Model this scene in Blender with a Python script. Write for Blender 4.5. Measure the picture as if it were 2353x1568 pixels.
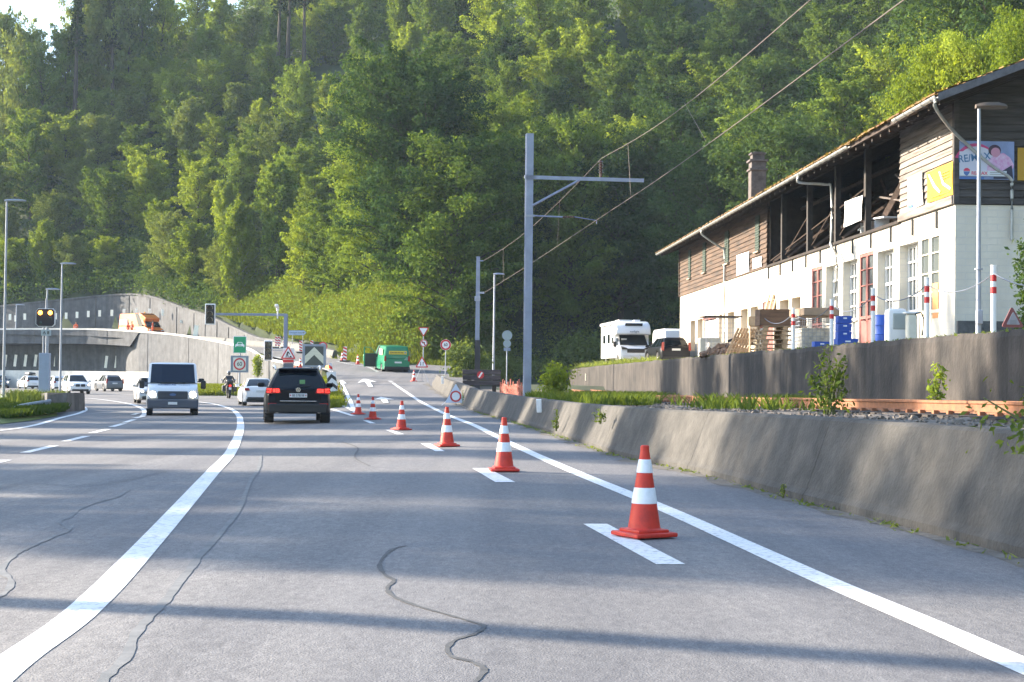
import bpy, bmesh, math, random
import numpy as np
from mathutils import Vector, Matrix, Euler
from mathutils.geometry import tessellate_polygon

scene = bpy.context.scene
for o in list(bpy.data.objects): bpy.data.objects.remove(o)
col = scene.collection
R = math.radians

# ------------------------------------------------------------------ camera
FPX, CX, CY = 3595.0, 1176.5, 784.0          # focal length and centre in the units of the 2353 px wide study picture
CAMZ = 1.28
cam_d = bpy.data.cameras.new('camera'); cam = bpy.data.objects.new('camera', cam_d); col.objects.link(cam)
cam_d.sensor_width = 36.0; cam_d.lens = FPX / 2353.0 * 36.0
cam_d.clip_start = 0.1; cam_d.clip_end = 3000
CR = Matrix.Rotation(R(90 + 1.41), 3, 'X') @ Matrix.Rotation(R(0.60), 3, 'Z')
cam.matrix_world = Matrix.Translation((0, 0, CAMZ)) @ CR.to_4x4()
scene.camera = cam

# ------------------------------------------------------------------ light
SUN_EL = 20.0
SDIR = Vector((-0.93, 0.365, 0)).normalized()
SUNV = Vector((SDIR.x * math.cos(R(SUN_EL)), SDIR.y * math.cos(R(SUN_EL)), math.sin(R(SUN_EL))))
world = bpy.data.worlds.new('World'); scene.world = world; world.use_nodes = True
wn = world.node_tree.nodes; wl = world.node_tree.links
bg = wn['Background']; sky = wn.new('ShaderNodeTexSky'); sky.sky_type = 'NISHITA'; sky.sun_disc = False
sky.sun_elevation = R(SUN_EL); sky.sun_rotation = math.atan2(SUNV.x, SUNV.y)
sky.air_density = 1.0; sky.dust_density = 0.8; sky.ozone_density = 1.2
wl.new(sky.outputs[0], bg.inputs[0]); bg.inputs[1].default_value = 0.15
sun_d = bpy.data.lights.new('sun', 'SUN'); sun_d.energy = 5.0; sun_d.angle = R(0.6); sun_d.color = (1.0, 0.86, 0.68)
sun = bpy.data.objects.new('sun', sun_d); col.objects.link(sun)
sun.rotation_euler = SUNV.to_track_quat('Z', 'Y').to_euler(); sun.location = (-60, 30, 60)
vs = scene.view_settings
vs.view_transform = 'Standard'; vs.look = 'None'; vs.exposure = 2.05; vs.gamma = 1.0; vs.use_curve_mapping = False
scene.cycles.max_bounces = 6; scene.cycles.transparent_max_bounces = 8; scene.cycles.volume_bounces = 0

# ------------------------------------------------------------------ picture <-> place
def ray(u, v):
    return CR @ Vector(((u - CX) / FPX, -(v - CY) / FPX, -1.0))
def at(u, v, Y):
    d = ray(u, v); t = Y / d.y
    return Vector((d.x * t, Y, CAMZ + d.z * t))
def onz(u, v, z):
    d = ray(u, v); t = (z - CAMZ) / d.z
    return Vector((d.x * t, d.y * t, z))
CRI = CR.inverted()
def proj(p):
    q = CRI @ (Vector(p) - Vector((0, 0, CAMZ)))
    if q.z >= -0.01: return None
    return (CX + FPX * q.x / -q.z, CY - FPX * q.y / -q.z)

def pl(pts, i=0, j=1):
    a = sorted([(p[i], p[j]) for p in pts]); xs = [q[0] for q in a]; ys = [q[1] for q in a]
    return lambda t: np.interp(t, xs, ys)
# left edge line of the exit lane, right edge line, foot of the near barrier, as (x, y)
XL = pl([(1.4, 0), (1.07, 12.6), (-1.19, 28.8), (-5.2, 53), (-6.0, 59.7), (-8.2, 78), (-10.55, 97), (-13.7, 116), (-16.9, 126), (-21, 137), (-25.1, 150), (-33, 165)], 1, 0)
XB = pl([(4.3, -15), (4.2, 5), (3.77, 11.5), (3.05, 17.5), (2.6, 21.9), (1.85, 26.5), (1.02, 36.8), (0, 48), (-1.45, 61), (-5.05, 96), (-5.6, 103)], 1, 0)
XBp = [(4.3, -15), (4.2, 5), (3.77, 11.5), (3.05, 17.5), (2.6, 21.9), (1.85, 26.5), (1.02, 36.8), (0, 48), (-1.45, 61), (-3.3, 80), (-4.6, 92), (-5.0, 98.5)]
def Rr(y):
    y = np.asarray(y, float)
    a = 0.00041 * np.clip(y - 50, 0, 68) ** 2
    return a + 0.06 * np.clip(y - 118, 0, 40)
def sstep(t):
    t = np.clip(t, 0, 1); return t * t * (3 - 2 * t)
def G(x, y):
    x = np.asarray(x, float); y = np.asarray(y, float)
    b = 0.34 * np.tanh(0.025 * np.clip(-(x + 1), 0, None) / 0.34)
    wd = 0.5 + 1.9 * (1 - sstep((y - 98) / 18.0))
    w = sstep((x - (XL(y) - 0.2 - wd)) / wd)
    return -b * (1 - w * sstep((y - 50) / 30)) + Rr(y) * w
def g(x, y): return float(G(x, y))
_T = np.concatenate([np.arange(2, 40, 0.25), np.arange(40, 230, 1.0)])
def gp(u, v, dz=0.0):            # where the line of sight meets the ground
    d = ray(u, v); T = _T
    for _ in range(4):
        h = CAMZ + d.z * T - G(d.x * T, d.y * T) - dz; k = np.nonzero(h <= 0)[0]
        if len(k) == 0: return Vector((d.x * 200, d.y * 200, g(d.x * 200, d.y * 200)))
        i = max(int(k[0]), 1); T = np.linspace(T[i - 1], T[i], 12)
    t = float(T[5]); return Vector((d.x * t, d.y * t, g(d.x * t, d.y * t)))

# ------------------------------------------------------------------ materials
MATS = {}
def nd(m, t): return m.node_tree.nodes.new(t)
def mat(name, rgb, rough=0.6, metal=0.0, var=0.0, scale=4.0, rgb2=None, bump=0.0, bscale=None, stretch=(1, 1, 1),
        emit=None, estr=0.0, coat=0.0, streak=0.0, spec=None, coord='Object', sharp=(0.35, 0.65), detail=6):
    if name in MATS: return MATS[name]
    m = bpy.data.materials.new(name); m.use_nodes = True; MATS[name] = m
    b = m.node_tree.nodes['Principled BSDF']; L = m.node_tree.links
    b.inputs['Base Color'].default_value = (*rgb, 1); b.inputs['Roughness'].default_value = rough
    b.inputs['Metallic'].default_value = metal
    if coat: b.inputs['Coat Weight'].default_value = coat; b.inputs['Coat Roughness'].default_value = 0.06
    if spec is not None: b.inputs['Specular IOR Level'].default_value = spec
    if emit: b.inputs['Emission Color'].default_value = (*emit, 1); b.inputs['Emission Strength'].default_value = estr
    if var or rgb2 or bump or streak:
        tc = nd(m, 'ShaderNodeTexCoord'); mp = nd(m, 'ShaderNodeMapping'); L.new(tc.outputs[coord], mp.inputs[0])
        mp.inputs['Scale'].default_value = stretch
        n = nd(m, 'ShaderNodeTexNoise'); n.inputs['Scale'].default_value = scale; n.inputs['Detail'].default_value = detail
        n.inputs['Roughness'].default_value = 0.65; L.new(mp.outputs[0], n.inputs['Vector'])
        src = None
        if var or rgb2:
            r = nd(m, 'ShaderNodeValToRGB'); r.color_ramp.elements[0].position = sharp[0]; r.color_ramp.elements[1].position = sharp[1]
            c2 = rgb2 if rgb2 else tuple(min(1, c * (1 + var)) for c in rgb)
            c1 = rgb if rgb2 else tuple(c * (1 - var) for c in rgb)
            r.color_ramp.elements[0].color = (*c1, 1); r.color_ramp.elements[1].color = (*c2, 1)
            L.new(n.outputs['Fac'], r.inputs[0]); src = r.outputs[0]
        if streak:
            mp2 = nd(m, 'ShaderNodeMapping'); mp2.inputs['Scale'].default_value = (1, 1, 0.07); L.new(tc.outputs[coord], mp2.inputs[0])
            n2 = nd(m, 'ShaderNodeTexNoise'); n2.inputs['Scale'].default_value = 1.8; n2.inputs['Detail'].default_value = 7; n2.inputs['Roughness'].default_value = 0.7
            L.new(mp2.outputs[0], n2.inputs['Vector'])
            r2 = nd(m, 'ShaderNodeValToRGB'); r2.color_ramp.elements[0].position = 0.38; r2.color_ramp.elements[1].position = 0.62
            k = 1 - streak; r2.color_ramp.elements[0].color = (k, k, k, 1); r2.color_ramp.elements[1].color = (1, 1, 1, 1)
            L.new(n2.outputs['Fac'], r2.inputs[0])
            mx = nd(m, 'ShaderNodeMix'); mx.data_type = 'RGBA'; mx.blend_type = 'MULTIPLY'; mx.inputs[0].default_value = 1
            if src: L.new(src, mx.inputs[6])
            else: mx.inputs[6].default_value = (*rgb, 1)
            L.new(r2.outputs[0], mx.inputs[7]); src = mx.outputs[2]
        if src: L.new(src, b.inputs['Base Color'])
        if bump:
            n3 = nd(m, 'ShaderNodeTexNoise'); n3.inputs['Scale'].default_value = bscale or scale * 4; n3.inputs['Detail'].default_value = 6
            L.new(mp.outputs[0], n3.inputs['Vector'])
            bp = nd(m, 'ShaderNodeBump'); bp.inputs['Strength'].default_value = bump; bp.inputs['Distance'].default_value = 0.02
            L.new(n3.outputs['Fac'], bp.inputs['Height']); L.new(bp.outputs[0], b.inputs['Normal'])
    return m

def leafmat(name, dark, light, trans=0.34, spec=0.0):
    m = bpy.data.materials.new(name); m.use_nodes = True; MATS[name] = m
    N = m.node_tree.nodes; L = m.node_tree.links; b = N['Principled BSDF']; out = N['Material Output']
    geo = N.new('ShaderNodeNewGeometry'); oi = N.new('ShaderNodeObjectInfo')
    r = N.new('ShaderNodeValToRGB'); r.color_ramp.elements[0].color = (*dark, 1); r.color_ramp.elements[1].color = (*light, 1)
    a = N.new('ShaderNodeMath'); a.operation = 'MULTIPLY_ADD'; a.inputs[1].default_value = 0.45
    L.new(geo.outputs['Random Per Island'], a.inputs[0])
    a2 = N.new('ShaderNodeMath'); a2.operation = 'MULTIPLY'; a2.inputs[1].default_value = 0.55; L.new(oi.outputs['Random'], a2.inputs[0])
    L.new(a2.outputs[0], a.inputs[2]); L.new(a.outputs[0], r.inputs[0])
    b.inputs['Roughness'].default_value = 0.7; b.inputs['Specular IOR Level'].default_value = spec
    L.new(r.outputs[0], b.inputs['Base Color'])
    t = N.new('ShaderNodeBsdfTranslucent'); mx = N.new('ShaderNodeMix'); mx.data_type = 'RGBA'; mx.blend_type = 'MULTIPLY'; mx.inputs[0].default_value = 1
    L.new(r.outputs[0], mx.inputs[6]); mx.inputs[7].default_value = (1.5, 1.4, 0.5, 1); L.new(mx.outputs[2], t.inputs[0])
    ms = N.new('ShaderNodeMixShader'); ms.inputs[0].default_value = trans
    L.new(b.outputs[0], ms.inputs[1]); L.new(t.outputs[0], ms.inputs[2]); L.new(ms.outputs[0], out.inputs[0])
    return m

def glassmat(name, rgb, rough=0.06):
    m = mat(name, rgb, rough=rough, coat=0.0, spec=0.38); return m

# ------------------------------------------------------------------ mesh builder
class MB:
    def __init__(s): s.v = []; s.f = []; s.mi = []; s.M = None
    def _a(s, vs, fs, m=0):
        n = len(s.v)
        if s.M is not None: vs = [tuple(s.M @ Vector(p)) for p in vs]
        s.v += [tuple(p) for p in vs]; s.f += [tuple(n + i for i in f) for f in fs]; s.mi += [m] * len(fs); return s
    def box(s, c, d, rz=0, rx=0, ry=0, m=0, top=None):
        x, y, z = d[0] / 2, d[1] / 2, d[2] / 2; t = top or (1, 1)
        p = [(-x, -y, -z), (x, -y, -z), (x, y, -z), (-x, y, -z), (-x * t[0], -y * t[1], z), (x * t[0], -y * t[1], z), (x * t[0], y * t[1], z), (-x * t[0], y * t[1], z)]
        M = Matrix.Translation(c) @ Euler((rx, ry, rz)).to_matrix().to_4x4()
        return s._a([M @ Vector(q) for q in p], [(3, 2, 1, 0), (4, 5, 6, 7), (0, 1, 5, 4), (1, 2, 6, 5), (2, 3, 7, 6), (3, 0, 4, 7)], m)
    def bbox(s, c, d, b=0.02, rz=0, rx=0, m=0):     # box with chamfered edges
        bm = bmesh.new(); bmesh.ops.create_cube(bm, size=1)
        for q in bm.verts: q.co = Vector((q.co.x * d[0], q.co.y * d[1], q.co.z * d[2]))
        bmesh.ops.bevel(bm, geom=bm.edges[:], offset=b, segments=2, affect='EDGES', profile=0.5)
        M = Matrix.Translation(c) @ Euler((rx, 0, rz)).to_matrix().to_4x4()
        bm.verts.index_update()
        s._a([M @ q.co for q in bm.verts], [tuple(q.index for q in f.verts) for f in bm.faces], m); bm.free(); return s
    def quad(s, a, b, c, d, m=0): return s._a([a, b, c, d], [(0, 1, 2, 3)], m)
    def prism(s, poly, h, M=None, m=0):             # poly in local xy, extruded along z by h
        n = len(poly); tri = tessellate_polygon([[Vector((p[0], p[1], 0)) for p in poly]])
        vs = [Vector((p[0], p[1], 0)) for p in poly] + [Vector((p[0], p[1], h)) for p in poly]
        if M is not None: vs = [M @ q for q in vs]
        fs = [tuple(t) for t in tri] + [tuple(n + i for i in reversed(t)) for t in tri] + [(i, (i + 1) % n, n + (i + 1) % n, n + i) for i in range(n)]
        return s._a(vs, fs, m)
    def cyl(s, a, b, r0, r1=None, n=12, m=0, cap=True):
        a = Vector(a); b = Vector(b); r1 = r0 if r1 is None else r1; d = (b - a)
        if d.length < 1e-6: return s
        q = d.to_track_quat('Z', 'Y'); vs = []
        for p, r in ((a, r0), (b, r1)):
            for k in range(n):
                t = 2 * math.pi * k / n; vs.append(p + q @ Vector((r * math.cos(t), r * math.sin(t), 0)))
        fs = [(k, (k + 1) % n, n + (k + 1) % n, n + k) for k in range(n)]
        if cap: fs += [tuple(range(n - 1, -1, -1)), tuple(range(n, 2 * n))]
        return s._a(vs, fs, m)
    def tube(s, pts, r, n=8, m=0):
        pts = [Vector(p) for p in pts]; rs = r if hasattr(r, '__len__') else [r] * len(pts); vs = []
        for i, p in enumerate(pts):
            d = (pts[min(i + 1, len(pts) - 1)] - pts[max(i - 1, 0)]).normalized(); q = d.to_track_quat('Z', 'Y')
            for k in range(n):
                t = 2 * math.pi * k / n; vs.append(p + q @ Vector((rs[i] * math.cos(t), rs[i] * math.sin(t), 0)))
        fs = []
        for i in range(len(pts) - 1):
            for k in range(n): fs.append((i * n + k, i * n + (k + 1) % n, (i + 1) * n + (k + 1) % n, (i + 1) * n + k))
        e = (len(pts) - 1) * n; fs += [tuple(range(n - 1, -1, -1)), tuple(range(e, e + n))]
        return s._a(vs, fs, m)
    def lathe(s, prof, n=24, c=(0, 0, 0), M=None, m=0):   # prof (r, z)
        vs = []; M = M or Matrix.Identity(4)
        for r, z in prof:
            for k in range(n):
                t = 2 * math.pi * k / n; vs.append(M @ Vector((c[0] + r * math.cos(t), c[1] + r * math.sin(t), c[2] + z)))
        fs = []
        for i in range(len(prof) - 1):
            for k in range(n): fs.append((i * n + k, i * n + (k + 1) % n, (i + 1) * n + (k + 1) % n, (i + 1) * n + k))
        e = (len(prof) - 1) * n; fs += [tuple(range(n - 1, -1, -1)), tuple(range(e, e + n))]
        return s._a(vs, fs, m)
    def loft(s, rings, m=0, caps=True, closed=True):
        n = len(rings[0]); vs = [p for r in rings for p in r]; fs = []
        for i in range(len(rings) - 1):
            for k in range(n if closed else n - 1): fs.append((i * n + k, i * n + (k + 1) % n, (i + 1) * n + (k + 1) % n, (i + 1) * n + k))
        if caps: e = (len(rings) - 1) * n; fs += [tuple(range(n - 1, -1, -1)), tuple(range(e, e + n))]
        return s._a(vs, fs, m)
    def addmesh(s, me, M=None, m=0):
        M = M or Matrix.Identity(4)
        return s._a([M @ v.co for v in me.vertices], [tuple(p.vertices) for p in me.polygons], m)
    def build(s, name, mats, parent=None, smooth=False, angle=None, recalc=True):
        me = bpy.data.meshes.new(name); me.from_pydata(s.v, [], s.f)
        if not isinstance(mats, (list, tuple)): mats = [mats]
        for q in mats: me.materials.append(q)
        if len(mats) > 1:
            me.polygons.foreach_set('material_index', s.mi)
        if recalc:
            bm = bmesh.new(); bm.from_mesh(me); bmesh.ops.recalc_face_normals(bm, faces=bm.faces); bm.to_mesh(me); bm.free()
        if smooth:
            me.polygons.foreach_set('use_smooth', [True] * len(me.polygons))
            try: me.set_sharp_from_angle(angle=R(angle or 38))
            except Exception: pass
        me.update()
        o = bpy.data.objects.new(name, me); col.objects.link(o)
        if parent is not None: o.parent = parent
        return o

def tag(o, label=None, cat=None, group=None, kind=None):
    if label: o['label'] = label
    if cat: o['category'] = cat
    if group: o['group'] = group
    if kind: o['kind'] = kind
    return o
def thing(name, label, cat, loc=(0, 0, 0), rz=0.0, group=None, sc=1.0, rot=None):
    o = bpy.data.objects.new(name, None); col.objects.link(o); o.location = loc
    o.rotation_euler = rot if rot else (0, 0, rz); o.scale = (sc, sc, sc); o.empty_display_size = 0.2
    return tag(o, label, cat, group)
def struct(o): o['kind'] = 'structure'; return o
def copy_thing(root, loc, rz=None, label=None, group=None, sc=None):
    def rec(o, par):
        c = o.copy(); col.objects.link(c); c.parent = par
        for ch in o.children: rec(ch, c)
        return c
    c = rec(root, None); c.location = loc
    if rz is not None: c.rotation_euler = (0, 0, rz)
    if sc: c.scale = (sc, sc, sc)
    if label: c['label'] = label
    if group: c['group'] = group
    return c

_txt = {}
def text_mesh(s, size=1.0, bold=0.0):
    if size != 1.0:
        k = (s, size)
        if k not in _txt:
            me = text_mesh(s, 1.0).copy(); me.transform(Matrix.Diagonal((size, size, 1, 1))); _txt[k] = me
        return _txt[k]
    k = (s, size); bold = 0.008
    if k in _txt: return _txt[k]
    cu = bpy.data.curves.new('lettering', 'FONT'); cu.body = s; cu.size = size; cu.align_x = 'CENTER'; cu.align_y = 'CENTER'; cu.offset = bold; cu.extrude = 0.004
    o = bpy.data.objects.new('lettering', cu); col.objects.link(o)
    dg = bpy.context.evaluated_depsgraph_get(); me = bpy.data.meshes.new_from_object(o.evaluated_get(dg))
    bpy.data.objects.remove(o); bpy.data.curves.remove(cu); _txt[k] = me; return me
def facing(loc, rz=0.0, tilt=0.0):   # text / sign plane: local xy shown on a plate whose front looks along -Y (towards the camera), turned by rz
    return Matrix.Translation(loc) @ Matrix.Rotation(rz, 4, 'Z') @ Matrix.Rotation(R(90) + tilt, 4, 'X')

# lettering is made first, while the scene is still empty
_ph = 2.15
for s_, z_, b_ in (('60', None, .004), ('A 8', .22, .004), ('Tennispark Seeauto', .17, .004), ('BE 578338', .10, .003), ('HANSEN AG', .105, .006), ('TRANSPORTE', .07, .0), ('sunlight', .2, .002), ('RE/MAX', None, .004)):
    text_mesh(s_, 1.0, 0.0)
# ================================================================== materials in common
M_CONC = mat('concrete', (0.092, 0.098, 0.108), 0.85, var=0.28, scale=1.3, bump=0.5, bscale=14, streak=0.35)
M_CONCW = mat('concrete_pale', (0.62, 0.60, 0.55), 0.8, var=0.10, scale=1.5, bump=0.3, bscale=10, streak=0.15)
M_CONCD = mat('concrete_dark', (0.11, 0.10, 0.092), 0.9, rgb2=(0.21, 0.19, 0.165), scale=0.9, bump=0.6, bscale=12, streak=0.5)
M_GALV = mat('galvanised', (0.33, 0.36, 0.42), 0.5, 0.35, var=0.12, scale=3)
M_DKMET = mat('dark_metal', (0.045, 0.047, 0.05), 0.5, 0.3)
M_CONCM = mat('concrete_mid', (0.11, 0.11, 0.105), 0.8, var=0.15, scale=1.5, bump=0.3, bscale=10, streak=0.2)
M_BLACK = mat('black_plastic', (0.009, 0.009, 0.011), 0.45)
M_RUBBER = mat('rubber', (0.02, 0.02, 0.021), 0.8)
M_WHITE = mat('white_paint', (0.78, 0.78, 0.77), 0.5)
M_WHITER = mat('white_retro', (0.66, 0.67, 0.69), 0.4, rgb2=(.80, .81, .83), scale=7, sharp=(.3, .5))
M_RED = mat('red_sign', (0.55, 0.02, 0.025), 0.4)
M_CONE = mat('cone_red', (0.38, 0.026, 0.018), 0.55, rgb2=(0.60, 0.036, 0.018), scale=7, sharp=(.3, .5))
M_ORANGE = mat('orange_paint', (0.85, 0.17, 0.02), 0.45)
M_LINE = mat('road_paint', (0.40, 0.40, 0.39), 0.6, rgb2=(0.72, 0.72, 0.71), scale=16, sharp=(0.36, 0.50), detail=9)
M_AMBER = mat('amber_lit', (0.9, 0.4, 0.05), 0.4, emit=(1.0, 0.36, 0.03), estr=5)
M_SOIL = mat('hill_soil', (0.016, 0.028, 0.012), 0.95, rgb2=(0.05, 0.07, 0.022), scale=0.35, bump=0.8, bscale=2)
M_GRAV = mat('yard_gravel', (0.20, 0.18, 0.15), 0.95, var=0.3, scale=3, bump=0.6, bscale=20)
M_RUST = mat('rusty_rail', (0.30, 0.125, 0.055), 0.8, rgb2=(0.17, 0.075, 0.04), scale=6, bump=0.3, bscale=40)
M_WOODD = mat('weathered_wood', (0.028, 0.019, 0.014), 0.85, rgb2=(0.12, 0.072, 0.045), scale=2.2, stretch=(1, 0.22, 3), bump=0.5, bscale=12)
M_WOODG = mat('grey_wood', (0.035, 0.032, 0.032), 0.85, rgb2=(0.085, 0.078, 0.075), scale=2.2, stretch=(0.3, 1, 3), bump=0.5, bscale=12)
M_TIMBER = mat('old_beam', (0.028, 0.021, 0.017), 0.9, var=0.4, scale=3)

def asphalt_mat():
    m = mat('asphalt', (0.17, 0.17, 0.17), 0.82); b = m.node_tree.nodes['Principled BSDF']; L = m.node_tree.links
    tc = nd(m, 'ShaderNodeTexCoord')
    def noise(sc, st=(1, 1, 1), det=4, ro=0.6):
        mp = nd(m, 'ShaderNodeMapping'); mp.inputs['Scale'].default_value = st; L.new(tc.outputs['Object'], mp.inputs[0])
        n = nd(m, 'ShaderNodeTexNoise'); n.inputs['Scale'].default_value = sc; n.inputs['Detail'].default_value = det; n.inputs['Roughness'].default_value = ro
        L.new(mp.outputs[0], n.inputs['Vector']); return n.outputs['Fac']
    def ramp(f, a, b_, p=(0.3, 0.7)):
        r = nd(m, 'ShaderNodeValToRGB'); r.color_ramp.elements[0].position = p[0]; r.color_ramp.elements[1].position = p[1]
        r.color_ramp.elements[0].color = (*a, 1); r.color_ramp.elements[1].color = (*b_, 1); L.new(f, r.inputs[0]); return r.outputs[0]
    def mul(a, b_):
        x = nd(m, 'ShaderNodeMix'); x.data_type = 'RGBA'; x.blend_type = 'MULTIPLY'; x.inputs[0].default_value = 1
        L.new(a, x.inputs[6]); L.new(b_, x.inputs[7]); return x.outputs[2]
    c = ramp(noise(0.35, (1, 0.25, 1)), (0.138, 0.142, 0.153), (0.182, 0.180, 0.177))
    c = mul(c, ramp(noise(70, det=3, ro=0.8), (0.42, 0.42, 0.44), (1.55, 1.52, 1.48), (0.28, 0.72)))
    c = mul(c, ramp(noise(9, (1, 0.3, 1)), (0.88, 0.88, 0.89), (1.08, 1.08, 1.07)))
    c = mul(c, ramp(noise(22, (1, 0.4, 1), 3), (0.78, 0.78, 0.80), (1.18, 1.17, 1.16), (0.3, 0.7)))
    # wheel tracks worn along the lanes
    c = mul(c, ramp(noise(1.1, (1, 0.02, 1), 2), (0.82, 0.82, 0.84), (1.10, 1.09, 1.08), (0.36, 0.64)))
    L.new(c, b.inputs['Base Color'])
    bp = nd(m, 'ShaderNodeBump'); bp.inputs['Strength'].default_value = 0.5; bp.inputs['Distance'].default_value = 0.012
    L.new(noise(90, det=2), bp.inputs['Height']); L.new(bp.outputs[0], b.inputs['Normal'])
    return m
M_ASPH = asphalt_mat()

def grid_mesh(name, xs, ys, zf, m, keep=None):
    X, Y = np.meshgrid(xs, ys); Z = zf(X, Y); nx, ny = len(xs), len(ys)
    V = np.stack([X, Y, Z], -1).reshape(-1, 3)
    F = []
    K = keep(X, Y) if keep is not None else np.ones_like(X, bool)
    for j in range(ny - 1):
        for i in range(nx - 1):
            if K[j, i] and K[j, i + 1] and K[j + 1, i] and K[j + 1, i + 1]:
                a = j * nx + i; F.append((a, a + 1, a + nx + 1, a + nx))
    me = bpy.data.meshes.new(name); me.from_pydata(V.tolist(), [], F); me.materials.append(m)
    me.polygons.foreach_set('use_smooth', [True] * len(F)); me.update()
    o = bpy.data.objects.new(name, me); col.objects.link(o); return o

# ------------------------------------------------------------------ asphalt
xs = np.concatenate([np.arange(-140, -34, 2.0), np.arange(-34, 7, 0.75)]); ys = np.concatenate([np.arange(-12, 60, 2.0), np.arange(60, 200, 2.0)])
def roadkeep(X, Y):
    k = X < XB(Y) + 1.3
    k |= (Y > 99) & (Y < 119) & (X < -2.2)
    k &= ~((Y > 99) & (X > -2.2))
    k &= ~((Y > 113) & (X > XL(Y) - 1.2) & (X < XL(Y) + 0.6)) 
    k &= ~((X > XL(Y) - 1.2) & (Y > 128))
    return k
road = struct(grid_mesh('road', xs, ys, lambda X, Y: G(X, Y), M_ASPH, roadkeep))

# ------------------------------------------------------------------ hill
FOOT = np.array([(-260, 250, 9), (-120, 232, 9.6), (-67, 206, 10.1), (-49.5, 199, 11.4), (-38.7, 186, 9.2), (-30.6, 173, 6.6), (-24, 159, 4.9), (-16.5, 141, 3.7),
                 (-12, 131, 2.8), (-7, 127, 2.35), (-2, 132, 2.0), (3, 142, 2.1), (9, 142, 2.35), (14, 126, 2.4), (24, 111, 2.5), (28, 95, 2.6), (31, 60, 2.7), (34, 20, 2.7), (40, -60, 2.7)], float)
def foot_dist(X, Y):
    X = np.asarray(X, float); Y = np.asarray(Y, float)
    best = np.full(X.shape, 1e9); zf = np.zeros(X.shape); sg = np.ones(X.shape)
    for i in range(len(FOOT) - 1):
        ax, ay, az = FOOT[i]; bx, by, bz = FOOT[i + 1]; dx, dy = bx - ax, by - ay; l2 = dx * dx + dy * dy
        t = np.clip(((X - ax) * dx + (Y - ay) * dy) / l2, 0, 1)
        px, py = ax + t * dx, ay + t * dy; d = np.hypot(X - px, Y - py)
        cr = dx * (Y - ay) - dy * (X - ax)      # > 0 on the uphill side
        u = d < best
        best = np.where(u, d, best); zf = np.where(u, az + t * (bz - az), zf); sg = np.where(u, np.sign(cr), sg)
    return best * sg, zf
def hill_z(X, Y):
    d, zf = foot_dist(X, Y)
    dd = np.clip(d, 0, None)
    crest = np.interp(X, [-260, -95, -80, -69, -50, -20, 60], [30, 34, 48, 80, 110, 130, 150])
    z = zf + 0.80 * crest * (1 - np.exp(-dd / crest)) + 0.14 * dd
    z = z + np.clip(dd, 0, 12) / 12 * (np.sin(X * 0.21 + Y * 0.07) * 0.8 + np.sin(X * 0.09 - Y * 0.16) * 1.0)
    return d, zf, z
def ground_z(X, Y):
    d, zf, z = hill_z(X, Y)
    base = np.where((X > XB(Y) + 0.45), np.minimum(G(X, Y) - 0.25, 0.3), G(X, Y) - 0.25)
    base = np.where((Y > 99) & (X > -2), 0.9, base)
    base = np.where((Y > 124) & (X > XL(Y) - 4.0) & (X < -12), -0.8, base)
    wall = X < -15.5
    t = np.where(wall, sstep((d + 0.3) / 0.5), sstep((d + 5.0) / 5.0))
    low = base * (1 - t) + np.maximum(zf - 0.1, base) * t
    return np.where(d > 0, z, low)
gx = np.unique(np.concatenate([np.arange(-900, -130, 40.0), np.arange(-130, 70, 2.5), np.arange(70, 900, 40.0)]))
gy = np.unique(np.concatenate([np.arange(-300, -20, 20.0), np.arange(-20, 300, 2.5), np.arange(300, 1200, 60.0)]))
struct(grid_mesh('ground', gx, gy, ground_z, M_SOIL))

# ------------------------------------------------------------------ exit ramp (upper part) and its verges
LE = [(-10.9, 99.5), (-13.7, 116), (-16.9, 126), (-21, 137), (-24.4, 148.5), (-27.8, 156.6), (-31.7, 164.6), (-37, 172.6), (-43.5, 179.6), (-50, 184.6), (-62, 189.6), (-73.5, 191.6), (-112, 194.6), (-150, 197)]
RE = [(-5.6, 101), (-9.2, 117), (-12.3, 127), (-15.3, 135.5), (-19.6, 146.5), (-23.0, 155.5), (-27.0, 163.5), (-32.5, 173), (-39, 183), (-47, 192.5), (-60, 199), (-73, 202.5), (-112, 206), (-150, 208)]
def zramp(y0, i):
    tab = [None, None, None, None, 3.72, 4.1, 4.45, 5.0, 5.5, 5.9, 6.1, 6.2, 6.2, 6.2]
    return float(Rr(y0)) if tab[i] is None else tab[i]
mb = MB()
for i in range(len(LE) - 1):
    za, zb = zramp(LE[i][1], i) + 0.012, zramp(LE[i + 1][1], i + 1) + 0.012
    za2 = float(Rr(RE[i][1])) + 0.012 if i < 4 else za; zb2 = float(Rr(RE[i + 1][1])) + 0.012 if i < 3 else zb
    n = 4
    for k in range(n):
        t0, t1 = k / n, (k + 1) / n
        def L_(A, B, t, z0, z1): return (A[0] + (B[0] - A[0]) * t, A[1] + (B[1] - A[1]) * t, z0 + (z1 - z0) * t)
        mb.quad(L_(LE[i], LE[i + 1], t0, za, zb), L_(RE[i], RE[i + 1], t0, za2, zb2), L_(RE[i], RE[i + 1], t1, za2, zb2), L_(LE[i], LE[i + 1], t1, za, zb))
struct(mb.build('exit_ramp_road', M_ASPH))

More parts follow.
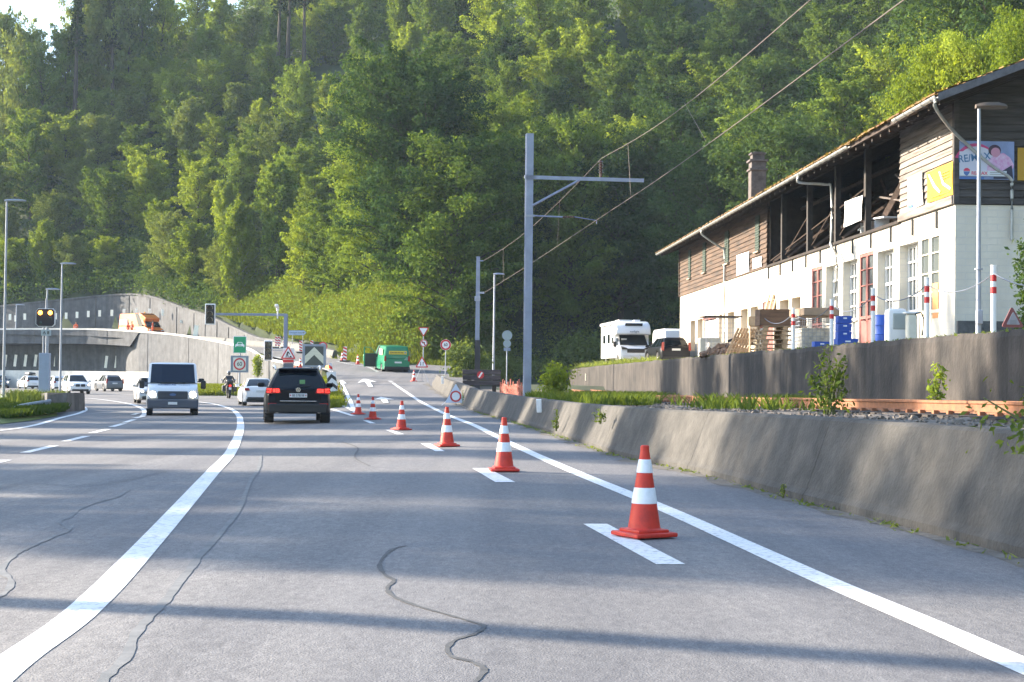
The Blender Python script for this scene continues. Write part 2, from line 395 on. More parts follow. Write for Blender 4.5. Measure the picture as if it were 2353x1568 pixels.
# ------------------------------------------------------------------ painted markings
def catmull(P, n=8):
    P = [Vector(p) for p in P]; out = []
    for i in range(len(P) - 1):
        p0 = P[max(i - 1, 0)]; p1 = P[i]; p2 = P[i + 1]; p3 = P[min(i + 2, len(P) - 1)]
        for k in range(n):
            t = k / n
            out.append(0.5 * ((2 * p1) + (p2 - p0) * t + (2 * p0 - 5 * p1 + 4 * p2 - p3) * t * t + (3 * p1 - p0 - 3 * p2 + p3) * t ** 3))
    out.append(P[-1]); return out
def off(p): return 0.002 + 0.00018 * p.y
def gl(x, y, o): return Vector((x, y, g(x, y) + o))
def ribbon(mb, pts, w, n=8, smooth=True, jag=0.0, rng=random):
    P = catmull(pts, n) if smooth else [Vector(p) for p in pts]
    Lp, Rp = [], []
    for i, p in enumerate(P):
        d = (P[min(i + 1, len(P) - 1)] - P[max(i - 1, 0)]); d.z = 0; d.normalize(); nrm = Vector((-d.y, d.x, 0)); ww = w * (1 + (rng.random() - 0.5) * jag)
        a = p + nrm * ww / 2; b = p - nrm * ww / 2
        Lp.append(gl(a.x, a.y, off(p))); Rp.append(gl(b.x, b.y, off(p)))
    for i in range(len(P) - 1): mb.quad(Rp[i], Rp[i + 1], Lp[i + 1], Lp[i])
def gpl(L): return [gp(u, v) for u, v in L]
mk = MB()
ribbon(mk, [Vector((-1.75, 3.6, 0))] + gpl([(-27, 1568), (190, 1404), (342, 1249), (485.5, 1089), (527.5, 1044), (545, 1009), (552.5, 984), (552, 969), (548.5, 956), (532, 941.5), (495, 930), (455, 924.5), (415, 921)]), 0.21, 10)
struct(mk.build('lane_line_marking', M_LINE, recalc=False))
mk = MB()
ribbon(mk, gpl([(2600, 1637), (2353, 1531), (2126, 1432), (1896, 1335), (1700, 1247), (1504, 1160), (1301, 1077), (1176, 1021), (1082, 975), (1006, 944), (965, 923), (932, 901), (903, 881)]), 0.20, 10)
P = catmull(gpl([(901, 880), (881, 865), (865, 853.5), (841, 843), (800, 837), (775, 831)]), 14)
i = 0
for k in range(0, len(P) - 1, 2): ribbon(mk, [P[k], P[k] + (P[k + 1] - P[k]) * 0.9], 0.26, smooth=False)
ribbon(mk, gpl([(822, 952), (814, 944), (802, 916), (785, 880), (777, 868)]), 0.20, 8)
Pf = [Vector((XL(y) + 0.25, y, 0)) for y in (97, 104, 110, 116, 121, 126, 131, 137)]
for k in range(len(Pf) - 1):
    q0, q1 = Pf[k], Pf[k + 1]; ribbon(mk, [q0, q1], 0.18, smooth=False)
ribbon(mk, gpl([(762, 941), (812, 956.5)]), 0.18, smooth=False)
for k in range(6):
    ribbon(mk, gpl([(762 + k * 9, 927 + k * 2.2), (790 + k * 5, 931 + k * 3.6)]), 0.10, smooth=False)
struct(mk.build('edge_line_marking', M_LINE, recalc=False))
mk = MB()
for q in ([(1340, 1205), (1395, 1205), (1575, 1298), (1508, 1298)], [(1085, 1077), (1120, 1077), (1184, 1109), (1138, 1109)], [(966, 1020), (988, 1020), (1022, 1038), (1000, 1038)],
          [(886, 989), (900, 989), (929, 999), (912, 999)], [(834, 967), (845, 967), (864, 974), (850, 974)]):
    p = [gl(a.x, a.y, off(a)) for a in gpl(q)]; mk.quad(p[0], p[3], p[2], p[1])
for a, b, w in (((-60, 1075), (-12, 1062), .2), ((-10, 1064), (14, 1058), .2), ((57, 1041), (125, 1025), .2), ((150, 1015), (199, 1003), .2), ((211, 996), (248, 987), .2), ((256, 982), (285, 974), .2), ((286, 972), (308, 965), .2), ((309, 962), (328, 958), .2), ((305, 954), (318, 950), .2)):
    ribbon(mk, gpl([a, b]), w, smooth=False)
struct(mk.build('dashed_line_marking', M_LINE, recalc=False))
mk = MB()
ribbon(mk, gpl([(150, 914), (210, 917), (262, 923), (301, 930), (325, 939), (333, 949), (327, 958)]), 0.22, 8)
ribbon(mk, gpl([(-120, 1001), (0, 990), (75, 979), (140, 961), (180, 951), (196, 943), (187, 934), (152, 928)]), 0.20, 8)
ribbon(mk, gpl([(410, 903), (454, 907), (540, 911), (600, 917)]), 0.18, 6)
ribbon(mk, gpl([(150, 903), (240, 906), (330, 909)]), 0.15, 6)
struct(mk.build('inner_line_marking', M_LINE, recalc=False))
mk = MB()
for q in ([(821.7, 881), (835.7, 870.6), (865.4, 878.9), (850.5, 878.9), (858, 890.4), (847.2, 890.4), (838.2, 878.9)], [(860.4, 919.6), (875.3, 913.5), (906.6, 919.6), (889.3, 919.6), (893.4, 927.2), (881, 927.2), (874.4, 919.6)]):
    p = [gl(a.x, a.y, 0.03) for a in gpl(q)]
    tri = tessellate_polygon([[Vector((a.x, a.y, 0)) for a in p]]); mk._a(p, [tuple(t) for t in tri])
o = mk.build('lane_arrow_marking', M_LINE); struct(o)

# crack sealing on the asphalt
M_SEAL = mat('crack_seal', (0.045, 0.048, 0.052), 0.85, rgb2=(.085, .088, .092), scale=9)
M_SEAL2 = mat('crack_seal_pale', (0.105, 0.115, 0.125), 0.9, rgb2=(.175, .18, .186), scale=5)
rr = random.Random(4); mk = MB()
ribbon(mk, gpl([(935, 1255), (905, 1262), (884, 1278), (872, 1300), (885, 1322), (905, 1335), (890, 1352), (905, 1372), (960, 1394), (1030, 1414), (1085, 1430), (1112, 1440), (1090, 1458), (1050, 1470), (1028, 1490), (1040, 1510), (1085, 1522), (1112, 1538), (1100, 1560), (1060, 1600)]), 0.028, 5, jag=0.9, rng=rr)
ribbon(mk, gpl([(785, 1016), (822, 1030), (815, 1052), (850, 1072)]), 0.03, 4, jag=0.8, rng=rr)
struct(mk.build('crack_sealing', M_SEAL, recalc=False))
mk = MB()
ribbon(mk, gpl([(600, 1046), (594, 1078), (576, 1105), (560, 1145), (545, 1180), (520, 1210), (490, 1245), (462, 1275), (440, 1305), (415, 1335), (382, 1380), (352, 1410), (310, 1460), (290, 1510), (240, 1560), (200, 1620)]), 0.055, 5, jag=0.5, rng=rr)
ribbon(mk, gpl([(291, 1128), (270, 1142), (215, 1158), (180, 1172), (160, 1190), (135, 1200), (160, 1218), (120, 1235), (70, 1258), (35, 1275), (5, 1310), (25, 1335), (15, 1360), (-20, 1380)]), 0.045, 5, jag=0.9, rng=rr)
ribbon(mk, gpl([(382, 1083), (280, 1107), (180, 1118), (60, 1112), (-30, 1132)]), 0.02, 5, jag=0.9, rng=rr)
struct(mk.build('pale_crack_sealing', M_SEAL2, recalc=False))

# dirt strip at the foot of the barrier
M_DIRT = mat('gutter_dirt', (0.085, 0.075, 0.06), 0.95, rgb2=(0.16, 0.15, 0.135), scale=5, bump=0.8, bscale=30)
mk = MB(); rr = random.Random(7); prev = None
for y in np.arange(-10, 99, 0.7):
    x = float(XB(y)) + 0.05; w = 0.16 + 0.30 * rr.random() ** 2
    a = gl(x, y, 0.006 + .0001 * y); b = gl(x - w, y, 0.0015 + .0001 * y)
    if prev: mk.quad(prev[1], b, a, prev[0])
    prev = (a, b)
o = struct(mk.build('gutter_dirt_strip', M_DIRT, recalc=False))

# ------------------------------------------------------------------ near barrier wall
def resample(P, step):
    P = [Vector((*p, 0)) if len(p) == 2 else Vector(p) for p in P]; out = [P[0]]
    for i in range(len(P) - 1):
        n = max(1, int((P[i + 1] - P[i]).length / step))
        for k in range(1, n + 1): out.append(P[i].lerp(P[i + 1], k / n))
    return out
M_BARR = mat('barrier_concrete', (0.046, 0.044, 0.041), 0.88, rgb2=(0.092, 0.087, 0.079), scale=2.6, bump=0.8, bscale=22, streak=0.25)
topz = pl([(-15, .95), (12, .92), (17.4, .90), (24, .84), (36, .76), (50, .76), (65, .86), (83, 1.2), (97, 1.55), (99, 1.55)], 0, 1)
tot = catmull([(x, y, 0) for x, y in XBp], 8); segs = []; cur = [tot[0]]; acc = 0
for i in range(1, len(tot)):
    cur.append(tot[i]); acc += (tot[i] - tot[i - 1]).length
    if acc > 5.6: segs.append(cur); cur = [tot[i]]; acc = 0
if len(cur) > 1: segs.append(cur)
mb = MB()
for sg in segs:
    rings = []
    L_ = len(sg)
    for i, p in enumerate(sg):
        q = p.copy()
        if i == L_ - 1 and (sg[-1] - sg[-2]).length > .02: q = p + (sg[-2] - sg[-1]).normalized() * 0.012
        z0 = g(q.x, q.y) - 0.1; zt = float(topz(q.y))
        rings.append([(q.x, q.y, z0), (q.x + 0.01, q.y, z0 + 0.18), (q.x + 0.05, q.y, z0 + 0.24), (q.x + 0.30, q.y, zt - 0.03), (q.x + 0.33, q.y, zt), (q.x + 0.56, q.y, zt), (q.x + 0.58, q.y, zt - 0.03), (q.x + 0.58, q.y, z0)])
    mb.loft(rings)
bw = mb.build('barrier_wall', M_BARR)
tag(bw, 'long sloping grey concrete barrier wall along the exit lane, cut by tree shadows', 'wall')

# ------------------------------------------------------------------ rail bed, ballast, track
WX = lambda y: 10.7 - 0.048 * y
bedz = pl([(-15, 0.90), (19, .88), (30, .78), (47, .64), (60, .60), (90, .60), (140, .75)], 0, 1)
M_BALL = mat('ballast', (0.075, 0.065, 0.058), 0.95, rgb2=(0.20, 0.17, 0.14), scale=7, bump=1.0, bscale=18)
mb = MB(); prev = None
for y in list(np.arange(-15, 140, 1.5)):
    xa = (float(XB(y)) + 0.5) if y < 98 else -3.0; xb = WX(y); row = []
    for k in range(9):
        t = k / 8; x = xa + (xb - xa) * t; row.append((x, y, float(bedz(y)) - 0.03 + 0.05 * math.sin(x * 3 + y * 2.1) * (0.4 + 0.6 * random.Random(int(x * 50 + y * 7)).random())))
    if prev:
        for k in range(8): mb.quad(prev[k], prev[k + 1], row[k + 1], row[k])
    prev = row
struct(mb.build('rail_bed', M_BALL, smooth=False, recalc=False))
# loose ballast stones near the track
rr = random.Random(11); mb = MB()
for _ in range(4200):
    y = 11 + 40 * rr.random() ** 1.6; x = float(XB(y)) + 0.62 + (WX(y) - XB(y) - 1.5) * rr.random(); r = 0.014 + 0.02 * rr.random(); z = float(bedz(y)) + r * 0.3 - 0.03
    a = rr.random() * 6.28; mb.box((x, y, z), (r * 2, r * 1.5, r * 1.3), rz=a, rx=rr.random(), ry=rr.random(), top=(0.6, 0.6))
tag(mb.build('ballast_stones', M_BALL, recalc=False), 'loose dark ballast stones beside the rusty rail', 'ballast', kind='stuff')

track = thing('railway_track', 'rusty orange railway track running behind the concrete barrier wall', 'railway track')
def railx(y): return 7.1 - 0.048 * y
RP = [(-0.06, 0), (0.06, 0), (0.06, 0.012), (0.012, 0.03), (0.012, 0.12), (0.034, 0.132), (0.034, 0.168), (-0.034, 0.168), (-0.034, 0.132), (-0.012, 0.12), (-0.012, 0.03), (-0.06, 0.012)]
for sgn in (0, 1.0):
    mb = MB(); rings = []
    for y in np.arange(-14, 84, 2.0):
        x = railx(y) + sgn; z = float(bedz(y)) + 0.03; rings.append([(x + a, y, z + b) for a, b in RP])
    mb.loft(rings); mb.build('rail', M_RUST, track)
M_SLEEP = mat('sleeper', (0.05, 0.04, 0.034), 0.9, var=0.3, scale=3)
mb = MB(); mf = MB()
for y in np.arange(-14, 82, 0.62):
    z = float(bedz(y)); mb.box((railx(y) + 0.5, y, z - 0.055), (2.3, 0.24, 0.13), rz=0.048)
    for s in (0, 1):
        for e in (-0.1, 0.1): mf.box((railx(y) + s + e, y, z + 0.03), (0.07, 0.11, 0.06))
tag(mb.build('sleepers', M_SLEEP, track), kind='stuff'); tag(mf.build('rail_clips', M_RUST, track), kind='stuff')

# ------------------------------------------------------------------ yard retaining wall
WP = [(WX(-20), -20, 2.3), (WX(20), 20, 2.3), (WX(45), 45, 2.3), (WX(70), 70, 2.3), (WX(100), 100, 2.25), (WX(130), 130, 2.15), (2.5, 138, 1.95), (0.3, 142, 1.75)]
M_YWALL = mat('yard_wall_concrete', (0.024, 0.022, 0.022), 0.92, rgb2=(0.072, 0.062, 0.055), scale=0.8, bump=0.8, bscale=9, streak=0.55)
rr = random.Random(5); rings = []
for p in resample(WP, 1.0):
    dz = (rr.random() - 0.5) * 0.05
    rings.append([(p.x, p.y, 0.2), (p.x - 0.0, p.y, p.z - 0.12 + dz), (p.x + 0.03, p.y, p.z + dz), (p.x + 0.4, p.y, p.z + dz * 0.5), (p.x + 0.4, p.y, 0.2)])
mb = MB(); mb.loft(rings)
yw = mb.build('retaining_wall', M_YWALL, smooth=False)
tag(yw, 'dark stained concrete retaining wall between the rail track and the yard', 'wall')
# yard surface
mb = MB(); prev = None
for y in np.arange(-20, 141, 3.0):
    xa = (WX(y) + 0.35) if y < 131 else 4.6; row = [(xa + (34 - xa) * (k / 10) ** 1.2, y, 2.28 if k else 2.26) for k in range(11)]
    if prev:
        for k in range(10): mb.quad(prev[k], prev[k + 1], row[k + 1], row[k])
    prev = row
struct(mb.build('yard_ground', M_GRAV, recalc=False))

# ------------------------------------------------------------------ ramp parapet, its retaining wall, rear wall, lit road wall
def uvY(L): return [at(u, v, Y) for u, v, Y in L]
PT = uvY([(712, 838, 124), (640, 828, 133), (606, 819, 141), (574, 801, 149), (530, 789, 157), (480, 779, 165), (400, 767, 173), (300, 759, 180), (200, 755, 185), (0, 755, 190), (-150, 757, 192), (-420, 760, 196)])
PT = catmull(PT, 5)
mb = MB(); rings = []
for p in PT:
    h = 0.42 if p.y < 140 else 0.42 + 0.5 * min(1, (p.y - 140) / 25)
    h = 0.20
    rings.append([(p.x - 0.0, p.y - 0.27, p.z - h), (p.x, p.y - 0.27, p.z - 0.02), (p.x, p.y - 0.22, p.z), (p.x + 0.1, p.y + 0.18, p.z), (p.x + 0.1, p.y + 0.2, p.z - h)])
mb.loft(rings)
# face below the parapet: straight retaining wall on the right, cantilevered slab towards the left
def face_depth(p):       # how far the wall face stands back from the parapet (slab overhang on the left)
    return 0.05 + 3.6 * float(sstep((-p.x - 42) / 6.0))
ramp = thing('ramp_wall', 'curved grey concrete ramp wall with pale parapet rising behind the traffic', 'wall')
mb.build('parapet', M_CONCW, ramp, smooth=True)
mb = MB(); 
rings = []
for p in PT:
    h = 0.42 if p.y < 140 else 0.42 + 0.5 * min(1, (p.y - 140) / 25)
    h = 0.2; zb = -0.9; fd = face_depth(p); zs = p.z - h - (0.0 if fd < 0.3 else 1.65)
    rings.append([(p.x, p.y - 0.22, p.z - h + 0.01), (p.x, p.y - 0.22, min(zs, p.z - h)), (p.x, p.y - 0.22 + fd, min(zs, p.z - h) - 0.02), (p.x, p.y - 0.2 + fd, zb), (p.x, p.y + 0.6 + fd, zb), (p.x, p.y + 0.6 + fd, p.z - h + 0.01)])
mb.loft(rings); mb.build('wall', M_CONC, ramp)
# reflector plates under the slab
mp_ = MB()
M_REFL = mat('reflector_plate', (0.92, 0.88, 0.75), 0.35)
mb = MB()
for k in range(3, len(PT), 5):
    p = PT[k]; fd = face_depth(p); zt_ = p.z - (.25 if fd < .3 else 1.9); mb.box((p.x, p.y - .235 + fd, (zt_ - .9) / 2), (.05, .03, zt_ + .9))
    if fd > .3: mb.box((p.x, p.y - .235, p.z - 1.0), (.05, .03, 1.5))
mb.build('panel_joints', M_CONCD, ramp)
for k in range(13):
    u = 12 + k * 23.2; v0 = 840 - 0.9 * k + (6 if k > 9 else 0)
    q = at(u, 829 + (k > 8) * 3, 191.5 - 0.1 * k if u < 230 else 186); 
    mp_.box(q, (0.32, 0.06, 1.45), ry=R(6))
mp_.build('reflector_plate', M_REFL, ramp)

RW = catmull(uvY([(-420, 745, 225), (-150, 718, 215), (0, 702, 206), (154, 686, 202), (277, 675, 199), (345, 680, 193), (424, 707, 186), (463, 719, 181), (499, 733, 177), (536, 751, 173), (589, 774, 164), (630, 780, 158), (685, 789, 149), (751, 801, 140), (768, 806, 137.5)]), 4)
mb = MB(); rings = []
for p in RW:
    rings.append([(p.x, p.y, -1), (p.x, p.y, p.z - 0.25), (p.x - 0.05, p.y - 0.08, p.z - 0.22), (p.x - 0.05, p.y - 0.08, p.z), (p.x + 0.3, p.y + 0.45, p.z), (p.x + 0.3, p.y + 0.5, 1.2)])
mb.loft(rings)
e = RW[-1]; q = at(782, 824, 133); mb.loft([[(e.x, e.y, 1.2), (e.x, e.y, e.z), (e.x + .4, e.y + .4, e.z), (e.x + .4, e.y + .4, 1.2)], [(q.x, q.y, 1.2), (q.x, q.y, q.z), (q.x + .4, q.y + .4, q.z), (q.x + .4, q.y + .4, 1.2)]])
rw = thing('rear_wall', 'tall grey retaining wall with pale reflectors behind the orange van', 'wall')
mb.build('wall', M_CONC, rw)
mb = MB()
for (u, v, Y) in [(23, 729, 200), (35 + 1, 732, 200), (57, 728, 199.5), (128, 727, 199), (152, 726, 198.6), (177, 724, 198.2), (203, 722, 197.8), (229, 720.5, 197), (257, 719.5, 196), (285, 717.5, 195), (313, 717, 193.5), (344, 717, 191.5), (373.5, 718.5, 189), (417, 739, 186.5)]:
    mb.bbox(at(u, v, Y), (0.34, 0.06, 0.8 if u < 400 else 0.36), 0.02)
q = at(450, 762, 172); mb.box(q, (0.5, 0.06, 1.35), ry=R(8))
mb.build('reflector_plate', M_REFL, rw)
mb = MB()
for k in range(2, len(RW), 3): p = RW[k]; mb.box((p.x - .02, p.y - .02, (p.z - .3) / 2), (.06, .08, p.z - .3))
mb.build('panel_joints', M_CONCD, rw)
# low barrier at the foot of the rear wall
RBp = catmull([Vector((x - 0.25, y - 0.15, zramp(LE[i][1], i))) for i, (x, y) in enumerate(RE) if i >= 3][:9], 4)
mb = MB(); rings = []
for p in RBp: rings.append([(p.x, p.y, p.z - 0.1), (p.x, p.y, p.z + 0.12), (p.x + 0.12, p.y + 0.15, p.z + 0.6), (p.x + 0.35, p.y + 0.35, p.z + 0.6), (p.x + 0.45, p.y + 0.5, p.z - 0.1)])
mb.loft(rings); tag(mb.build('kerb_barrier', M_CONCM), 'low pale concrete barrier at the foot of the tall ramp wall', 'barrier')
# sunlit low wall behind the far cars
LWp = catmull([Vector((p[0], p[1], 0)) for p in [(-38.2, 169.5), (-39.8, 172), (-42.9, 176), (-49.2, 181), (-55.1, 184), (-60.9, 186), (-72, 187.6), (-120, 190)]], 4)
mb = MB(); rings = []
for i, p in enumerate(LWp):
    zt = at(330 if p.x > -47 else 0, 855 if p.x > -47 else 851, p.y).z
    rings.append([(p.x, p.y, -0.9), (p.x, p.y, zt), (p.x, p.y + 0.3, zt), (p.x, p.y + 0.3, -0.9)])
mb.loft(rings); tag(mb.build('roadside_wall', M_CONCW), 'bright sunlit low concrete wall behind the distant cars', 'wall')
# ================================================================== trees
def quads_obj(name, V, m, parent=None, nper=4):
    n = len(V) // nper; me = bpy.data.meshes.new(name)
    me.vertices.add(len(V)); me.vertices.foreach_set('co', np.asarray(V, np.float32).ravel())
    me.loops.add(n * nper); me.loops.foreach_set('vertex_index', np.arange(n * nper, dtype=np.int32))
    me.polygons.add(n); me.polygons.foreach_set('loop_start', np.arange(0, n * nper, nper, dtype=np.int32)); me.polygons.foreach_set('loop_total', np.full(n, nper, np.int32))
    me.materials.append(m); me.update(calc_edges=True); me.validate()
    o = bpy.data.objects.new(name, me); col.objects.link(o)
    if parent is not None: o.parent = parent
    return o
def leaf_quads(C, size, rng, up=0.5, aspect=0.6, out=None):
    """C (n,3) leaf centres -> (4n,3) rhombic leaves, normals scattered round 'out' + up"""
    n = len(C); N = rng.normal(size=(n, 3)) * 0.75; N[:, 2] += up
    if out is not None: N += out * 1.0
    N /= np.linalg.norm(N, axis=1, keepdims=True) + 1e-9
    A = rng.normal(size=(n, 3)); A -= (A * N).sum(1, keepdims=True) * N; A /= np.linalg.norm(A, axis=1, keepdims=True) + 1e-9
    B = np.cross(N, A); s = (size * (0.6 + 0.8 * rng.random(n)))[:, None]
    P = np.stack([C - A * s * 0.6, C - B * s * aspect * 0.5 - A * s * .05 + N * s * 0.08, C + A * s * 0.6, C + B * s * aspect * 0.5 - A * s * .05 + N * s * 0.08], 1)
    return P.reshape(-1, 3)
LM = {'broad': leafmat('leaf_broad', (0.052, 0.100, 0.026), (0.225, 0.305, 0.065)),
      'light': leafmat('leaf_light', (0.085, 0.14, 0.026), (0.30, 0.37, 0.065), 0.42),
      'olive': leafmat('leaf_olive', (0.066, 0.104, 0.036), (0.24, 0.29, 0.09)),
      'dark': leafmat('leaf_dark', (0.022, 0.054, 0.024), (0.095, 0.15, 0.048), 0.3),
      'conifer': leafmat('leaf_conifer', (0.011, 0.026, 0.010), (0.030, 0.052, 0.018), 0.1),
      'grass': leafmat('leaf_grass', (0.052, 0.082, 0.015), (0.20, 0.235, 0.04), 0.36),
      'weed': leafmat('leaf_weed', (0.038, 0.068, 0.020), (0.115, 0.16, 0.040), 0.35)}
M_BARK = mat('bark', (0.055, 0.043, 0.034), 0.95, var=0.35, scale=5, stretch=(1, 1, .3), bump=0.6)
M_BIRCH = mat('birch_bark', (0.30, 0.28, 0.25), 0.9, rgb2=(0.07, 0.06, 0.05), scale=4, sharp=(0.5, 0.6))

def make_tree(kind, seed, H, W, name='deciduous_tree', n_spray=84, n_leaf=170, leaf=0.28, base=0.04, bark=None, lm='broad', spread=0.52, droop=0.0):
    rng = np.random.default_rng(seed)
    root = bpy.data.objects.new(name, None); col.objects.link(root); root.empty_display_size = 0.3
    tr = MB(); r0 = 0.018 * H
    lean = rng.normal(size=2) * 0.03 * H
    def axis(t): return np.array([lean[0] * t * t, lean[1] * t * t, H * t])
    tr.tube([axis(t) for t in np.linspace(0, 0.94, 9)], [r0 * (1 - 0.93 * t) for t in np.linspace(0, 0.94, 9)], 7)
    LC, LO, LS = [], [], []
    for k in range(n_spray):
        t = base + (0.97 - base) * ((k + rng.random()) / n_spray) ** 0.85
        a = k * 2.39996 + rng.normal() * 0.35
        if kind == 'conifer': rad = W * 0.5 * (1.02 - t) ** 0.85 * (0.75 + 0.35 * rng.random()); rise = -0.18 * rad
        elif kind == 'narrow': rad = W * 0.5 * (math.sin(math.pi * min(1, (t - base) / (1 - base) * 0.86 + 0.14)) ** 0.7) * (0.7 + 0.5 * rng.random()); rise = rad * 1.1
        else:
            q = (t - base) / (1 - base); rad = W * 0.5 * (max(0.04, 1 - (abs(q - 0.42) / 0.62) ** 2.2)) ** 0.6 * (0.45 + 0.75 * rng.random()); rise = rad * (0.15 + 0.7 * q) + H * 0.02
        o = axis(t * (0.93 if kind != 'conifer' else 1)); tip = o + np.array([math.cos(a) * rad, math.sin(a) * rad, rise])
        if k >= n_spray - 3: tip = o + np.array([rng.normal() * 0.2, rng.normal() * 0.2, H * 0.06])
        mid = (o + tip) / 2 + np.array([0, 0, 0.12 * rad * (1 - 2 * droop)])
        tr.tube([o, mid, tip], [r0 * 0.30 * (1 - t) + 0.03, r0 * .14 * (1 - t) + 0.02, 0.01], 4)
        m = int(n_leaf * (0.55 + 0.9 * rad / (W * 0.5)))
        s = rng.beta(2.2, 1.25, m); sp = (0.14 + 0.34 * np.sin(np.pi * np.clip(s, 0, 1)) ** 0.8) * spread * (0.5 + 0.35 * rad)
        P = ((1 - s) ** 2)[:, None] * o + (2 * s * (1 - s))[:, None] * mid + (s ** 2)[:, None] * tip
        j = rng.normal(size=(m, 3)) * sp[:, None] * np.array([1, 1, 0.55]); j[:, 2] -= droop * np.abs(rng.normal(size=m)) * 1.3
        C = P + j; keep = C[:, 2] > 0.25
        LC.append(C[keep]); 
        od = C - (o * 0.4 + np.array([0, 0, H * 0.3])); od /= np.linalg.norm(od, axis=1, keepdims=True) + 1e-9; LO.append(od[keep])
    C = np.concatenate(LC); O = np.concatenate(LO)
    V = leaf_quads(C, leaf, rng, up=0.35, out=O * 0.6)
    tr.build('trunk', bark or M_BARK, root, recalc=False)
    quads_obj('crown', V, LM[lm], root)
    return root
PROT = {}
def proto(k, *a, **kw): PROT[k] = make_tree(*a, **kw)
proto('b1', 'broad', 1, 13, 7.6, lm='broad'); proto('b2', 'broad', 2, 12, 8.4, lm='olive'); proto('b3', 'broad', 3, 14, 7.2, lm='broad', n_spray=72)
proto('b4', 'broad', 4, 11, 7.4, lm='light'); proto('b5', 'broad', 5, 12.5, 8.8, lm='dark'); proto('b6', 'broad', 6, 13.5, 7.8, lm='light', n_spray=70)
proto('n1', 'narrow', 7, 15, 5.2, lm='broad', spread=0.65); proto('n2', 'narrow', 8, 14, 5.0, lm='light', spread=0.6, bark=M_BIRCH, droop=0.35)
proto('n3', 'narrow', 9, 13, 5.6, lm='olive', spread=0.7)
proto('c1', 'conifer', 10, 19, 6.6, name='conifer_tree', lm='conifer', n_spray=120, n_leaf=90, leaf=0.34, base=0.08, spread=0.5, droop=0.25)
proto('big1', 'broad', 21, 19, 12, lm='broad', n_spray=120, n_leaf=300, leaf=0.26, spread=0.58, base=0.06)
proto('big2', 'broad', 22, 18, 12.5, lm='dark', n_spray=120, n_leaf=300, leaf=0.26, spread=0.58, base=0.05)
proto('big3', 'broad', 23, 17, 11, lm='light', n_spray=110, n_leaf=300, leaf=0.25, spread=0.55, base=0.05)
proto('f1', 'broad', 31, 11, 7.6, lm='light', n_spray=90, n_leaf=420, leaf=0.17, spread=0.8)
proto('f2', 'broad', 32, 13.5, 8, lm='light', n_spray=90, n_leaf=420, leaf=0.17, spread=0.8)
proto('h1', 'conifer', 12, 26, 5.5, name='tall_spruce', lm='conifer', n_spray=44, n_leaf=42, leaf=0.4, base=0.60, spread=0.7, droop=0.25)
used = set()
def place_tree(k, x, y, z, rz, sc, label, cat='tree', group='trees on the wooded slope', szf=1.0):
    src = PROT[k]
    if k in used: o = copy_thing(src, (x, y, z), rz)
    else: o = src; o.location = (x, y, z); o.rotation_euler = (0, 0, rz); used.add(k)
    o.scale = (sc, sc, sc * szf); tag(o, label, cat, group); return o

# landmarks along the picture used to tell the trees apart
LMK = [(0, 'the first tall lamp'), (75, 'the amber warning signal'), (150, 'the second tall lamp'), (235, 'the tail of the orange van'), (330, 'the cab of the orange van'), (410, 'the crest of the rear wall'),
       (490, 'the hanging traffic light'), (570, 'the green motorway sign'), (655, 'the gantry pole'), (735, 'the chevron board'), (815, 'the small roadside cone'), (905, 'the green van'), (975, 'the yield sign'),
       (1040, 'the round 60 sign'), (1120, 'the concrete catenary pole'), (1215, 'the steel catenary mast'), (1300, 'the crossarm of the mast'), (1385, 'the insulator'), (1455, 'the motorhome'), (1545, 'the black estate car'),
       (1640, 'the green shutters of the barn'), (1740, 'the barn chimney'), (1850, 'the first barn posts'), (1960, 'the white banner in the barn'), (2080, 'the wooden end bay'), (2180, 'the yellow banner'), (2290, 'the street lamp at the gable')]
ROWS = ['lowest', 'second', 'third', 'fourth', 'fifth', 'sixth', 'seventh', 'eighth', 'ninth', 'tenth', 'eleventh', 'twelfth', 'thirteenth', 'fourteenth']
rng = random.Random(42)
cells = {}
KD = {'b1': 'mid green broadleaf tree', 'b2': 'olive green broadleaf tree', 'b3': 'tall mid green broadleaf tree', 'b4': 'bright green broadleaf tree', 'b5': 'dark green broadleaf tree', 'b6': 'sunlit yellow-green broadleaf tree',
      'n1': 'slender green tree', 'n2': 'slender pale birch', 'n3': 'slender olive tree', 'c1': 'dark conifer', 'big1': 'big spreading green tree', 'big2': 'big dark green tree', 'big3': 'big bright green tree', 'h1': 'tall bare-stemmed spruce', 'f1': 'x', 'f2': 'x'}
cand = []
# walk the foot line of the slope and set rows up the hill
fp = [Vector(q[:2]) for q in FOOT]; s_acc = []
for i in range(len(fp) - 1):
    L = (fp[i + 1] - fp[i]).length; n = max(1, int(L / 0.5))
    for k in range(n):
        p = fp[i].lerp(fp[i + 1], k / n); d = (fp[i + 1] - fp[i]).normalized(); nn = Vector((-d.y, d.x))
        s_acc.append((p, nn, L / n))
def taken_ok(x, y, r):
    return all((x - a) ** 2 + (y - b) ** 2 > r * r for a, b in pts)
pts = []
tries = 0
def try_tree(x, y, d):
    global pts
    z = float(hill_z(np.array([x]), np.array([y]))[2][0])
    p = proj((x, y, z)); 
    if p is None: return
    u, v = p
    if not (-90 < u < 2440): return
    pt = proj((x, y, z + 13))
    if v < -70 or pt[1] > 900: return
    # keep the patch of sky in the corner open
    if u < 175 and pt[1] < (45 if u < 70 else (90 if u < 112 else (10 if u > 160 else 95))) and y > 190:
        return
    r = 3.9 + 0.008 * max(0, y - 100)
    if not taken_ok(x, y, r): return
    # the barn stands here
    if 9 < x < 27 and 40 < y < 99: return
    pts.append((x, y)); cand.append((x, y, z, u, v, d))
for X0_ in np.arange(-82, -4, 4.6):
    bb = min(s_acc, key=lambda t: abs(t[0].x - X0_)); d_ = (2.2 if X0_ < -34 else 5.0) + rng.random() * 1.2; q = bb[0] + bb[1] * d_
    try_tree(q.x, q.y, 5)
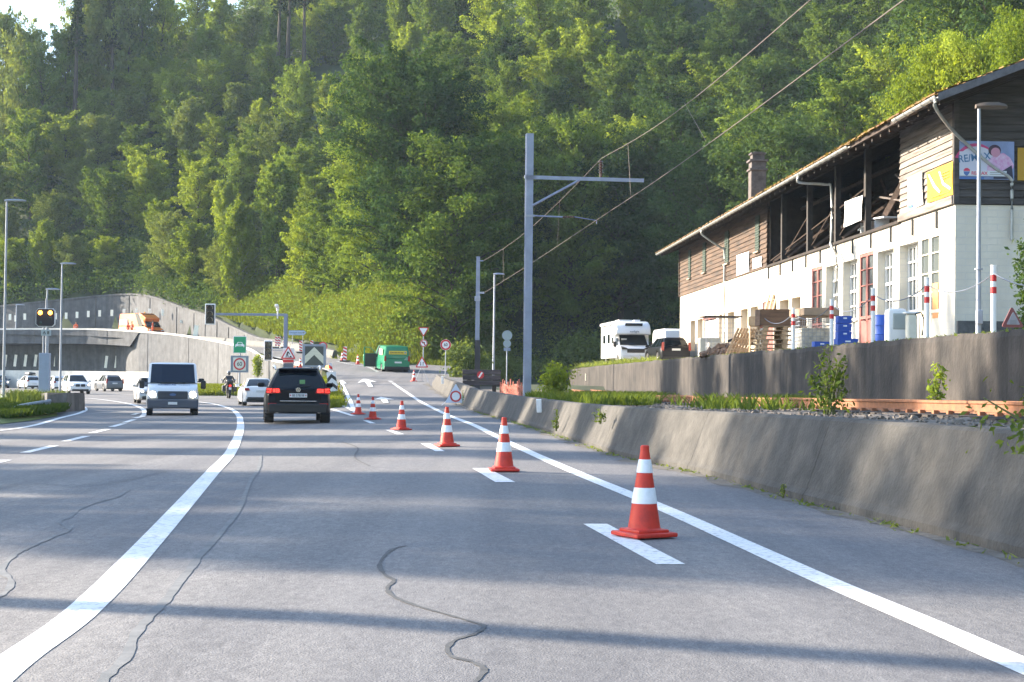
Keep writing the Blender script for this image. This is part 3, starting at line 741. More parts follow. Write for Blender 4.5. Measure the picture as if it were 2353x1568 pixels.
for _ in range(26000):
    p, nn, L = s_acc[rng.randrange(len(s_acc))]
    d = 2.5 + 92 * rng.random() ** 1.25
    q = p + nn * d + Vector((rng.uniform(-3, 3), rng.uniform(-3, 3)))
    dd = float(foot_dist(np.array([q.x]), np.array([q.y]))[0][0])
    if dd < (1.0 if q.x < -30 else (3.2 if q.x < -13 else (4.0 if q.x < -6 else 2.5))): continue
    try_tree(q.x, q.y, dd)
cand.sort(key=lambda c: math.hypot(c[0], c[1]))
# which of them can be seen at all: march the nearest first over a coarse picture
cov = np.zeros((160, 240)); vis = []
for c in cand:
    x, y, z, u, v, d = c
    tp = proj((x, y, z + 12)); w = 3.2 / y * FPX
    i0, i1 = int(max(0, (u - w) / 10)), int(min(239, (u + w) / 10)); j0, j1 = int(max(0, tp[1] / 10)), int(min(159, v / 10))
    if i1 < 0 or j1 < 0 or j0 > 159 or i0 > 239: continue
    sub = cov[j0:j1 + 1, i0:i1 + 1]
    if sub.size == 0: continue
    if (sub < 2).mean() > 0.10: vis.append(c); sub += 1
print('VISIBLE', len(vis)); vis = vis[:282]
for c in vis:
    x, y, z, u, v, d = c
    pt = proj((x, y, z + 10)); li = min(range(len(LMK)), key=lambda i: abs(LMK[i][0] - u)); cells.setdefault(li, []).append((-pt[1], c))
for li, L in cells.items():
    L.sort(key=lambda t: t[0])
    for n, (_, c) in enumerate(L):
        x, y, z, u, v, d = c
        w = rng.random()
        if d < 9 and 850 < u < 1330: k = rng.choice(['big1', 'big3', 'big1', 'big2']); sc = 0.85 + 0.2 * rng.random()
        elif d < 8 and u >= 1330: k = rng.choice(['b5', 'b5', 'big2']); sc = 0.8 + 0.25 * rng.random()
        elif 1000 < u < 1100 and v < 300 and w < 0.6: k = 'c1'; sc = 0.9 + 0.2 * rng.random()
        elif u < 760: k = rng.choice(['b1', 'b2', 'b2', 'b3', 'b4', 'n3', 'n1', 'b6', 'n2', 'b1']); sc = 0.62 + 0.34 * rng.random()
        elif u > 1500: k = rng.choice(['b5', 'b1', 'b5', 'b3', 'n1', 'b6', 'b3']); sc = 0.68 + 0.36 * rng.random()
        else: k = rng.choice(['b1', 'b3', 'b4', 'b6', 'b5', 'n1', 'b3', 'n2']); sc = 0.66 + 0.36 * rng.random()
        if d < 7 and k[0] == 'b' and not k.startswith('big'): sc *= 0.8
        place_tree(k, x, y, z - 0.4, rng.random() * 6.28, sc, f"{KD[k]}, {ROWS[min(n, 13)] if n < 14 else 'topmost'} up the slope above {LMK[li][1]}", szf=0.9 + 0.25 * rng.random())
print('TREES', len(cand), len(vis))
# stands of tall stems near the skyline
for k, (u, v, Y, s) in enumerate([(174, 150, 236, 1.15), (262, 95, 240, 1.0), (300, 30, 246, .95), (640, 45, 232, .95), (661, 50, 233, 1.0), (700, 30, 235, .9)]):
    q = at(u, v, Y); z = float(hill_z(np.array([q.x]), np.array([q.y]))[2][0])
    place_tree('h1', q.x, Y, z - 0.5, k * 1.3, s, ['tall bare-stemmed spruce against the patch of sky', 'tall bare stem just beside the sky-lit spruce', 'shorter bare stem further from the patch of sky', 'first bare stem near the skyline above the gantry pole', 'second bare stem near the skyline above the gantry pole', 'third bare stem near the skyline above the chevron board'][k], group='bare stems on the crest')
# the feathery tree in the corner below the sky
for k, (u, Y, vt, kk, l) in enumerate([(10, 243, 22, 'b2', 'feathery olive tree at the very corner of the picture'), (56, 239, 62, 'b2', 'feathery olive tree reaching into the patch of sky'), (104, 236, 104, 'b3', 'lower green tree under the patch of sky'), (150, 240, 58, 'b1', 'green tree closing the patch of sky'),
        (190, 243, -20, 'b2', 'olive tree behind the bare stem beside the sky'), (222, 246, -60, 'b3', 'tall green tree on the crest, second past the sky'), (252, 243, -40, 'b2', 'olive tree on the crest, third past the sky'), (290, 247, -70, 'b1', 'green tree on the crest, fourth past the sky'), (328, 246, -60, 'b3', 'tall green tree on the crest, fifth past the sky'), (365, 248, -70, 'b6', 'bright tree on the crest, sixth past the sky')]):
    q = at(u, 300, Y); z = float(hill_z(np.array([q.x]), np.array([q.y]))[2][0]); zt = at(u, vt, Y).z
    s = max(.6, (zt - z) / {'b1': 13, 'b2': 12, 'b3': 14, 'b6': 13.5}[kk]); o = place_tree(kk, q.x, Y, z, k * 2.0, 1, l); o.scale = (min(s, 1.05), min(s, 1.05), s)
# trees closing the openings high on the slope
def hill_at(u, v):
    d = ray(u, v)
    for t in np.arange(110, 330, 1.0):
        if CAMZ + d.z * t <= float(hill_z(np.array([d.x * t]), np.array([t]))[2][0]): return Vector((d.x * t, t, CAMZ + d.z * t))
    return None
for k, (u, v, kk, l) in enumerate([(762, 150, 'b1', 'mid green tree below the bare stems, near the top of the picture'), (806, 128, 'b3', 'tall green tree beside the opening high on the slope'), (778, 92, 'b6', 'bright tree in the opening high on the slope'), (735, 70, 'b2', 'olive tree just behind the third bare stem'),
        (870, 60, 'b1', 'mid green tree at the top edge of the picture above the green van'), (900, 20, 'b3', 'green tree crossing the top edge above the green van'), (835, 8, 'b2', 'olive tree crossing the top edge above the small roadside cone'), (600, 25, 'b1', 'green tree crossing the top edge before the bare stems'), (560, 12, 'b3', 'tall green tree crossing the top edge above the green motorway sign')]):
    q = hill_at(u, v)
    if q: place_tree(kk, q.x, q.y, q.z - .5, k * 1.3, .8 + .05 * (k % 3), l)
# bright tree behind the barn gable
for k, (u, v, Y, kk, s) in enumerate([(2115, 265, 70, 'f2', 0.8), (2215, 205, 68, 'f1', 0.85), (2330, 180, 64, 'f2', 0.9)]):
    q = at(u, v, Y); zt = at(u, [95, 95, 30][k], Y).z; Hh = 13.5 if kk == 'f2' else 11
    o = place_tree(kk, q.x + .6, Y, zt - Hh * s, k * 1.9, s, ['bright yellow-green tree just behind the mossy roof edge', 'bright green tree behind the mossy roof edge, second one along', 'yellow-green tree behind the top of the gable roof'][k], group='bright trees behind the barn roof'); o.scale = (s * .62, s * .62, s)

# trees beyond the left edge of the picture; they throw the bands of shade over the road
SH = [(13.2, 36, 23, 'big2', 5.6), (18.6, 40, 24.5, 'big1', 6.0), (27.0, 40, 24.0, 'b5', 3.4), (33.6, 44, 25.5, 'b3', 4.2), (42.0, 42, 27, 'big2', 6.5), (48.8, 45, 25.5, 'big1', 7.5), (56.0, 42, 24.0, 'big2', 7.5), (65, 50, 27, 'big1', 6.0), (75, 52, 26, 'big2', 6.0)]
for k, (y0, t, h, kk, wd_) in enumerate(SH):
    x = -0.931 * t; y = y0 + 0.365 * t; Hh, Ww = {'big1': (19, 12), 'big2': (18, 12.5), 'b5': (12.5, 8.8), 'b3': (14, 7.2)}[kk]
    o = place_tree(kk, x, y, g(x, y) - 0.3, k * 1.7, 1.0, 'large tree beside the motorway, outside the view, shading the road', group='roadside trees shading the road'); o.scale = (wd_ / Ww * 1.08, wd_ / Ww * 1.08, h / Hh)

for k_, o_ in PROT.items():
    if k_ not in used:
        for c_ in list(o_.children): bpy.data.objects.remove(c_)
        bpy.data.objects.remove(o_)
# ================================================================== undergrowth and grass
def tufts(name, label, P, rngn, h, w, lm, blades=5, lean=0.35, kind='stuff', cat=None):
    n = len(P); P = np.repeat(np.asarray(P, float), blades, 0); m = len(P)
    P[:, 0] += rngn.normal(size=m) * w * 1.6; P[:, 1] += rngn.normal(size=m) * w * 1.6
    a = rngn.random(m) * 6.283; hh = h * (0.45 + 0.8 * rngn.random(m)); D = np.stack([np.cos(a), np.sin(a), np.zeros(m)], 1) * (w * (0.5 + rngn.random(m)))[:, None]
    T = P + np.stack([rngn.normal(size=m) * lean * hh, rngn.normal(size=m) * lean * hh, hh], 1)
    M_ = P * 0.45 + T * 0.55; M_[:, 2] += 0.08 * hh
    V = np.stack([P - D * 0.5, P + D * 0.5, M_ + D * 0.42, T], 1).reshape(-1, 3)
    o = quads_obj(name, V, LM[lm]); return tag(o, label, cat, kind=kind)
def scrub(name, label, P, rngn, h, r, leaf, lm, k=14):
    P = np.repeat(np.asarray(P, float), k, 0); m = len(P); P = P + rngn.normal(size=(m, 3)) * np.array([r, r, 0]); P[:, 2] += h * rngn.random(m) ** 1.3
    o = quads_obj(name, leaf_quads(P, leaf, rngn, up=.5), LM[lm]); return tag(o, label, kind='stuff')
nr = np.random.default_rng(3)
def hill_pts(n, cond, dlo, dhi):
    out = []
    while len(out) < n:
        k = nr.integers(0, len(s_acc), 4000); d = dlo + (dhi - dlo) * nr.random(4000)
        x = np.array([s_acc[i][0].x + s_acc[i][1].x * e for i, e in zip(k, d)]); y = np.array([s_acc[i][0].y + s_acc[i][1].y * e for i, e in zip(k, d)])
        ok = cond(x, y); x, y = x[ok], y[ok]; fd_ = foot_dist(x, y)[0]; ok = (fd_ > dlo - 1) & (fd_ < dhi + 2); x, y = x[ok], y[ok]
        if len(x) == 0: break
        z = ground_z(x, y); out += list(zip(x, y, z))
    return out[:n]
inview = lambda x, y: (y > 50) & (x / y > -0.36) & (x / y < 0.34)
tufts('grass', 'sunlit yellow-green grass bank below the trees', hill_pts(7000, lambda x, y: inview(x, y) & (x < -15.5) & (x > -34), 0.6, 5.5) + hill_pts(7000, lambda x, y: inview(x, y) & (x < 0) & (x > -15.5), -3.5, 6.0), nr, 0.55, 0.075, 'grass', 7)
scrub('undergrowth', 'low weeds and brambles scattered through the sunlit grass bank', hill_pts(2600, lambda x, y: inview(x, y) & (x < -1) & (x > -60), 1.0, 8), nr, 1.1, 0.6, 0.22, 'broad', 14)
scrub('undergrowth', 'bushes along the top of the tall rear wall', hill_pts(3800, lambda x, y: (y > 50) & (x / y > -.45) & (x < -34), 0.4, 10), nr, 2.2, 0.8, 0.3, 'dark', 16)
scrub('undergrowth', 'dark green undergrowth on the wooded slope', hill_pts(10500, lambda x, y: inview(x, y), 6, 105), nr, 1.6, 0.6, 0.38, 'dark', 14)
scrub('undergrowth', 'green scrub at the foot of the slope beyond the yard', hill_pts(4500, lambda x, y: inview(x, y) & (x > -3), -2.5, 6), nr, 1.3, 0.5, 0.22, 'olive', 14)
# grass in front of the ramp wall
P = []
for _ in range(7000):
    u = nr.uniform(455, 640); Y = nr.uniform(129, 158); q = at(u, 800, Y); 
    if q.x < float(XL(Y)) - 0.8: P.append((q.x, Y, g(q.x, Y) + 0.45 * min(1, (Y - 129) / 8)))
P = np.array(P)
gm = MB(); mm = [Vector(at(u, 800, Y)) for u, Y in ((440, 165), (455, 131), (520, 129.5), (600, 128), (640, 127.5))] + [Vector((float(XL(y)) - .75, y, 0)) for y in (129, 134, 139, 145, 150, 156, 160, 164)]
tri = tessellate_polygon([[Vector((p.x, p.y, 0)) for p in mm]])
gm._a([(p.x, p.y, g(p.x, p.y) + (0.06 if p.y < 132 else 0.35)) for p in mm], [tuple(t) for t in tri]); M_GRS = mat('grass_soil', (0.09, 0.12, 0.03), 0.95, rgb2=(0.17, 0.2, 0.045), scale=1.2)
struct(gm.build('verge_ground', M_GRS))
tufts('grass', 'bright green grass verge in front of the ramp wall', P, nr, 0.42, 0.07, 'grass', 7)
# gore grass beside the exit lane
P = []
for _ in range(2600):
    y = nr.uniform(66, 112); x = float(XL(y)) - 0.45 - 2.4 * nr.random(); P.append((x, y, g(x, y)))
tufts('grass', 'yellow-green grass wedge between the motorway and the exit lane', P, nr, 0.28, 0.09, 'grass', 5)
# ================================================================== the barn
HX, HY, HZ = 14.8 - 0.048 * 44.7, 44.7, 2.28
HR = 0.048
barn = thing('barn', 'long barn with white ground floor and dark weathered timber upper floor', 'barn', (HX, HY, HZ), HR)
HM = Matrix.Translation((HX, HY, HZ)) @ Matrix.Rotation(HR, 4, 'Z'); HI = HM.inverted()
def fac(u, v, x=0.0):            # picture -> facade (distance along, height)
    d4 = HI.to_3x3() @ ray(u, v); o = HI @ Vector((0, 0, CAMZ)); t = (x - o.x) / d4.x; p = o + d4 * t; return p.y, p.z
def brick_white():
    m = mat('white_brick', (0.66, 0.62, 0.53), 0.75, var=0.06, scale=1.2, streak=0.07); b = m.node_tree.nodes['Principled BSDF']; L = m.node_tree.links
    tc = nd(m, 'ShaderNodeTexCoord'); mp = nd(m, 'ShaderNodeMapping'); mp.inputs['Rotation'].default_value = (R(90), 0, R(90))
    sx = nd(m, 'ShaderNodeSeparateXYZ'); L.new(tc.outputs['Object'], sx.inputs[0])
    ad = nd(m, 'ShaderNodeMath'); ad.operation = 'ADD'; L.new(sx.outputs[0], ad.inputs[0]); L.new(sx.outputs[1], ad.inputs[1])
    cb = nd(m, 'ShaderNodeCombineXYZ'); L.new(ad.outputs[0], cb.inputs[0]); L.new(sx.outputs[2], cb.inputs[1])
    br = nd(m, 'ShaderNodeTexBrick'); br.inputs['Scale'].default_value = 1.0; br.inputs['Brick Width'].default_value = 0.62; br.inputs['Row Height'].default_value = 0.20; br.inputs['Mortar Size'].default_value = 0.012
    L.new(cb.outputs[0], br.inputs['Vector'])
    bp = nd(m, 'ShaderNodeBump'); bp.inputs['Strength'].default_value = 0.5; bp.inputs['Distance'].default_value = 0.02; bp.invert = True
    L.new(br.outputs['Fac'], bp.inputs['Height']); L.new(bp.outputs[0], b.inputs['Normal'])
    old = b.inputs['Base Color'].links[0].from_socket
    mx = nd(m, 'ShaderNodeMix'); mx.data_type = 'RGBA'; mx.inputs[7].default_value = (0.60, 0.575, 0.52, 1); L.new(br.outputs['Fac'], mx.inputs[0]); L.new(old, mx.inputs[6]); L.new(mx.outputs[2], b.inputs['Base Color'])
    return m
M_BRK = brick_white()
M_PLAS = mat('cream_plaster', (0.60, 0.54, 0.44), 0.85, var=0.07, scale=0.8, streak=0.08, bump=0.3, bscale=12)
M_TAN = mat('tan_niche', (0.36, 0.31, 0.25), 0.9, var=0.08, scale=2)
M_REDD = mat('red_door_paint', (0.27, 0.095, 0.08), 0.7, var=0.35, scale=7, stretch=(1, 1, .3), bump=0.3)
M_WIN = glassmat('window_pane', (0.10, 0.115, 0.12))
M_CREAM = mat('cream_frame', (0.70, 0.66, 0.54), 0.6, var=0.06, scale=5)
M_GRN = mat('green_shutter', (0.014, 0.036, 0.024), 0.7, var=0.2, scale=6)
M_ROOF = mat('mossy_roof', (0.14, 0.065, 0.035), 0.95, rgb2=(0.20, 0.14, 0.045), scale=2.5, bump=1.0, bscale=10)
M_ZINC = mat('zinc_gutter', (0.40, 0.41, 0.40), 0.45, 0.4, var=0.15, scale=6)
M_PLINTH = mat('plinth_stone', (0.10, 0.10, 0.10), 0.9, var=0.35, scale=4, bump=0.8)

LEN = fac(1563, 683)[0]; ZT = fac(1563, 683)[1]
zt2 = fac(2193, 470)[1]; ZT = (ZT + zt2) / 2
def hole(u0, u1, vt, vb=None, uref=None):
    s1 = fac(u0, vt)[0]; s0 = fac(u1, vt)[0]; zt = fac((u0 + u1) / 2, vt)[1]
    zb = 0.02 if vb is None else fac((u0 + u1) / 2, vb)[1]
    return [s0, s1, zb, zt]
def zx(x): return 1493.7 + x * .3482
def zy(y): return 287.2 + y * .3482
niches = [hole(zx(a), zx(b), zy(c)) for a, b, c in ((267, 298, 1300), (312, 347, 1288), (457, 475, 1256), (512, 555, 1240), (600, 645, 1212), (663, 712, 1195), (855, 915, 1145), (935, 993, 1125))]
nz = sum(n[3] for n in niches) / len(niches)
for n in niches: n[3] = nz; n[2] = 0.75
wdoor = hole(zx(358), zx(435), zy(1275)); wdoor[3] = nz
rdoor0 = hole(zx(742), zx(815), zy(1148)); rdoor0[3] = nz + 0.1
rdoor1 = hole(zx(1067), zx(1137), zy(945)); rdoor2 = hole(1974.5, 2007, 584); gdoor = hole(2113, 2159, 533)
wins = [hole(1898, 1927, 612, 735), hole(1937, 1971, 600, 742), hole(2016, 2054, 575, 728), hole(2067, 2110, 556, 719)]
dz = (rdoor1[3] + rdoor2[3] + gdoor[3]) / 3
for d_ in (rdoor1, rdoor2, gdoor): d_[3] = dz
wz = sum(w[3] for w in wins) / 4; wb = sum(w[2] for w in wins) / 4
for w_ in wins: w_[3] = wz; w_[2] = wb
SPLIT = rdoor1[1] + 1.2           # brick near, plaster far
def wall_holes(mb, s0, s1, z0, z1, holes, th, M=None, x0=0.0):
    S = sorted({s0, s1, *[h[0] for h in holes], *[h[1] for h in holes]}); Z = sorted({z0, z1, *[h[2] for h in holes], *[h[3] for h in holes]})
    S = [s for s in S if s0 <= s <= s1]; Z = [z for z in Z if z0 <= z <= z1]
    def inh(s, z): return any(h[0] < s < h[1] and h[2] < z < h[3] for h in holes)
    for i in range(len(S) - 1):
        for j in range(len(Z) - 1):
            a, b, c, d = S[i], S[i + 1], Z[j], Z[j + 1]
            if inh((a + b) / 2, (c + d) / 2): continue
            for x in (x0, x0 + th): mb.quad((x, a, c), (x, b, c), (x, b, d), (x, a, d))
    for a, b, c, d in holes:
        if b < s0 or a > s1: continue
        mb.quad((x0, a, c), (x0, a, d), (x0 + th, a, d), (x0 + th, a, c)); mb.quad((x0, b, c), (x0, b, d), (x0 + th, b, d), (x0 + th, b, c))
        mb.quad((x0, a, d), (x0, b, d), (x0 + th, b, d), (x0 + th, a, d)); mb.quad((x0, a, c), (x0, b, c), (x0 + th, b, c), (x0 + th, a, c))
    mb.quad((x0, s0, z0), (x0, s0, z1), (x0 + th, s0, z1), (x0 + th, s0, z0)); mb.quad((x0, s1, z0), (x0, s1, z1), (x0 + th, s1, z1), (x0 + th, s1, z0))
    mb.quad((x0, s0, z1), (x0, s1, z1), (x0 + th, s1, z1), (x0 + th, s0, z1))
mb = MB(); wall_holes(mb, 0, SPLIT, 0, ZT, [rdoor1, rdoor2, gdoor] + wins, 0.45)
WDT = 11.0
mb.box((WDT / 2 + 0.22, 0.2, ZT / 2), (WDT - 0.46, 0.4, ZT)); mb.build('brick_wall', M_BRK, barn)
mb = MB(); wall_holes(mb, SPLIT + 0.003, LEN, 0, ZT + 0.001, niches + [wdoor, rdoor0], 0.45, x0=0.002)
mb.box((WDT / 2 + 0.22, LEN - 0.2, ZT / 2), (WDT - 0.46, 0.4, ZT)); mb.box((WDT - 0.2, LEN / 2, ZT / 2), (0.4, LEN - .9, ZT)); mb.build('plaster_wall', M_PLAS, barn)
mb = MB(); mb.box((WDT / 2 - 0.1, -0.06, 0.38), (WDT - 0.3, 0.12, 0.86)); mb.build('plinth', M_PLINTH, barn)
mb = MB()
for n in niches: mb.box((0.42, (n[0] + n[1]) / 2, (n[2] + n[3]) / 2), (0.05, n[1] - n[0] - .002, n[3] - n[2] - .002))
mb.build('recess_panel', M_TAN, barn)
for k in range(11): mb = MB(); mb.box((-0.03, 1.6 + k * 2.35, ZT - 0.28), (0.05, 0.10, 0.5)); mb.build('anchor_strap', M_DKMET, barn)
def frame(mb, s0, s1, z0, z1, x, w=0.07, d=0.06):
    mb.box((x, (s0 + s1) / 2, z0 + w / 2), (d, s1 - s0, w)); mb.box((x, (s0 + s1) / 2, z1 - w / 2), (d, s1 - s0, w))
    mb.box((x, s0 + w / 2, (z0 + z1) / 2), (d, w, z1 - z0 - 2 * w)); mb.box((x, s1 - w / 2, (z0 + z1) / 2), (d, w, z1 - z0 - 2 * w))
for w_ in wins:
    a, b, c, d = w_; win = MB(); frame(win, a + .01, b - .01, c + .01, d - .01, 0.30, 0.09)
    s = (a + b) / 2; win.box((0.28, s, (c + d) / 2), (0.07, 0.08, d - c - .2))
    for k in range(1, 4): win.box((0.285, s, c + (d - c) * k / 4), (0.06, b - a - .2, 0.05 if k != 2 else 0.09))
    for q in ((a + s) / 2, (b + s) / 2): win.box((0.30, q, (c + d) / 2), (0.035, 0.03, d - c - .2))
    wo = win.build('window', M_WHITE, barn)
    p_ = MB(); p_.box((0.34, s, (c + d) / 2), (0.012, b - a - .04, d - c - .04)); p_.build('pane', M_WIN, wo)
    sl = MB(); sl.box((0.06, s, c - 0.03), (0.28, b - a + .1, 0.06)); sl.build('sill', M_CONCW, wo)
def glazed_door(a, b, c, d, m, x, label=None, zsplit=0.36, orange=False):
    o_ = MB(); s = (a + b) / 2; zs = c + (d - c) * zsplit
    for p, q in ((a, s - .005), (s + .005, b)):
        frame(o_, p + .01, q - .01, c + .01, d - .01, x, 0.10, 0.07); o_.box((x + .005, (p + q) / 2, (c + zs) / 2), (0.05, q - p - .2, zs - c - .18)); o_.box((x, (p + q) / 2, zs), (0.07, q - p - .22, 0.1))
        for k in range(1, 4): o_.box((x, (p + q) / 2, zs + (d - zs) * k / 4), (0.05, q - p - .22, 0.035))
    do = o_.build('door', m, barn)
    if label: do['label'] = label
    p_ = MB(); p_.box((x + 0.03, s, (zs + d) / 2), (0.012, b - a - .1, d - zs - .1)); p_.build('pane', M_WIN, do)
    h_ = MB(); h_.cyl((x - 0.10, s + 0.08, c + 1.15), (x - 0.02, s + 0.08, c + 1.15), 0.012); h_.box((x - 0.11, s + 0.14, c + 1.15), (0.02, 0.14, 0.02)); h_.build('handle', M_DKMET, do)
    if orange:
        p_ = MB(); p_.box((x - 0.02, (a + s) / 2, c + (d - c) * .42), (0.02, (s - a) * .55, (d - c) * .3)); p_.build('orange_panel', mat('orange_board', (0.75, 0.33, 0.12), 0.7), do)
    return do
glazed_door(*rdoor1, M_REDD, 0.06, 'tall red glazed double door further along the wall'); glazed_door(*rdoor2, M_REDD, 0.06, 'peeling red glazed double door between white windows')
glazed_door(*gdoor, M_CREAM, 0.06, 'cream glazed door near the corner with an orange pane', 0.33, True)
mb = MB(); a, b, c, d = wdoor
mb.box((0.10, (a + b) / 2, (c + d) / 2 - .08), (0.06, b - a - .06, d - c - .2)); mb.box((0.06, (a + b) / 2, (c + d) / 2 - .08), (0.03, 0.05, d - c - .22)); wo = mb.build('door', M_WHITE, barn); wo['label'] = 'plain white double door with red lintel'
mb = MB(); mb.box((0.0, (a + b) / 2, d - 0.07), (0.16, b - a - .01, 0.15)); mb.build('lintel', M_REDD, wo)
mb = MB(); a, b, c, d = rdoor0
for k in range(8): mb.box((0.08 + (k % 2) * .006, a + (b - a) * (k + .5) / 8, (c + d) / 2), (0.05, (b - a) / 8 - .012, d - c - .04))
mb.box((0.05, (a + b) / 2, c + .6), (0.03, b - a - .1, .12)); mb.box((0.05, (a + b) / 2, d - .5), (0.03, b - a - .1, .12)); mb.build('door', M_REDD, barn)['label'] = 'plain red boarded door with planks leaning on it'

# ---- upper floor
ZE = HZ  # local eave height
def facx(u, v, x): return fac(u, v, x)
OV = -1.2
ze1 = fac(1512, 585, OV); ze2 = fac(2160, 215, OV); ZEV = (ze1[1] + ze2[1]) / 2; S_FAR = ze1[0]; S_NEAR = ze2[0]
SL = math.tan(R(21.5)); RIDGE = WDT / 2
def zr(x): return ZEV + 0.05 + SL * (x - OV)
def boards(mb, s0, s1, z0, z1, x=0.0, bh=0.2, outward=-1, holes=()):
    n = max(1, int(round((z1 - z0) / bh))); h = (z1 - z0) / n; rr = random.Random(int(s0 * 10 + z0))
    for k in range(n):
        a, b = z0 + k * h, z0 + (k + 1) * h; segs_ = [(s0, s1)]
        for (p, q, c, d) in holes:
            if c < (a + b) / 2 < d:
                ns = []
                for (u_, w_) in segs_:
                    if q <= u_ or p >= w_: ns.append((u_, w_)); continue
                    if p > u_: ns.append((u_, p))
                    if q < w_: ns.append((q, w_))
                segs_ = ns
        for (u_, w_) in segs_:
            cuts = [u_]; 
            while w_ - cuts[-1] > 5: cuts.append(cuts[-1] + 3 + 2 * rr.random())
            cuts.append(w_)
            for i in range(len(cuts) - 1):
                p, q = cuts[i] + .003, cuts[i + 1] - .003; j = rr.random() * .012
                mb._a([(x + outward * (.055 + j), p, a), (x + outward * (.055 + j), q, a), (x + outward * .012, q, b + .02), (x + outward * .012, p, b + .02), (x, p, a), (x, q, a)],
                      [(0, 1, 2, 3), (4, 5, 1, 0)])
BAYF = fac(zx(775), zy(945))[0]      # end of the far boarded part
BAYN = fac(2070, 508)[0]             # start of the near boarded bay
zwt = zr(0) - 0.10
shut = []
for a, b, c, d in ((262, 275, 838, 1012), (357, 375, 788, 972), (503, 527, 700, 905), (706, 730, 594, 820)):
    s1, z1_ = fac(zx(a), zy(c)); s0, z0_ = fac(zx(b), zy(d)); shut.append([s0, s1, z0_, z1_])
sz1 = sum(s[3] for s in shut) / 4; sz0 = sum(s[2] for s in shut) / 4
for s in shut: s[3] = min(sz1, zwt - .3); s[2] = sz0
mb = MB(); boards(mb, BAYF, LEN, ZT + .02, zwt, 0.0, 0.22, holes=shut)
mb.box((0.06, (BAYF + LEN) / 2, (ZT + zwt) / 2), (0.1, LEN - BAYF - .1, zwt - ZT - .05)); mb.box((-0.02, LEN + 0.02, (ZT + zwt) / 2), (0.16, 0.14, zwt - ZT)); mb.build('timber_wall', M_WOODD, barn, recalc=False)
for s in shut:
    m_ = MB(); m_.box((-0.06, (s[0] + s[1]) / 2, (s[2] + s[3]) / 2), (0.06, s[1] - s[0], s[3] - s[2]))
    for k in range(14): m_.box((-0.095, (s[0] + s[1]) / 2, s[2] + (k + .5) * (s[3] - s[2]) / 14), (0.02, s[1] - s[0] - .1, 0.05), ry=0.4)
    so = m_.build('shutter', M_GRN, barn); m_ = MB(); m_.box((-0.09, (s[0] + s[1]) / 2, s[2] - .06), (0.16, s[1] - s[0] + .2, .07)); m_.build('sill', mat('pale_wood', (0.33, 0.27, 0.2), .8, var=.2), so)
mb = MB(); boards(mb, 0, BAYN, ZT + .26, zwt, 0.0, 0.21); mb.box((0.06, BAYN / 2, (ZT + zwt) / 2), (0.1, BAYN - .1, zwt - ZT - .05)); mb.box((-0.055, BAYN / 2, ZT + .14), (0.11, BAYN, .24)); mb.build('timber_wall', mat('bay_wood', (0.11, 0.095, 0.085), .85, rgb2=(.30, .265, .235), scale=2.2, stretch=(1, .22, 3), bump=.5, bscale=12), barn, recalc=False)
# gable boards
mb = MB(); n = 32; h = 0.21; rr = random.Random(9)
for k in range(30):
    a = ZT + .02 + k * h; b = a + h; xa = 0.02 if a < zr(0) - .2 else (a - (ZEV + .05)) / SL + OV + .35
    if xa > RIDGE - .4: break
    xb = WDT - xa
    mb._a([(xa, -.055 - rr.random() * .012, a), (xb, -.055, a), (xb, -.012, b + .02), (xa, -.012, b + .02), (xb, 0.02, a), (xa, 0.02, a)], [(0, 1, 2, 3), (0, 5, 4, 1)])
mb.box((-0.0, -0.03, (ZT + zwt) / 2), (0.15, 0.16, zwt - ZT - .02)); 
mb.build('gable_wall', M_WOODG, barn, recalc=False)
# roof
mb = MB()
def roofseg(x0, x1, s0, s1, t=0.14, up=0.0):
    mb._a([(x0, s0, zr(x0) + up), (x1, s0, zr(x1) + up), (x1, s1, zr(x1) + up), (x0, s1, zr(x0) + up), (x0, s0, zr(x0) - t + up), (x1, s0, zr(x1) - t + up), (x1, s1, zr(x1) - t + up), (x0, s1, zr(x0) - t + up)],
          [(0, 1, 2, 3), (7, 6, 5, 4), (0, 4, 5, 1), (1, 5, 6, 2), (2, 6, 7, 3), (3, 7, 4, 0)])
roofseg(OV, RIDGE, S_NEAR, S_FAR)
mb._a([(RIDGE, S_NEAR, zr(RIDGE)), (WDT - OV, S_NEAR, zr(OV)), (WDT - OV, S_FAR, zr(OV)), (RIDGE, S_FAR, zr(RIDGE)), (RIDGE, S_NEAR, zr(RIDGE) - .14), (WDT - OV, S_NEAR, zr(OV) - .14), (WDT - OV, S_FAR, zr(OV) - .14), (RIDGE, S_FAR, zr(RIDGE) - .14)], [(0, 1, 2, 3), (7, 6, 5, 4), (0, 4, 5, 1), (2, 6, 7, 3), (1, 5, 6, 2)])
rf = mb.build('roof', mat('roof_underside', (0.05, 0.036, 0.03), .9, var=.3, scale=3), barn)
mb = MB(); rr = random.Random(3); nx_, ns_ = 22, 150         # uneven mossy tiles lie on the roof
for i in range(nx_):
    for j in range(ns_):
        x0 = OV - .1 + (RIDGE - OV + .1) * i / nx_; x1 = x0 + (RIDGE - OV + .1) / nx_ + .05; s0 = S_NEAR + (S_FAR - S_NEAR) * j / ns_; s1 = s0 + (S_FAR - S_NEAR) / ns_ - .01
        u0 = .03 + rr.random() * .03; e = rr.random() * .08 if i == 0 else 0; z0 = zr(x0 - e) + u0 + .03; z1 = zr(x1) + u0
        mb._a([(x0 - e, s0, z0), (x0 - e, s1, z0 + rr.random() * .02), (x1, s1, z1), (x1, s0, z1), (x0 - e, s0, z0 - .035), (x0 - e, s1, z0 - .035)], [(0, 3, 2, 1), (0, 1, 5, 4)])
mb.build('roof_tiles', M_ROOF, rf, recalc=False)
mb = MB(); V_ = []; rr2 = np.random.default_rng(8)
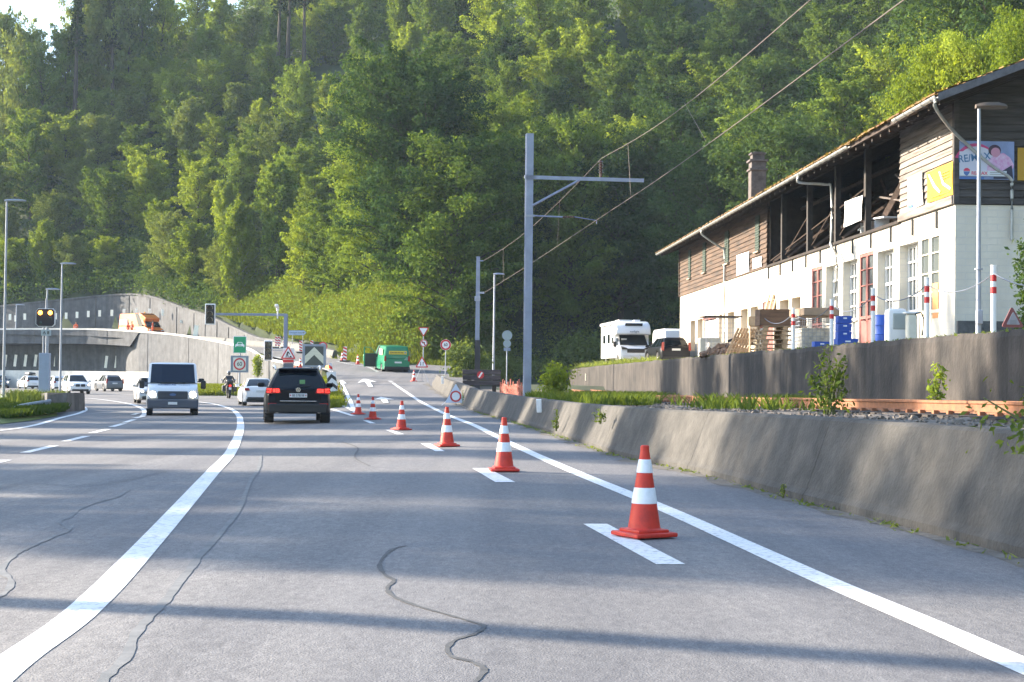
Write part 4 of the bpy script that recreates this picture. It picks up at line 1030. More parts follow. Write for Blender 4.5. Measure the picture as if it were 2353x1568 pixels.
P_ = np.stack([rr2.uniform(OV - .15, OV + .8, 1500), rr2.uniform(S_NEAR, 22, 1500), np.zeros(1500)], 1); P_[:, 2] = zr(P_[:, 0]) + .07
mo = quads_obj('moss', leaf_quads(P_, 0.14, rr2, up=1.0), leafmat('moss_leaf', (.11, .075, .02), (.30, .22, .05), .2), rf)
# verge board, gutters, down pipes
mb = MB(); x0, x1 = OV - .05, RIDGE
mb._a([(x0, S_NEAR - .03, zr(x0) - .2), (x1, S_NEAR - .03, zr(x1) - .2), (x1, S_NEAR - .03, zr(x1) + .02), (x0, S_NEAR - .03, zr(x0) + .02), (x0, S_NEAR, zr(x0) - .2), (x1, S_NEAR, zr(x1) - .2), (x1, S_NEAR, zr(x1) + .02), (x0, S_NEAR, zr(x0) + .02)], [(0, 1, 2, 3), (4, 5, 6, 7), (0, 1, 5, 4), (2, 3, 7, 6)])
mb.build('verge_board', mat('verge_wood', (.10, .10, .11), .8, var=.3), rf)
def gutter(s0, s1, name='gutter'):
    mb = MB(); rings = []
    for s in (s0, s1):
        ring = [(OV - .08 + .085 * math.cos(t), s, ZEV - .02 + .085 * math.sin(t)) for t in [math.pi + math.pi * k / 8 for k in range(9)]]
        ring += [(OV - .08 + .065 * math.cos(t), s, ZEV - .02 + .065 * math.sin(t)) for t in [2 * math.pi - math.pi * k / 8 for k in range(9)]]; rings.append(ring)
    mb.loft(rings)
    s = s0 + .4
    while s < s1: mb.tube([(OV - .08 + .092 * math.cos(t), s, ZEV - .02 + .092 * math.sin(t)) for t in [math.pi + math.pi * k / 6 for k in range(7)]], .012, 4); s += .8
    return mb.build(name, M_ZINC, rf)
g1 = fac(2060, 278, OV)[0]; g0 = fac(1955, 335, OV)[0]
gutter(g0, S_FAR); gutter(S_NEAR, g1)
def pipe(P, r=.05): mb = MB(); mb.tube(catmull(P, 5), r, 8); return mb.build('downpipe', M_ZINC, barn, smooth=True)
for (u, v, ub, vb) in ((1613, 530, 1665, 573), (1835, 400, 1911, 430)):
    s = fac(u, v, OV - .08)[0]; s2, z2_ = fac(ub, vb, -.12)
    if u == 1835: pipe([(OV - .08, s, ZEV - .1), (OV - .05, s, ZEV - .35), (-.35, s - (s - s2) * .75, z2_ + .1), (-.13, s2, z2_ - .1), (-.12, s2, ZT + .3), (-.14, s2, ZT + .05), (-.1, s2 - .6, ZT - .5), (-.1, s2 - .65, ZT - .9), (-.1, s2 - .65, 0.1)])
    else: pipe([(OV - .08, s, ZEV - .1), (OV - .05, s, ZEV - .35), (-.35, s - (s - s2) * .75, z2_ + .1), (-.13, s2, z2_ - .1), (-.12, s2, ZT), (-.12, s2, 0.1)])
pipe([(OV - .08, S_NEAR + .15, ZEV - .1), (OV, S_NEAR + .3, ZEV - .35), (-.1, -.35, ZEV - .75), (1.0, -.15, ZEV - 1.6), (1.55, -.12, ZEV - 1.95), (1.6, -.12, ZEV - 2.3), (1.6, -.12, ZT - 1)])
# open middle of the upper floor: floor, back wall, posts, rafters, braces
mb = MB(); mb.box((WDT / 2, LEN / 2, ZT + .0), (WDT - .5, LEN - .5, .12)); mb.build('floor', M_TIMBER, barn)
mb = MB()
boards(mb, BAYN, BAYF, ZT + .05, zr(0) + SL * 3.4, 4.6, .25)
mb.box((2.4, BAYN + .05, ZT + 1.6), (4.6, .08, 3.1)); mb.box((2.4, BAYF - .05, ZT + 1.6), (4.6, .08, 3.1)); mb.box((WDT - .1, LEN / 2, (ZT + zwt) / 2), (.14, LEN, zwt - ZT)); mb.box((WDT / 2, LEN - .05, (ZT + zwt) / 2), (WDT - .3, .08, zwt - ZT))
mb.build('inner_wall', M_TIMBER, barn, recalc=False)
posts = [fac(u, v)[0] for u, v in ((1797, 700), (1857, 600), (1921, 560), (1990, 520))]
for s in posts: m_ = MB(); m_.box((.05, s, (ZT + zwt) / 2 + .05), (.2, .24, zwt - ZT)); m_.build('post', mat('dark_post', (.038, .033, .031), .85, var=.3, scale=5), barn)
mb = MB(); mb.box((.1, (BAYN + BAYF) / 2, zwt - .05), (.2, BAYF - BAYN, .24)); mb.box((-.02, (BAYN + BAYF) / 2, ZT + .03), (.14, BAYF - BAYN, .1))
s = S_NEAR + .3
while s < S_FAR: 
    xa, xb = OV + .1, 4.5; mb._a([(xa, s, zr(xa) - .16), (xb, s, zr(xb) - .16), (xb, s, zr(xb) - .32), (xa, s, zr(xa) - .30), (xa, s + .12, zr(xa) - .16), (xb, s + .12, zr(xb) - .16), (xb, s + .12, zr(xb) - .32), (xa, s + .12, zr(xa) - .30)], [(0, 1, 2, 3), (4, 5, 6, 7), (3, 2, 6, 7), (0, 3, 7, 4)]); s += .95
mb.build('rafters', M_TIMBER, barn)
mb = MB(); ps = posts + [BAYF - .2]
for i in range(len(ps) - 1):
    a, b = sorted((ps[i], ps[i + 1]))
    mb.cyl((.2, b - .2, ZT + .2), (3.9, b - .2, zwt - .1), .09, n=4); mb.cyl((.1, b - .05, ZT + .3), (.1, a + .05, ZT + 1.7), .025, n=4)
    mb.cyl((1.5, a, zwt - .5), (1.5, b, zwt - .5), .09, n=4); mb.cyl((2.8, a + .4, ZT + .1), (2.8, b - .5, zwt - .2), .07, n=4)
s0, z0_ = fac(2060, 440); s1, z1_ = fac(1993, 560)
mb.cyl((.6, BAYN + .3, zwt - 1.0), (.6, posts[3] + .1, ZT + .5), .13, n=4)
mb.build('brace', mat('lit_beam', (.085, .058, .045), .9, var=.35, scale=4), barn)  # lighter copy of the beam colour, light on the braces painted in
mb = MB(); rr = random.Random(2)
for k in range(16):
    mb.box((.5 + rr.random() * 1.5, BAYN + .9 + rr.random() * 1.4, ZT + .12 + k * .12), (.2, 2.2 + rr.random(), .06), rx=rr.uniform(-.12, .3), rz=rr.uniform(-.3, .3))
tag(mb.build('stored_boards', mat('old_boards', (.13, .11, .10), .9, var=.4, scale=5)), 'grey boards stacked behind the near boarded bay', 'boards'); bpy.data.objects['stored_boards'].matrix_world = HM
mb = MB(); mb.box((.45, posts[3] - .5, ZT + .52), (.5, 1.9, .05), rx=.06); mb.box((.45, posts[3] + 1.2, ZT + .42), (.4, 1.6, .05), rx=-.1); mb.box((.5, posts[3] - .2, ZT + .3), (.5, .06, .5)); mb.box((.5, posts[3] + 1.6, ZT + .3), (.5, .06, .5))
o = mb.build('shelf_board', M_WHITER); tag(o, 'white boards lying on the edge of the open barn floor', 'board'); o.matrix_world = HM
# chimney
s_, z_ = fac(1740, 458, 1.2)
ch = MB(); x = 1.2; zb = zr(x) - .4; sc_ = fac(1740, 400, x)[0]; zt_ = fac(1740, 353, x)[1]; w_ = .75
ch.box((x, sc_, (zb + zt_ - .9) / 2), (.75, w_, zt_ - .9 - zb)); ch.box((x, sc_, zt_ - .85), (.9, .9, .1)); ch.box((x, sc_, zt_ - .62), (.72, .74, .36)); ch.box((x, sc_, zt_ - .40), (.92, .92, .1)); ch.box((x, sc_, zt_ - .22), (.6, .62, .28)); ch.box((x, sc_, zt_ - .04), (.74, .74, .08)); ch.box((x, sc_, zt_ + .03), (.4, .42, .06))
ch.build('chimney', mat('old_brick', (.10, .085, .08), .9, var=.35, scale=4, bump=.8), rf)

# ---- banners and boards
def banner(name, label, uvs, m, x=-0.09, cat='banner'):
    P = [fac(u, v, x) for u, v in uvs]   # tl tr br bl
    n = 6; mb = MB(); grid = []
    for i in range(n + 1):
        row = []
        for j in range(n + 1):
            a, b = i / n, j / n
            s = (P[0][0] * (1 - a) + P[1][0] * a) * (1 - b) + (P[3][0] * (1 - a) + P[2][0] * a) * b; z = (P[0][1] * (1 - a) + P[1][1] * a) * (1 - b) + (P[3][1] * (1 - a) + P[2][1] * a) * b
            row.append((x + .012 * math.sin(a * 9 + b * 4), s, z))
        grid.append(row)
    for i in range(n):
        for j in range(n): mb.quad(grid[i][j], grid[i + 1][j], grid[i + 1][j + 1], grid[i][j + 1])
    for i in range(n):
        for j in (0, n):
            a, b = grid[i][j], grid[i + 1][j]; mb.quad(a, b, (b[0] + .012, b[1], b[2]), (a[0] + .012, a[1], a[2]))
    o = mb.build(name, m, smooth=True); o.matrix_world = HM; tag(o, label, cat)
    def put(a, b): s = (P[0][0] * (1 - a) + P[1][0] * a) * (1 - b) + (P[3][0] * (1 - a) + P[2][0] * a) * b; z = (P[0][1] * (1 - a) + P[1][1] * a) * (1 - b) + (P[3][1] * (1 - a) + P[2][1] * a) * b; return s, z
    return o, put
def fside(o, put, poly, m, name, dx=-.022):
    mb = MB(); P = [put(a, b) for a, b in poly]
    tri = tessellate_polygon([[Vector((p[0], p[1], 0)) for p in P]]); x = o['xb']; mb._a([(x + dx, p[0], p[1]) for p in P], [tuple(t) for t in tri]); mb.build(name, m, o, recalc=False)
M_YEL = mat('banner_yellow', (0.90, 0.40, 0.005), .6, var=.05, scale=2); M_PINKP = mat('banner_pink', (0.75, .45, .52), .6); M_BLUEP = mat('print_blue', (.07, .16, .42), .6); M_REDP = mat('print_red', (.60, .05, .12), .6)
M_GREYP = mat('print_grey', (.22, .23, .26), .6); M_BAN = mat('banner_white', (.74, .74, .72), .6, var=.05, scale=3)
yb, yp = banner('banner', 'bright yellow banner on the boards of the near bay', [(2129, 397), (2189, 371), (2189, 447), (2131, 467)], M_YEL, -.10); yb['xb'] = -.10
for k in range(2): fside(yb, yp, [(.08 + .42 * k, .1), (.14 + .42 * k, .1), (.36 + .42 * k, .52), (.56 + .42 * k, .78), (.5 + .42 * k, .82), (.28 + .42 * k, .55)] if k == 0 else [(.5, .15), (.55, .15), (.7, .55), (.95, .78), (.92, .84), (.64, .6)], M_WHITER, 'print_swoosh')
for k in range(3): fside(yb, yp, [(.55, .22 + k * .09), (.88, .22 + k * .09), (.88, .26 + k * .09), (.55, .26 + k * .09)], mat('print_ochre', (.35, .17, .02), .6), 'print_line')
fside(yb, yp, [(.2, .87), (.9, .87), (.9, .9), (.2, .9)], mat('print_ochre', (.35, .17, .02), .6), 'print_line')
pb, pp = banner('banner', 'narrow white and pink banner beside the yellow one', [(2085, 410), (2118, 395), (2121, 470), (2086, 485)], M_BAN, -.10); pb['xb'] = -.10
fside(pb, pp, [(.1, .12), (.6, .12), (.85, .05), (.8, .22), (.6, .2), (.12, .22)], M_PINKP, 'print_arc'); fside(pb, pp, [(.55, .3), (.8, .28), (.95, .5), (.98, .85), (.8, .86), (.75, .55), (.5, .5)], M_PINKP, 'print_figure'); fside(pb, pp, [(.05, .86), (.35, .86), (.35, .96), (.05, .96)], M_BLUEP, 'print_block')
wb, wp = banner('banner', 'white banner tied between the dark posts of the open barn floor', [(1941, 464), (1982, 449), (1979, 506), (1939, 523)], M_BAN, -.16); wb['xb'] = -.16
for k, (a, b, c) in enumerate(((.38, .85, .42), (.42, .72, .56), (.42, .78, .68))): fside(wb, wp, [(a, c), (b, c), (b, c + (.08 if k == 0 else .03)), (a, c + (.08 if k == 0 else .03))], M_GREYP, 'print_line')
fside(wb, wp, [(.22, .4), (.28, .4), (.34, .66), (.3, .72), (.24, .6)], mat('print_sand', (.6, .45, .3), .6), 'print_swoosh')
n1, np1 = banner('notice_board', 'larger white notice board on the brown timber wall', [(zx(570), zy(862)), (zx(652), zy(836)), (zx(653), zy(968)), (zx(570), zy(997))], M_WHITER, -.09, 'notice board'); n1['xb'] = -.09
for k, (a, b, c) in enumerate(((.2, .85, .16), (.15, .45, .5))): fside(n1, np1, [(a, c), (b, c - .04), (b, c), (a, c + .04)], M_GREYP, 'print_line')
n2, np2 = banner('notice_board', 'small square white notice board beside the larger one', [(zx(676), zy(884)), (zx(735), zy(866)), (zx(735), zy(935)), (zx(677), zy(953))], M_WHITER, -.09, 'notice board')
# poster on the gable: HM local y = const plane
def gab(u, v, y=-0.09):
    d4 = HI.to_3x3() @ ray(u, v); o = HI @ Vector((0, 0, CAMZ)); t = (y - o.y) / d4.y; p = o + d4 * t; return p.x, p.z
x0, z1g = gab(2204, 324); x1, _ = gab(2330, 327); _, z0g = gab(2265, 413)
pw, ph = x1 - x0, z1g - z0g
poster = MB(); poster.box(((x0 + x1) / 2, -.10, (z0g + z1g) / 2), (pw, .02, ph)); po = poster.build('poster', mat('poster_sky', (.20, .27, .48), .55, var=.15, scale=1.5)); po.matrix_world = HM
tag(po, 'large estate agent poster with a balloon and a laughing woman on the gable', 'poster')
def pp_(poly, m, name, k=1): 
    P = [(x0 + a * pw, z1g - b * ph) for a, b in poly]; tri = tessellate_polygon([[Vector((p[0], p[1], 0)) for p in P]]); mb = MB(); mb._a([(p[0], -.112 - .004 * k, p[1]) for p in P], [tuple(t) for t in tri]); return mb.build(name, m, po, recalc=False)
def arc(cx, cy, rx, ry, a0, a1, n=14): return [(cx + rx * math.cos(R(a0 + (a1 - a0) * i / n)), cy - ry * math.sin(R(a0 + (a1 - a0) * i / n))) for i in range(n + 1)]
pp_(arc(.3, .72, .42, .66, 155, 10) , mat('print_magenta', (.50, .06, .20), .6), 'print_arc', 1)
pp_([(0, .82), (0, .28)] + arc(.32, .72, .40, .58, 130, 10) + [(.7, .82)], mat('print_pale', (.52, .55, .68), .6), 'print_balloon', 2)
pp_([(.5, .78), (.52, .5), (.62, .38), (.8, .3), (.92, .42), (.99, .6), (.98, .7), (.8, .76), (.78, .8)], mat('print_shirt', (.55, .25, .50), .6, rgb2=(.62, .5, .68), scale=9), 'print_shirt', 3)
pp_(arc(.64, .24, .115, .15, 0, 340, 18), mat('print_hair', (.05, .03, .06), .6), 'print_hair', 4)
pp_(arc(.655, .29, .085, .125, 0, 340, 18), mat('print_skin', (.52, .26, .38), .6), 'print_face', 5)
pp_([(.77, .78), (.95, .62), (.98, .98), (.62, .98), (.62, .92), (.85, .92)], mat('print_dark', (.03, .035, .07), .6), 'print_trousers', 4)
pp_([(0, .94), (.45, .94), (.45, 1), (0, 1)], M_BLUEP, 'print_band', 2)
pp_([(0, .775), (.86, .775), (.85, .915), (0, .915)], mat('print_strip', (.60, .66, .72), .6), 'print_strip', 6)
pp_([(.07, .80), (.19, .80), (.17, .86), (.14, .91), (.115, .91), (.08, .86)], M_BLUEP, 'print_balloon', 7); pp_(arc(.13, .79, .06, .08, 180, 0, 8), M_REDP, 'print_balloon_top', 7)
def ptext(s, a, b, h, m, name, k=8, sx=1.0, rot=0):
    me = text_mesh(s, h * ph * 1.35, .004); mb = MB(); mb.addmesh(me, Matrix.Translation((x0 + a * pw, -.112 - .004 * k, z1g - b * ph)) @ Matrix.Rotation(R(90), 4, 'X') @ Matrix.Rotation(rot, 4, 'Z') @ Matrix.Diagonal((sx, 1, 1, 1))); return mb.build(name, m, po)
ptext('RE/MAX', .27, .44, .2, mat('print_teal', (.05, .16, .33), .6), 'lettering', 3, .9, .12); ptext('RE/MAX', .36, .845, .09, M_REDP, 'lettering', 8)
for k in range(2): pp_([(.55, .81 + .05 * k), (.82, .81 + .05 * k), (.82, .825 + .05 * k), (.55, .825 + .05 * k)], M_GREYP, 'print_line', 8)
xa, zc = gab(2338, 340); xb, zd = gab(2400, 416); mb = MB(); mb.box(((xa + xb) / 2, -.10, (zc + zd) / 2), (xb - xa, .02, zc - zd)); o = mb.build('banner', mat('banner_yellow_shaded', (.42, .25, .02), .6)); o.matrix_world = HM; tag(o, 'yellow banner at the edge of the picture beside the gable poster', 'banner')  # yellow banner, its colour darkened to stand for the gable's shade
# ================================================================== traffic cones
def make_cone(label, group):
    t = thing('traffic_cone', label, 'traffic cone', group=group)
    mb = MB(); mb.bbox((0, 0, .022), (.40, .40, .036), .012); mb.bbox((0, 0, .05), (.30, .30, .03), .014); mb.build('base', M_CONE, t, smooth=True)
    def r(z): return .135 - (z - .06) * (.135 - .032) / .67
    mb = MB(); mb.lathe([(.15, .06), (r(.075), .075), (r(.2), .2), (r(.40), .40), (r(.63), .63), (r(.70), .70), (.036, .705), (.036, .735), (.028, .745), (.02, .745)], 24); mb.build('body', M_CONE, t, smooth=True)
    for a, b in ((.27, .40), (.52, .63)):
        mb = MB(); mb.lathe([(r(a) + .001, a), (r(a) + .004, a + .004), (r(b) + .004, b - .004), (r(b) + .001, b)], 24); mb.build('reflective_band', M_WHITER, t, smooth=True)
    return t
g_ = 'cones closing off the exit lane'
c0 = make_cone('nearest and largest red and white traffic cone, on the widest dash', g_)
cp = [(1480, 1238, 'nearest and largest red and white traffic cone, on the widest dash'), (1158, 1087, 'second cone from the camera, standing in front of the sloping barrier'), (1027, 1030, 'third cone from the camera, in line below the white triangle sign'),
      (922, 992, 'fourth cone from the camera, its dash pointing at it'), (856.5, 968, 'fifth cone from the camera, beside the lower lane arrow'), (823, 956, 'sixth cone from the camera, at the tip of the striped wedge')]
for k, (u, v, l) in enumerate(cp):
    p = gp(u, v - 3); 
    if k == 0: c0.location = (p.x, p.y, p.z + .008); c0.rotation_euler = (0, 0, .5); c = c0
    else: c = copy_thing(c0, (p.x, p.y, p.z + .008), .2 * k + .1 * math.sin(k * 5), l); c.rotation_euler = (.012 * math.sin(k * 3), .014 * math.cos(k * 2), c.rotation_euler.z)
g2 = 'cones standing round the roadworks'
p = gp(951, 877); copy_thing(c0, (p.x, p.y, p.z), .3, 'cone beside the tripod triangle sign and the green van', g2)
p = at(822, 838, 116); copy_thing(c0, (p.x, p.y, p.z), .1, 'cone on the grass edge ahead of the green van', g2)
p = at(786.5, 831, 119); copy_thing(c0, (p.x, p.y, p.z), .1, 'cone half hidden behind the red and white beacon by the ramp', g2)
p = at(690, 845, 122); copy_thing(c0, (p.x, p.y, p.z), .1, 'cone behind the chevron board beside the orange lamp', g2)

# ================================================================== signs
def disc(r, th, n=36): return [(r * math.cos(2 * math.pi * k / n), r * math.sin(2 * math.pi * k / n)) for k in range(n)]
def tri_poly(w, rr_=.06, down=False):
    h = w * .866; pts_ = [(-w / 2, -h / 3), (w / 2, -h / 3), (0, 2 * h / 3)]; out = []
    for i in range(3):
        p = Vector(pts_[i]); a = (Vector(pts_[i - 1]) - p).normalized(); b = (Vector(pts_[(i + 1) % 3]) - p).normalized()
        for t in (0, .5, 1): out.append(tuple(p + (a * (1 - t) + b * t) * rr_ * (1.0 if t in (0, 1) else .75)))
    return [(x, -y) for x, y in out][::-1] if down else out
def plate(parent, poly, c, m, name, y=0.0, th=.02, rz=0, tilt=0):
    mb = MB(); mb.prism(poly, th, facing((c[0], y + th, c[1]), rz, tilt)); return mb.build(name, m, parent)
def face_plate(parent, poly, c, m, name, lvl=1): return plate(parent, poly, c, m, name, y=-.004 * lvl - .004, th=.004)
def text_on(parent, s, c, size, m, name='lettering', lvl=3, sx=1.0, bold=.004):
    mb = MB(); mb.addmesh(text_mesh(s, size, bold), facing((c[0], -.004 * lvl - .004, c[1])) @ Matrix.Diagonal((sx, 1, 1, 1))); return mb.build(name, m, parent)
def rect(w, h): return [(-w / 2, -h / 2), (w / 2, -h / 2), (w / 2, h / 2), (-w / 2, h / 2)]
def post(parent, x, z0, z1, r=.03, y=.045, m=None, name='post'):
    mb = MB(); mb.cyl((x, y, z0), (x, y, z1), r, n=12); return mb.build(name, m or M_GALV, parent)
def size_at(px, Y): return px * Y / FPX
def ring(parent, c, ro, ri, m, name, lvl=2):
    mb = MB(); M = facing((c[0], -.004 * lvl - .004, c[1])); n = 36; vs = []
    for r_ in (ro, ri):
        for k in range(n): vs.append(M @ Vector((r_ * math.cos(2 * math.pi * k / n), r_ * math.sin(2 * math.pi * k / n), 0)))
    mb._a(vs, [(k, (k + 1) % n, n + (k + 1) % n, n + k) for k in range(n)]); return mb.build(name, m, parent)
def sign_at(name, label, u, vb, Y, zg=None, cat='road sign', rz=0, group=None):
    q = at(u, vb, Y); z = q.z if zg is None else zg; return thing(name, label, cat, (q.x, Y, z), rz, group), z
M_SGREEN = mat('sign_green', (.0, .30, .13), .4); M_INK = mat('sign_black', (.02, .02, .022), .5)

# motorway sign with the 60 board
Y = 138; q = at(551, 800, Y); zg = g(q.x, Y) + .05
t = thing('motorway_sign', 'green sign with white car symbol above a square grey 60 board', 'road sign', (q.x, Y, zg))
zc = at(552, 792.5, Y).z - zg; w, h = size_at(30, Y), size_at(39, Y)
plate(t, rect(w, h), (0, zc), M_WHITER, 'green_panel_rim'); face_plate(t, rect(w - .09, h - .09), (0, zc), M_SGREEN, 'green_panel')
k = w / 1.2
car_ = [(-.42, -.22), (-.42, -.02), (-.36, .04), (-.29, .06), (-.2, .24), (.2, .24), (.29, .06), (.36, .04), (.42, -.02), (.42, -.22), (.33, -.22), (.33, -.14), (-.33, -.14), (-.33, -.22)]
face_plate(t, [(x * k, y * k) for x, y in car_], (0, zc), M_WHITER, 'car_symbol', 2)
face_plate(t, [(x * k, y * k) for x, y in [(-.21, .06), (-.15, .19), (.15, .19), (.21, .06)]], (0, zc), M_SGREEN, 'symbol_windscreen', 3); face_plate(t, [(x * k, y * k) for x, y in rect(.28, .06)], (0, zc - .04 * k), M_SGREEN, 'symbol_grille', 3)
zc2 = at(551.5, 837, Y).z - zg; w2, h2 = size_at(41, Y), size_at(38.5, Y)
plate(t, rect(w2, h2), (0, zc2), mat('board_grey', (.20, .24, .30), .6), 'board'); face_plate(t, rect(w2 * .72, h2 * .78), (0, zc2), mat('board_white', (.70, .69, .62), .5), 'white_field')
r0 = size_at(14, Y); ring(t, (0, zc2), r0, r0 * .74, M_RED, 'red_ring'); text_on(t, '60', (0, zc2), r0 * .95, M_INK, sx=.9)
post(t, 0, -.3, zc - h / 2 + .2, .075, .1); 
# round 60 sign by the barrier end
t, z = sign_at('speed_limit_sign', 'round red-rimmed 60 sign on a thin post behind the barrier end', 1023.3, 868, 104, 1.1)
zc = at(1023.3, 792.8, 104).z - z; r0 = size_at(12.6, 104)
plate(t, disc(r0, .02), (0, zc), M_WHITER, 'disc'); ring(t, (0, zc), r0 * .96, r0 * .66, M_RED, 'red_ring'); text_on(t, '60', (0, zc), r0 * .78, M_INK, sx=.9); post(t, 0, -.5, zc + .1, .03)
# yield + no left turn
Y = 124; t, z = sign_at('yield_sign', 'inverted triangle sign above a round no-left-turn sign on one post', 972, 862, Y, 2.0)
zc = at(972, 760, Y).z - z; w = size_at(26, Y); plate(t, tri_poly(w, .08, True), (0, zc), M_RED, 'yield_plate'); face_plate(t, [(x * .72, y * .72) for x, y in tri_poly(w, .06, True)], (0, zc), M_WHITER, 'white_field')
z2 = at(973, 789, Y).z - z; r0 = size_at(8.6, Y); plate(t, disc(r0, .02), (.03, z2), M_WHITER, 'turn_disc'); ring(t, (.03, z2), r0 * .96, r0 * .76, M_RED, 'red_ring')
face_plate(t, [(-.17, .05), (-.05, .15), (-.05, .09), (.06, .09), (.09, .06), (.09, -.16), (.03, -.16), (.03, .02), (-.05, .02), (-.05, -.04)], (.03, z2), M_INK, 'arrow', 2); face_plate(t, [(-.2, .17), (-.16, .21), (.2, -.17), (.16, -.21)], (.03, z2), M_RED, 'slash', 3)
post(t, 0, -.2, zc + .2, .035)
# two-way triangle on a tripod
Y = 102; p = gp(969, 878); t = thing('tripod_sign', 'red-rimmed triangle sign with two arrows on a folding tripod', 'road sign', (p.x, p.y, p.z))
zc = at(969.3, 836, p.y).z - p.z; w = size_at(30.5, p.y); plate(t, tri_poly(w, .06), (0, zc), M_RED, 'plate'); face_plate(t, [(x * .72, y * .72) for x, y in tri_poly(w, .05)], (0, zc), M_WHITER, 'white_field')
ar = [(-.02, -.12), (.02, -.12), (.02, .06), (.05, .06), (0, .14), (-.05, .06), (-.02, .06)]
face_plate(t, [(x + .08, y - .01) for x, y in ar], (0, zc), M_INK, 'arrow_up', 3); face_plate(t, [(x - .08, -y + .0) for x, y in ar][::-1], (0, zc), M_INK, 'arrow_down', 3)
for (a, b) in ((-.42, -.2), (.44, -.2), (.0, .5)): m_ = MB(); m_.cyl((0, .05, zc - .1), (a, b, .01), .012, n=8); m_.build('leg', M_GALV, t)
# white triangle with red ring beside the barrier
p = gp(1047, 932); t = thing('folding_sign', 'white folding triangle sign with a red ring by the barrier', 'road sign', (p.x, p.y, p.z)); Yk = p.y
w = size_at(49, Yk); zb = at(1047, 926, Yk).z - p.z; zt_ = at(1047, 883, Yk).z - p.z
plate(t, [(-w / 2, zb), (w / 2, zb), (0.02, zt_), (-.02, zt_)], (0, 0), mat('sign_cloth', (.62, .68, .80), .6), 'cloth_panel'); zc = at(1047, 911, Yk).z - p.z; r0 = size_at(13, Yk); ring(t, (0, zc), r0, r0 * .72, M_RED, 'red_ring', 2); face_plate(t, disc(r0 * .72, 0), (0, zc), M_WHITER, 'white_field', 1)
for s in (-1, 1): m_ = MB(); m_.cyl((s * w / 2 * .8, .03, zb + .1), (s * (w / 2 + .14), -.05, .0), .012, n=8); m_.build('leg', M_WHITER, t)
m_ = MB(); m_.cyl((0, .03, zb), (.03, .25, .0), .012, n=8); m_.build('leg', M_DKMET, t)
# back of two round signs
Y = 121; t, z = sign_at('sign_backs', 'grey backs of two round signs and a small plate on one post', 1164.5, 863, Y, 1.7)
for u, v, r_ in ((1164.5, 771, 11.7), (1164.8, 790, 9.0)): rk = size_at(r_, Y); zc = at(u, v, Y).z - z; plate(t, disc(rk, .02), (0, zc), mat('sign_back', (.30, .36, .38), .5), 'disc_back'); ring(t, (0, zc), rk, rk * .9, M_GALV, 'rim', 1)
zc = at(1164, 803, Y).z - z; plate(t, rect(size_at(16, Y), size_at(7.5, Y)), (0, zc), mat('sign_back2', (.25, .29, .36), .5), 'plate_back'); post(t, 0, -.8, at(1164, 765, Y).z - z, .05)
# pointer sign
Y = 150; q = at(684, 765, Y); zg = float(ground_z(np.array([q.x]), np.array([Y]))[0])
t = thing('direction_sign', 'pale blue arrow-shaped direction sign on the grass bank', 'road sign', (q.x, Y, zg)); w, h = size_at(42, Y), size_at(11.5, Y); zc = q.z - zg
ap = [(-w / 2, -h / 2), (w / 2 - .25, -h / 2), (w / 2, 0), (w / 2 - .25, h / 2), (-w / 2, h / 2)]
plate(t, ap, (0, zc), mat('sign_blue_rim', (.12, .2, .38), .5), 'rim'); face_plate(t, [(x * .96, y * .84) for x, y in ap], (0, zc), mat('sign_paleblue', (.42, .53, .72), .5), 'face'); text_on(t, 'Tennispark Seeauto', (-.1, zc), .17, mat('sign_navy', (.03, .06, .16), .5)); face_plate(t, rect(.1, .1), (w / 2 - .3, zc), mat('sign_brown', (.35, .15, .12), .5), 'pictogram', 2)
for s in (-.5, .5): post(t, s, -.3, zc + .1, .03)

# chevron board on posts
Y = 98; q = at(722, 818, Y); zg = g(q.x, Y); t = thing('chevron_board', 'big square grey-framed board with pale chevron behind the black car', 'chevron board', (q.x, Y, zg))
w = size_at(54.5, Y); zc = q.z - zg; plate(t, rect(w, w * .98), (0, zc), mat('board_grey2', (.24, .28, .35), .6), 'frame', th=.05); face_plate(t, rect(w * .78, w * .80), (0, zc), mat('cell_dark', (.05, .06, .055), .5, var=.2, scale=60), 'dark_field')
a = w * .39; mch = mat('cell_cream', (.62, .62, .50), .5, rgb2=(.52, .53, .43), scale=30, stretch=(.05, 1, 1)); face_plate(t, [(-a, -.02), (0, a * .95), (a, -.02), (a, -a * .88), (0, a * .1), (-a, -a * .88)][::-1], (0, zc), mch, 'chevron', 2)
for s in (-.1, .45): post(t, s, -.2, zc, .045, .1, mat('post_sand', (.45, .36, .27), .7))
# leaning chevron beacon
Y = 80; q = at(767, 900, Y); zg = g(at(767, 905, Y).x, Y); t = thing('hazard_board', 'leaning white board with black chevrons beside the black car', 'hazard board', (q.x, Y, zg), rot=(0, R(-7), 0))
w, h = size_at(21.5, Y), size_at(45, Y); zc = at(767, 877, Y).z - zg
plate(t, rect(w, h), (0, zc), M_WHITER, 'board')
for k in range(2):
    z_ = zc + h * (.40 - k * .44); face_plate(t, [(-w / 2 * .96, z_ - zc - .22), (0, z_ - zc), (w / 2 * .96, z_ - zc - .22), (w / 2 * .96, z_ - zc - .42), (0, z_ - zc - .2), (-w / 2 * .96, z_ - zc - .42)][::-1], (0, zc), M_INK, 'black_chevron', 2)
zc3 = at(766, 843, Y).z - zg; plate(t, rect(size_at(8.5, Y), size_at(17, Y)), (0, zc3), M_WHITER, 'top_plate'); s_ = size_at(8, Y) / 2; face_plate(t, [(-s_, .12), (s_, -.0), (s_, -.16), (-s_, -.04)][::-1], (0, zc3), M_RED, 'red_bar', 2)
m_ = MB(); m_.lathe([(.0, -.08), (.07, -.06), (.085, 0), (.07, .06), (.0, .08)], 16, M=facing((-.17, .02, zc3 + .0))); m_.build('amber_lamp', M_AMBER, t, smooth=True)
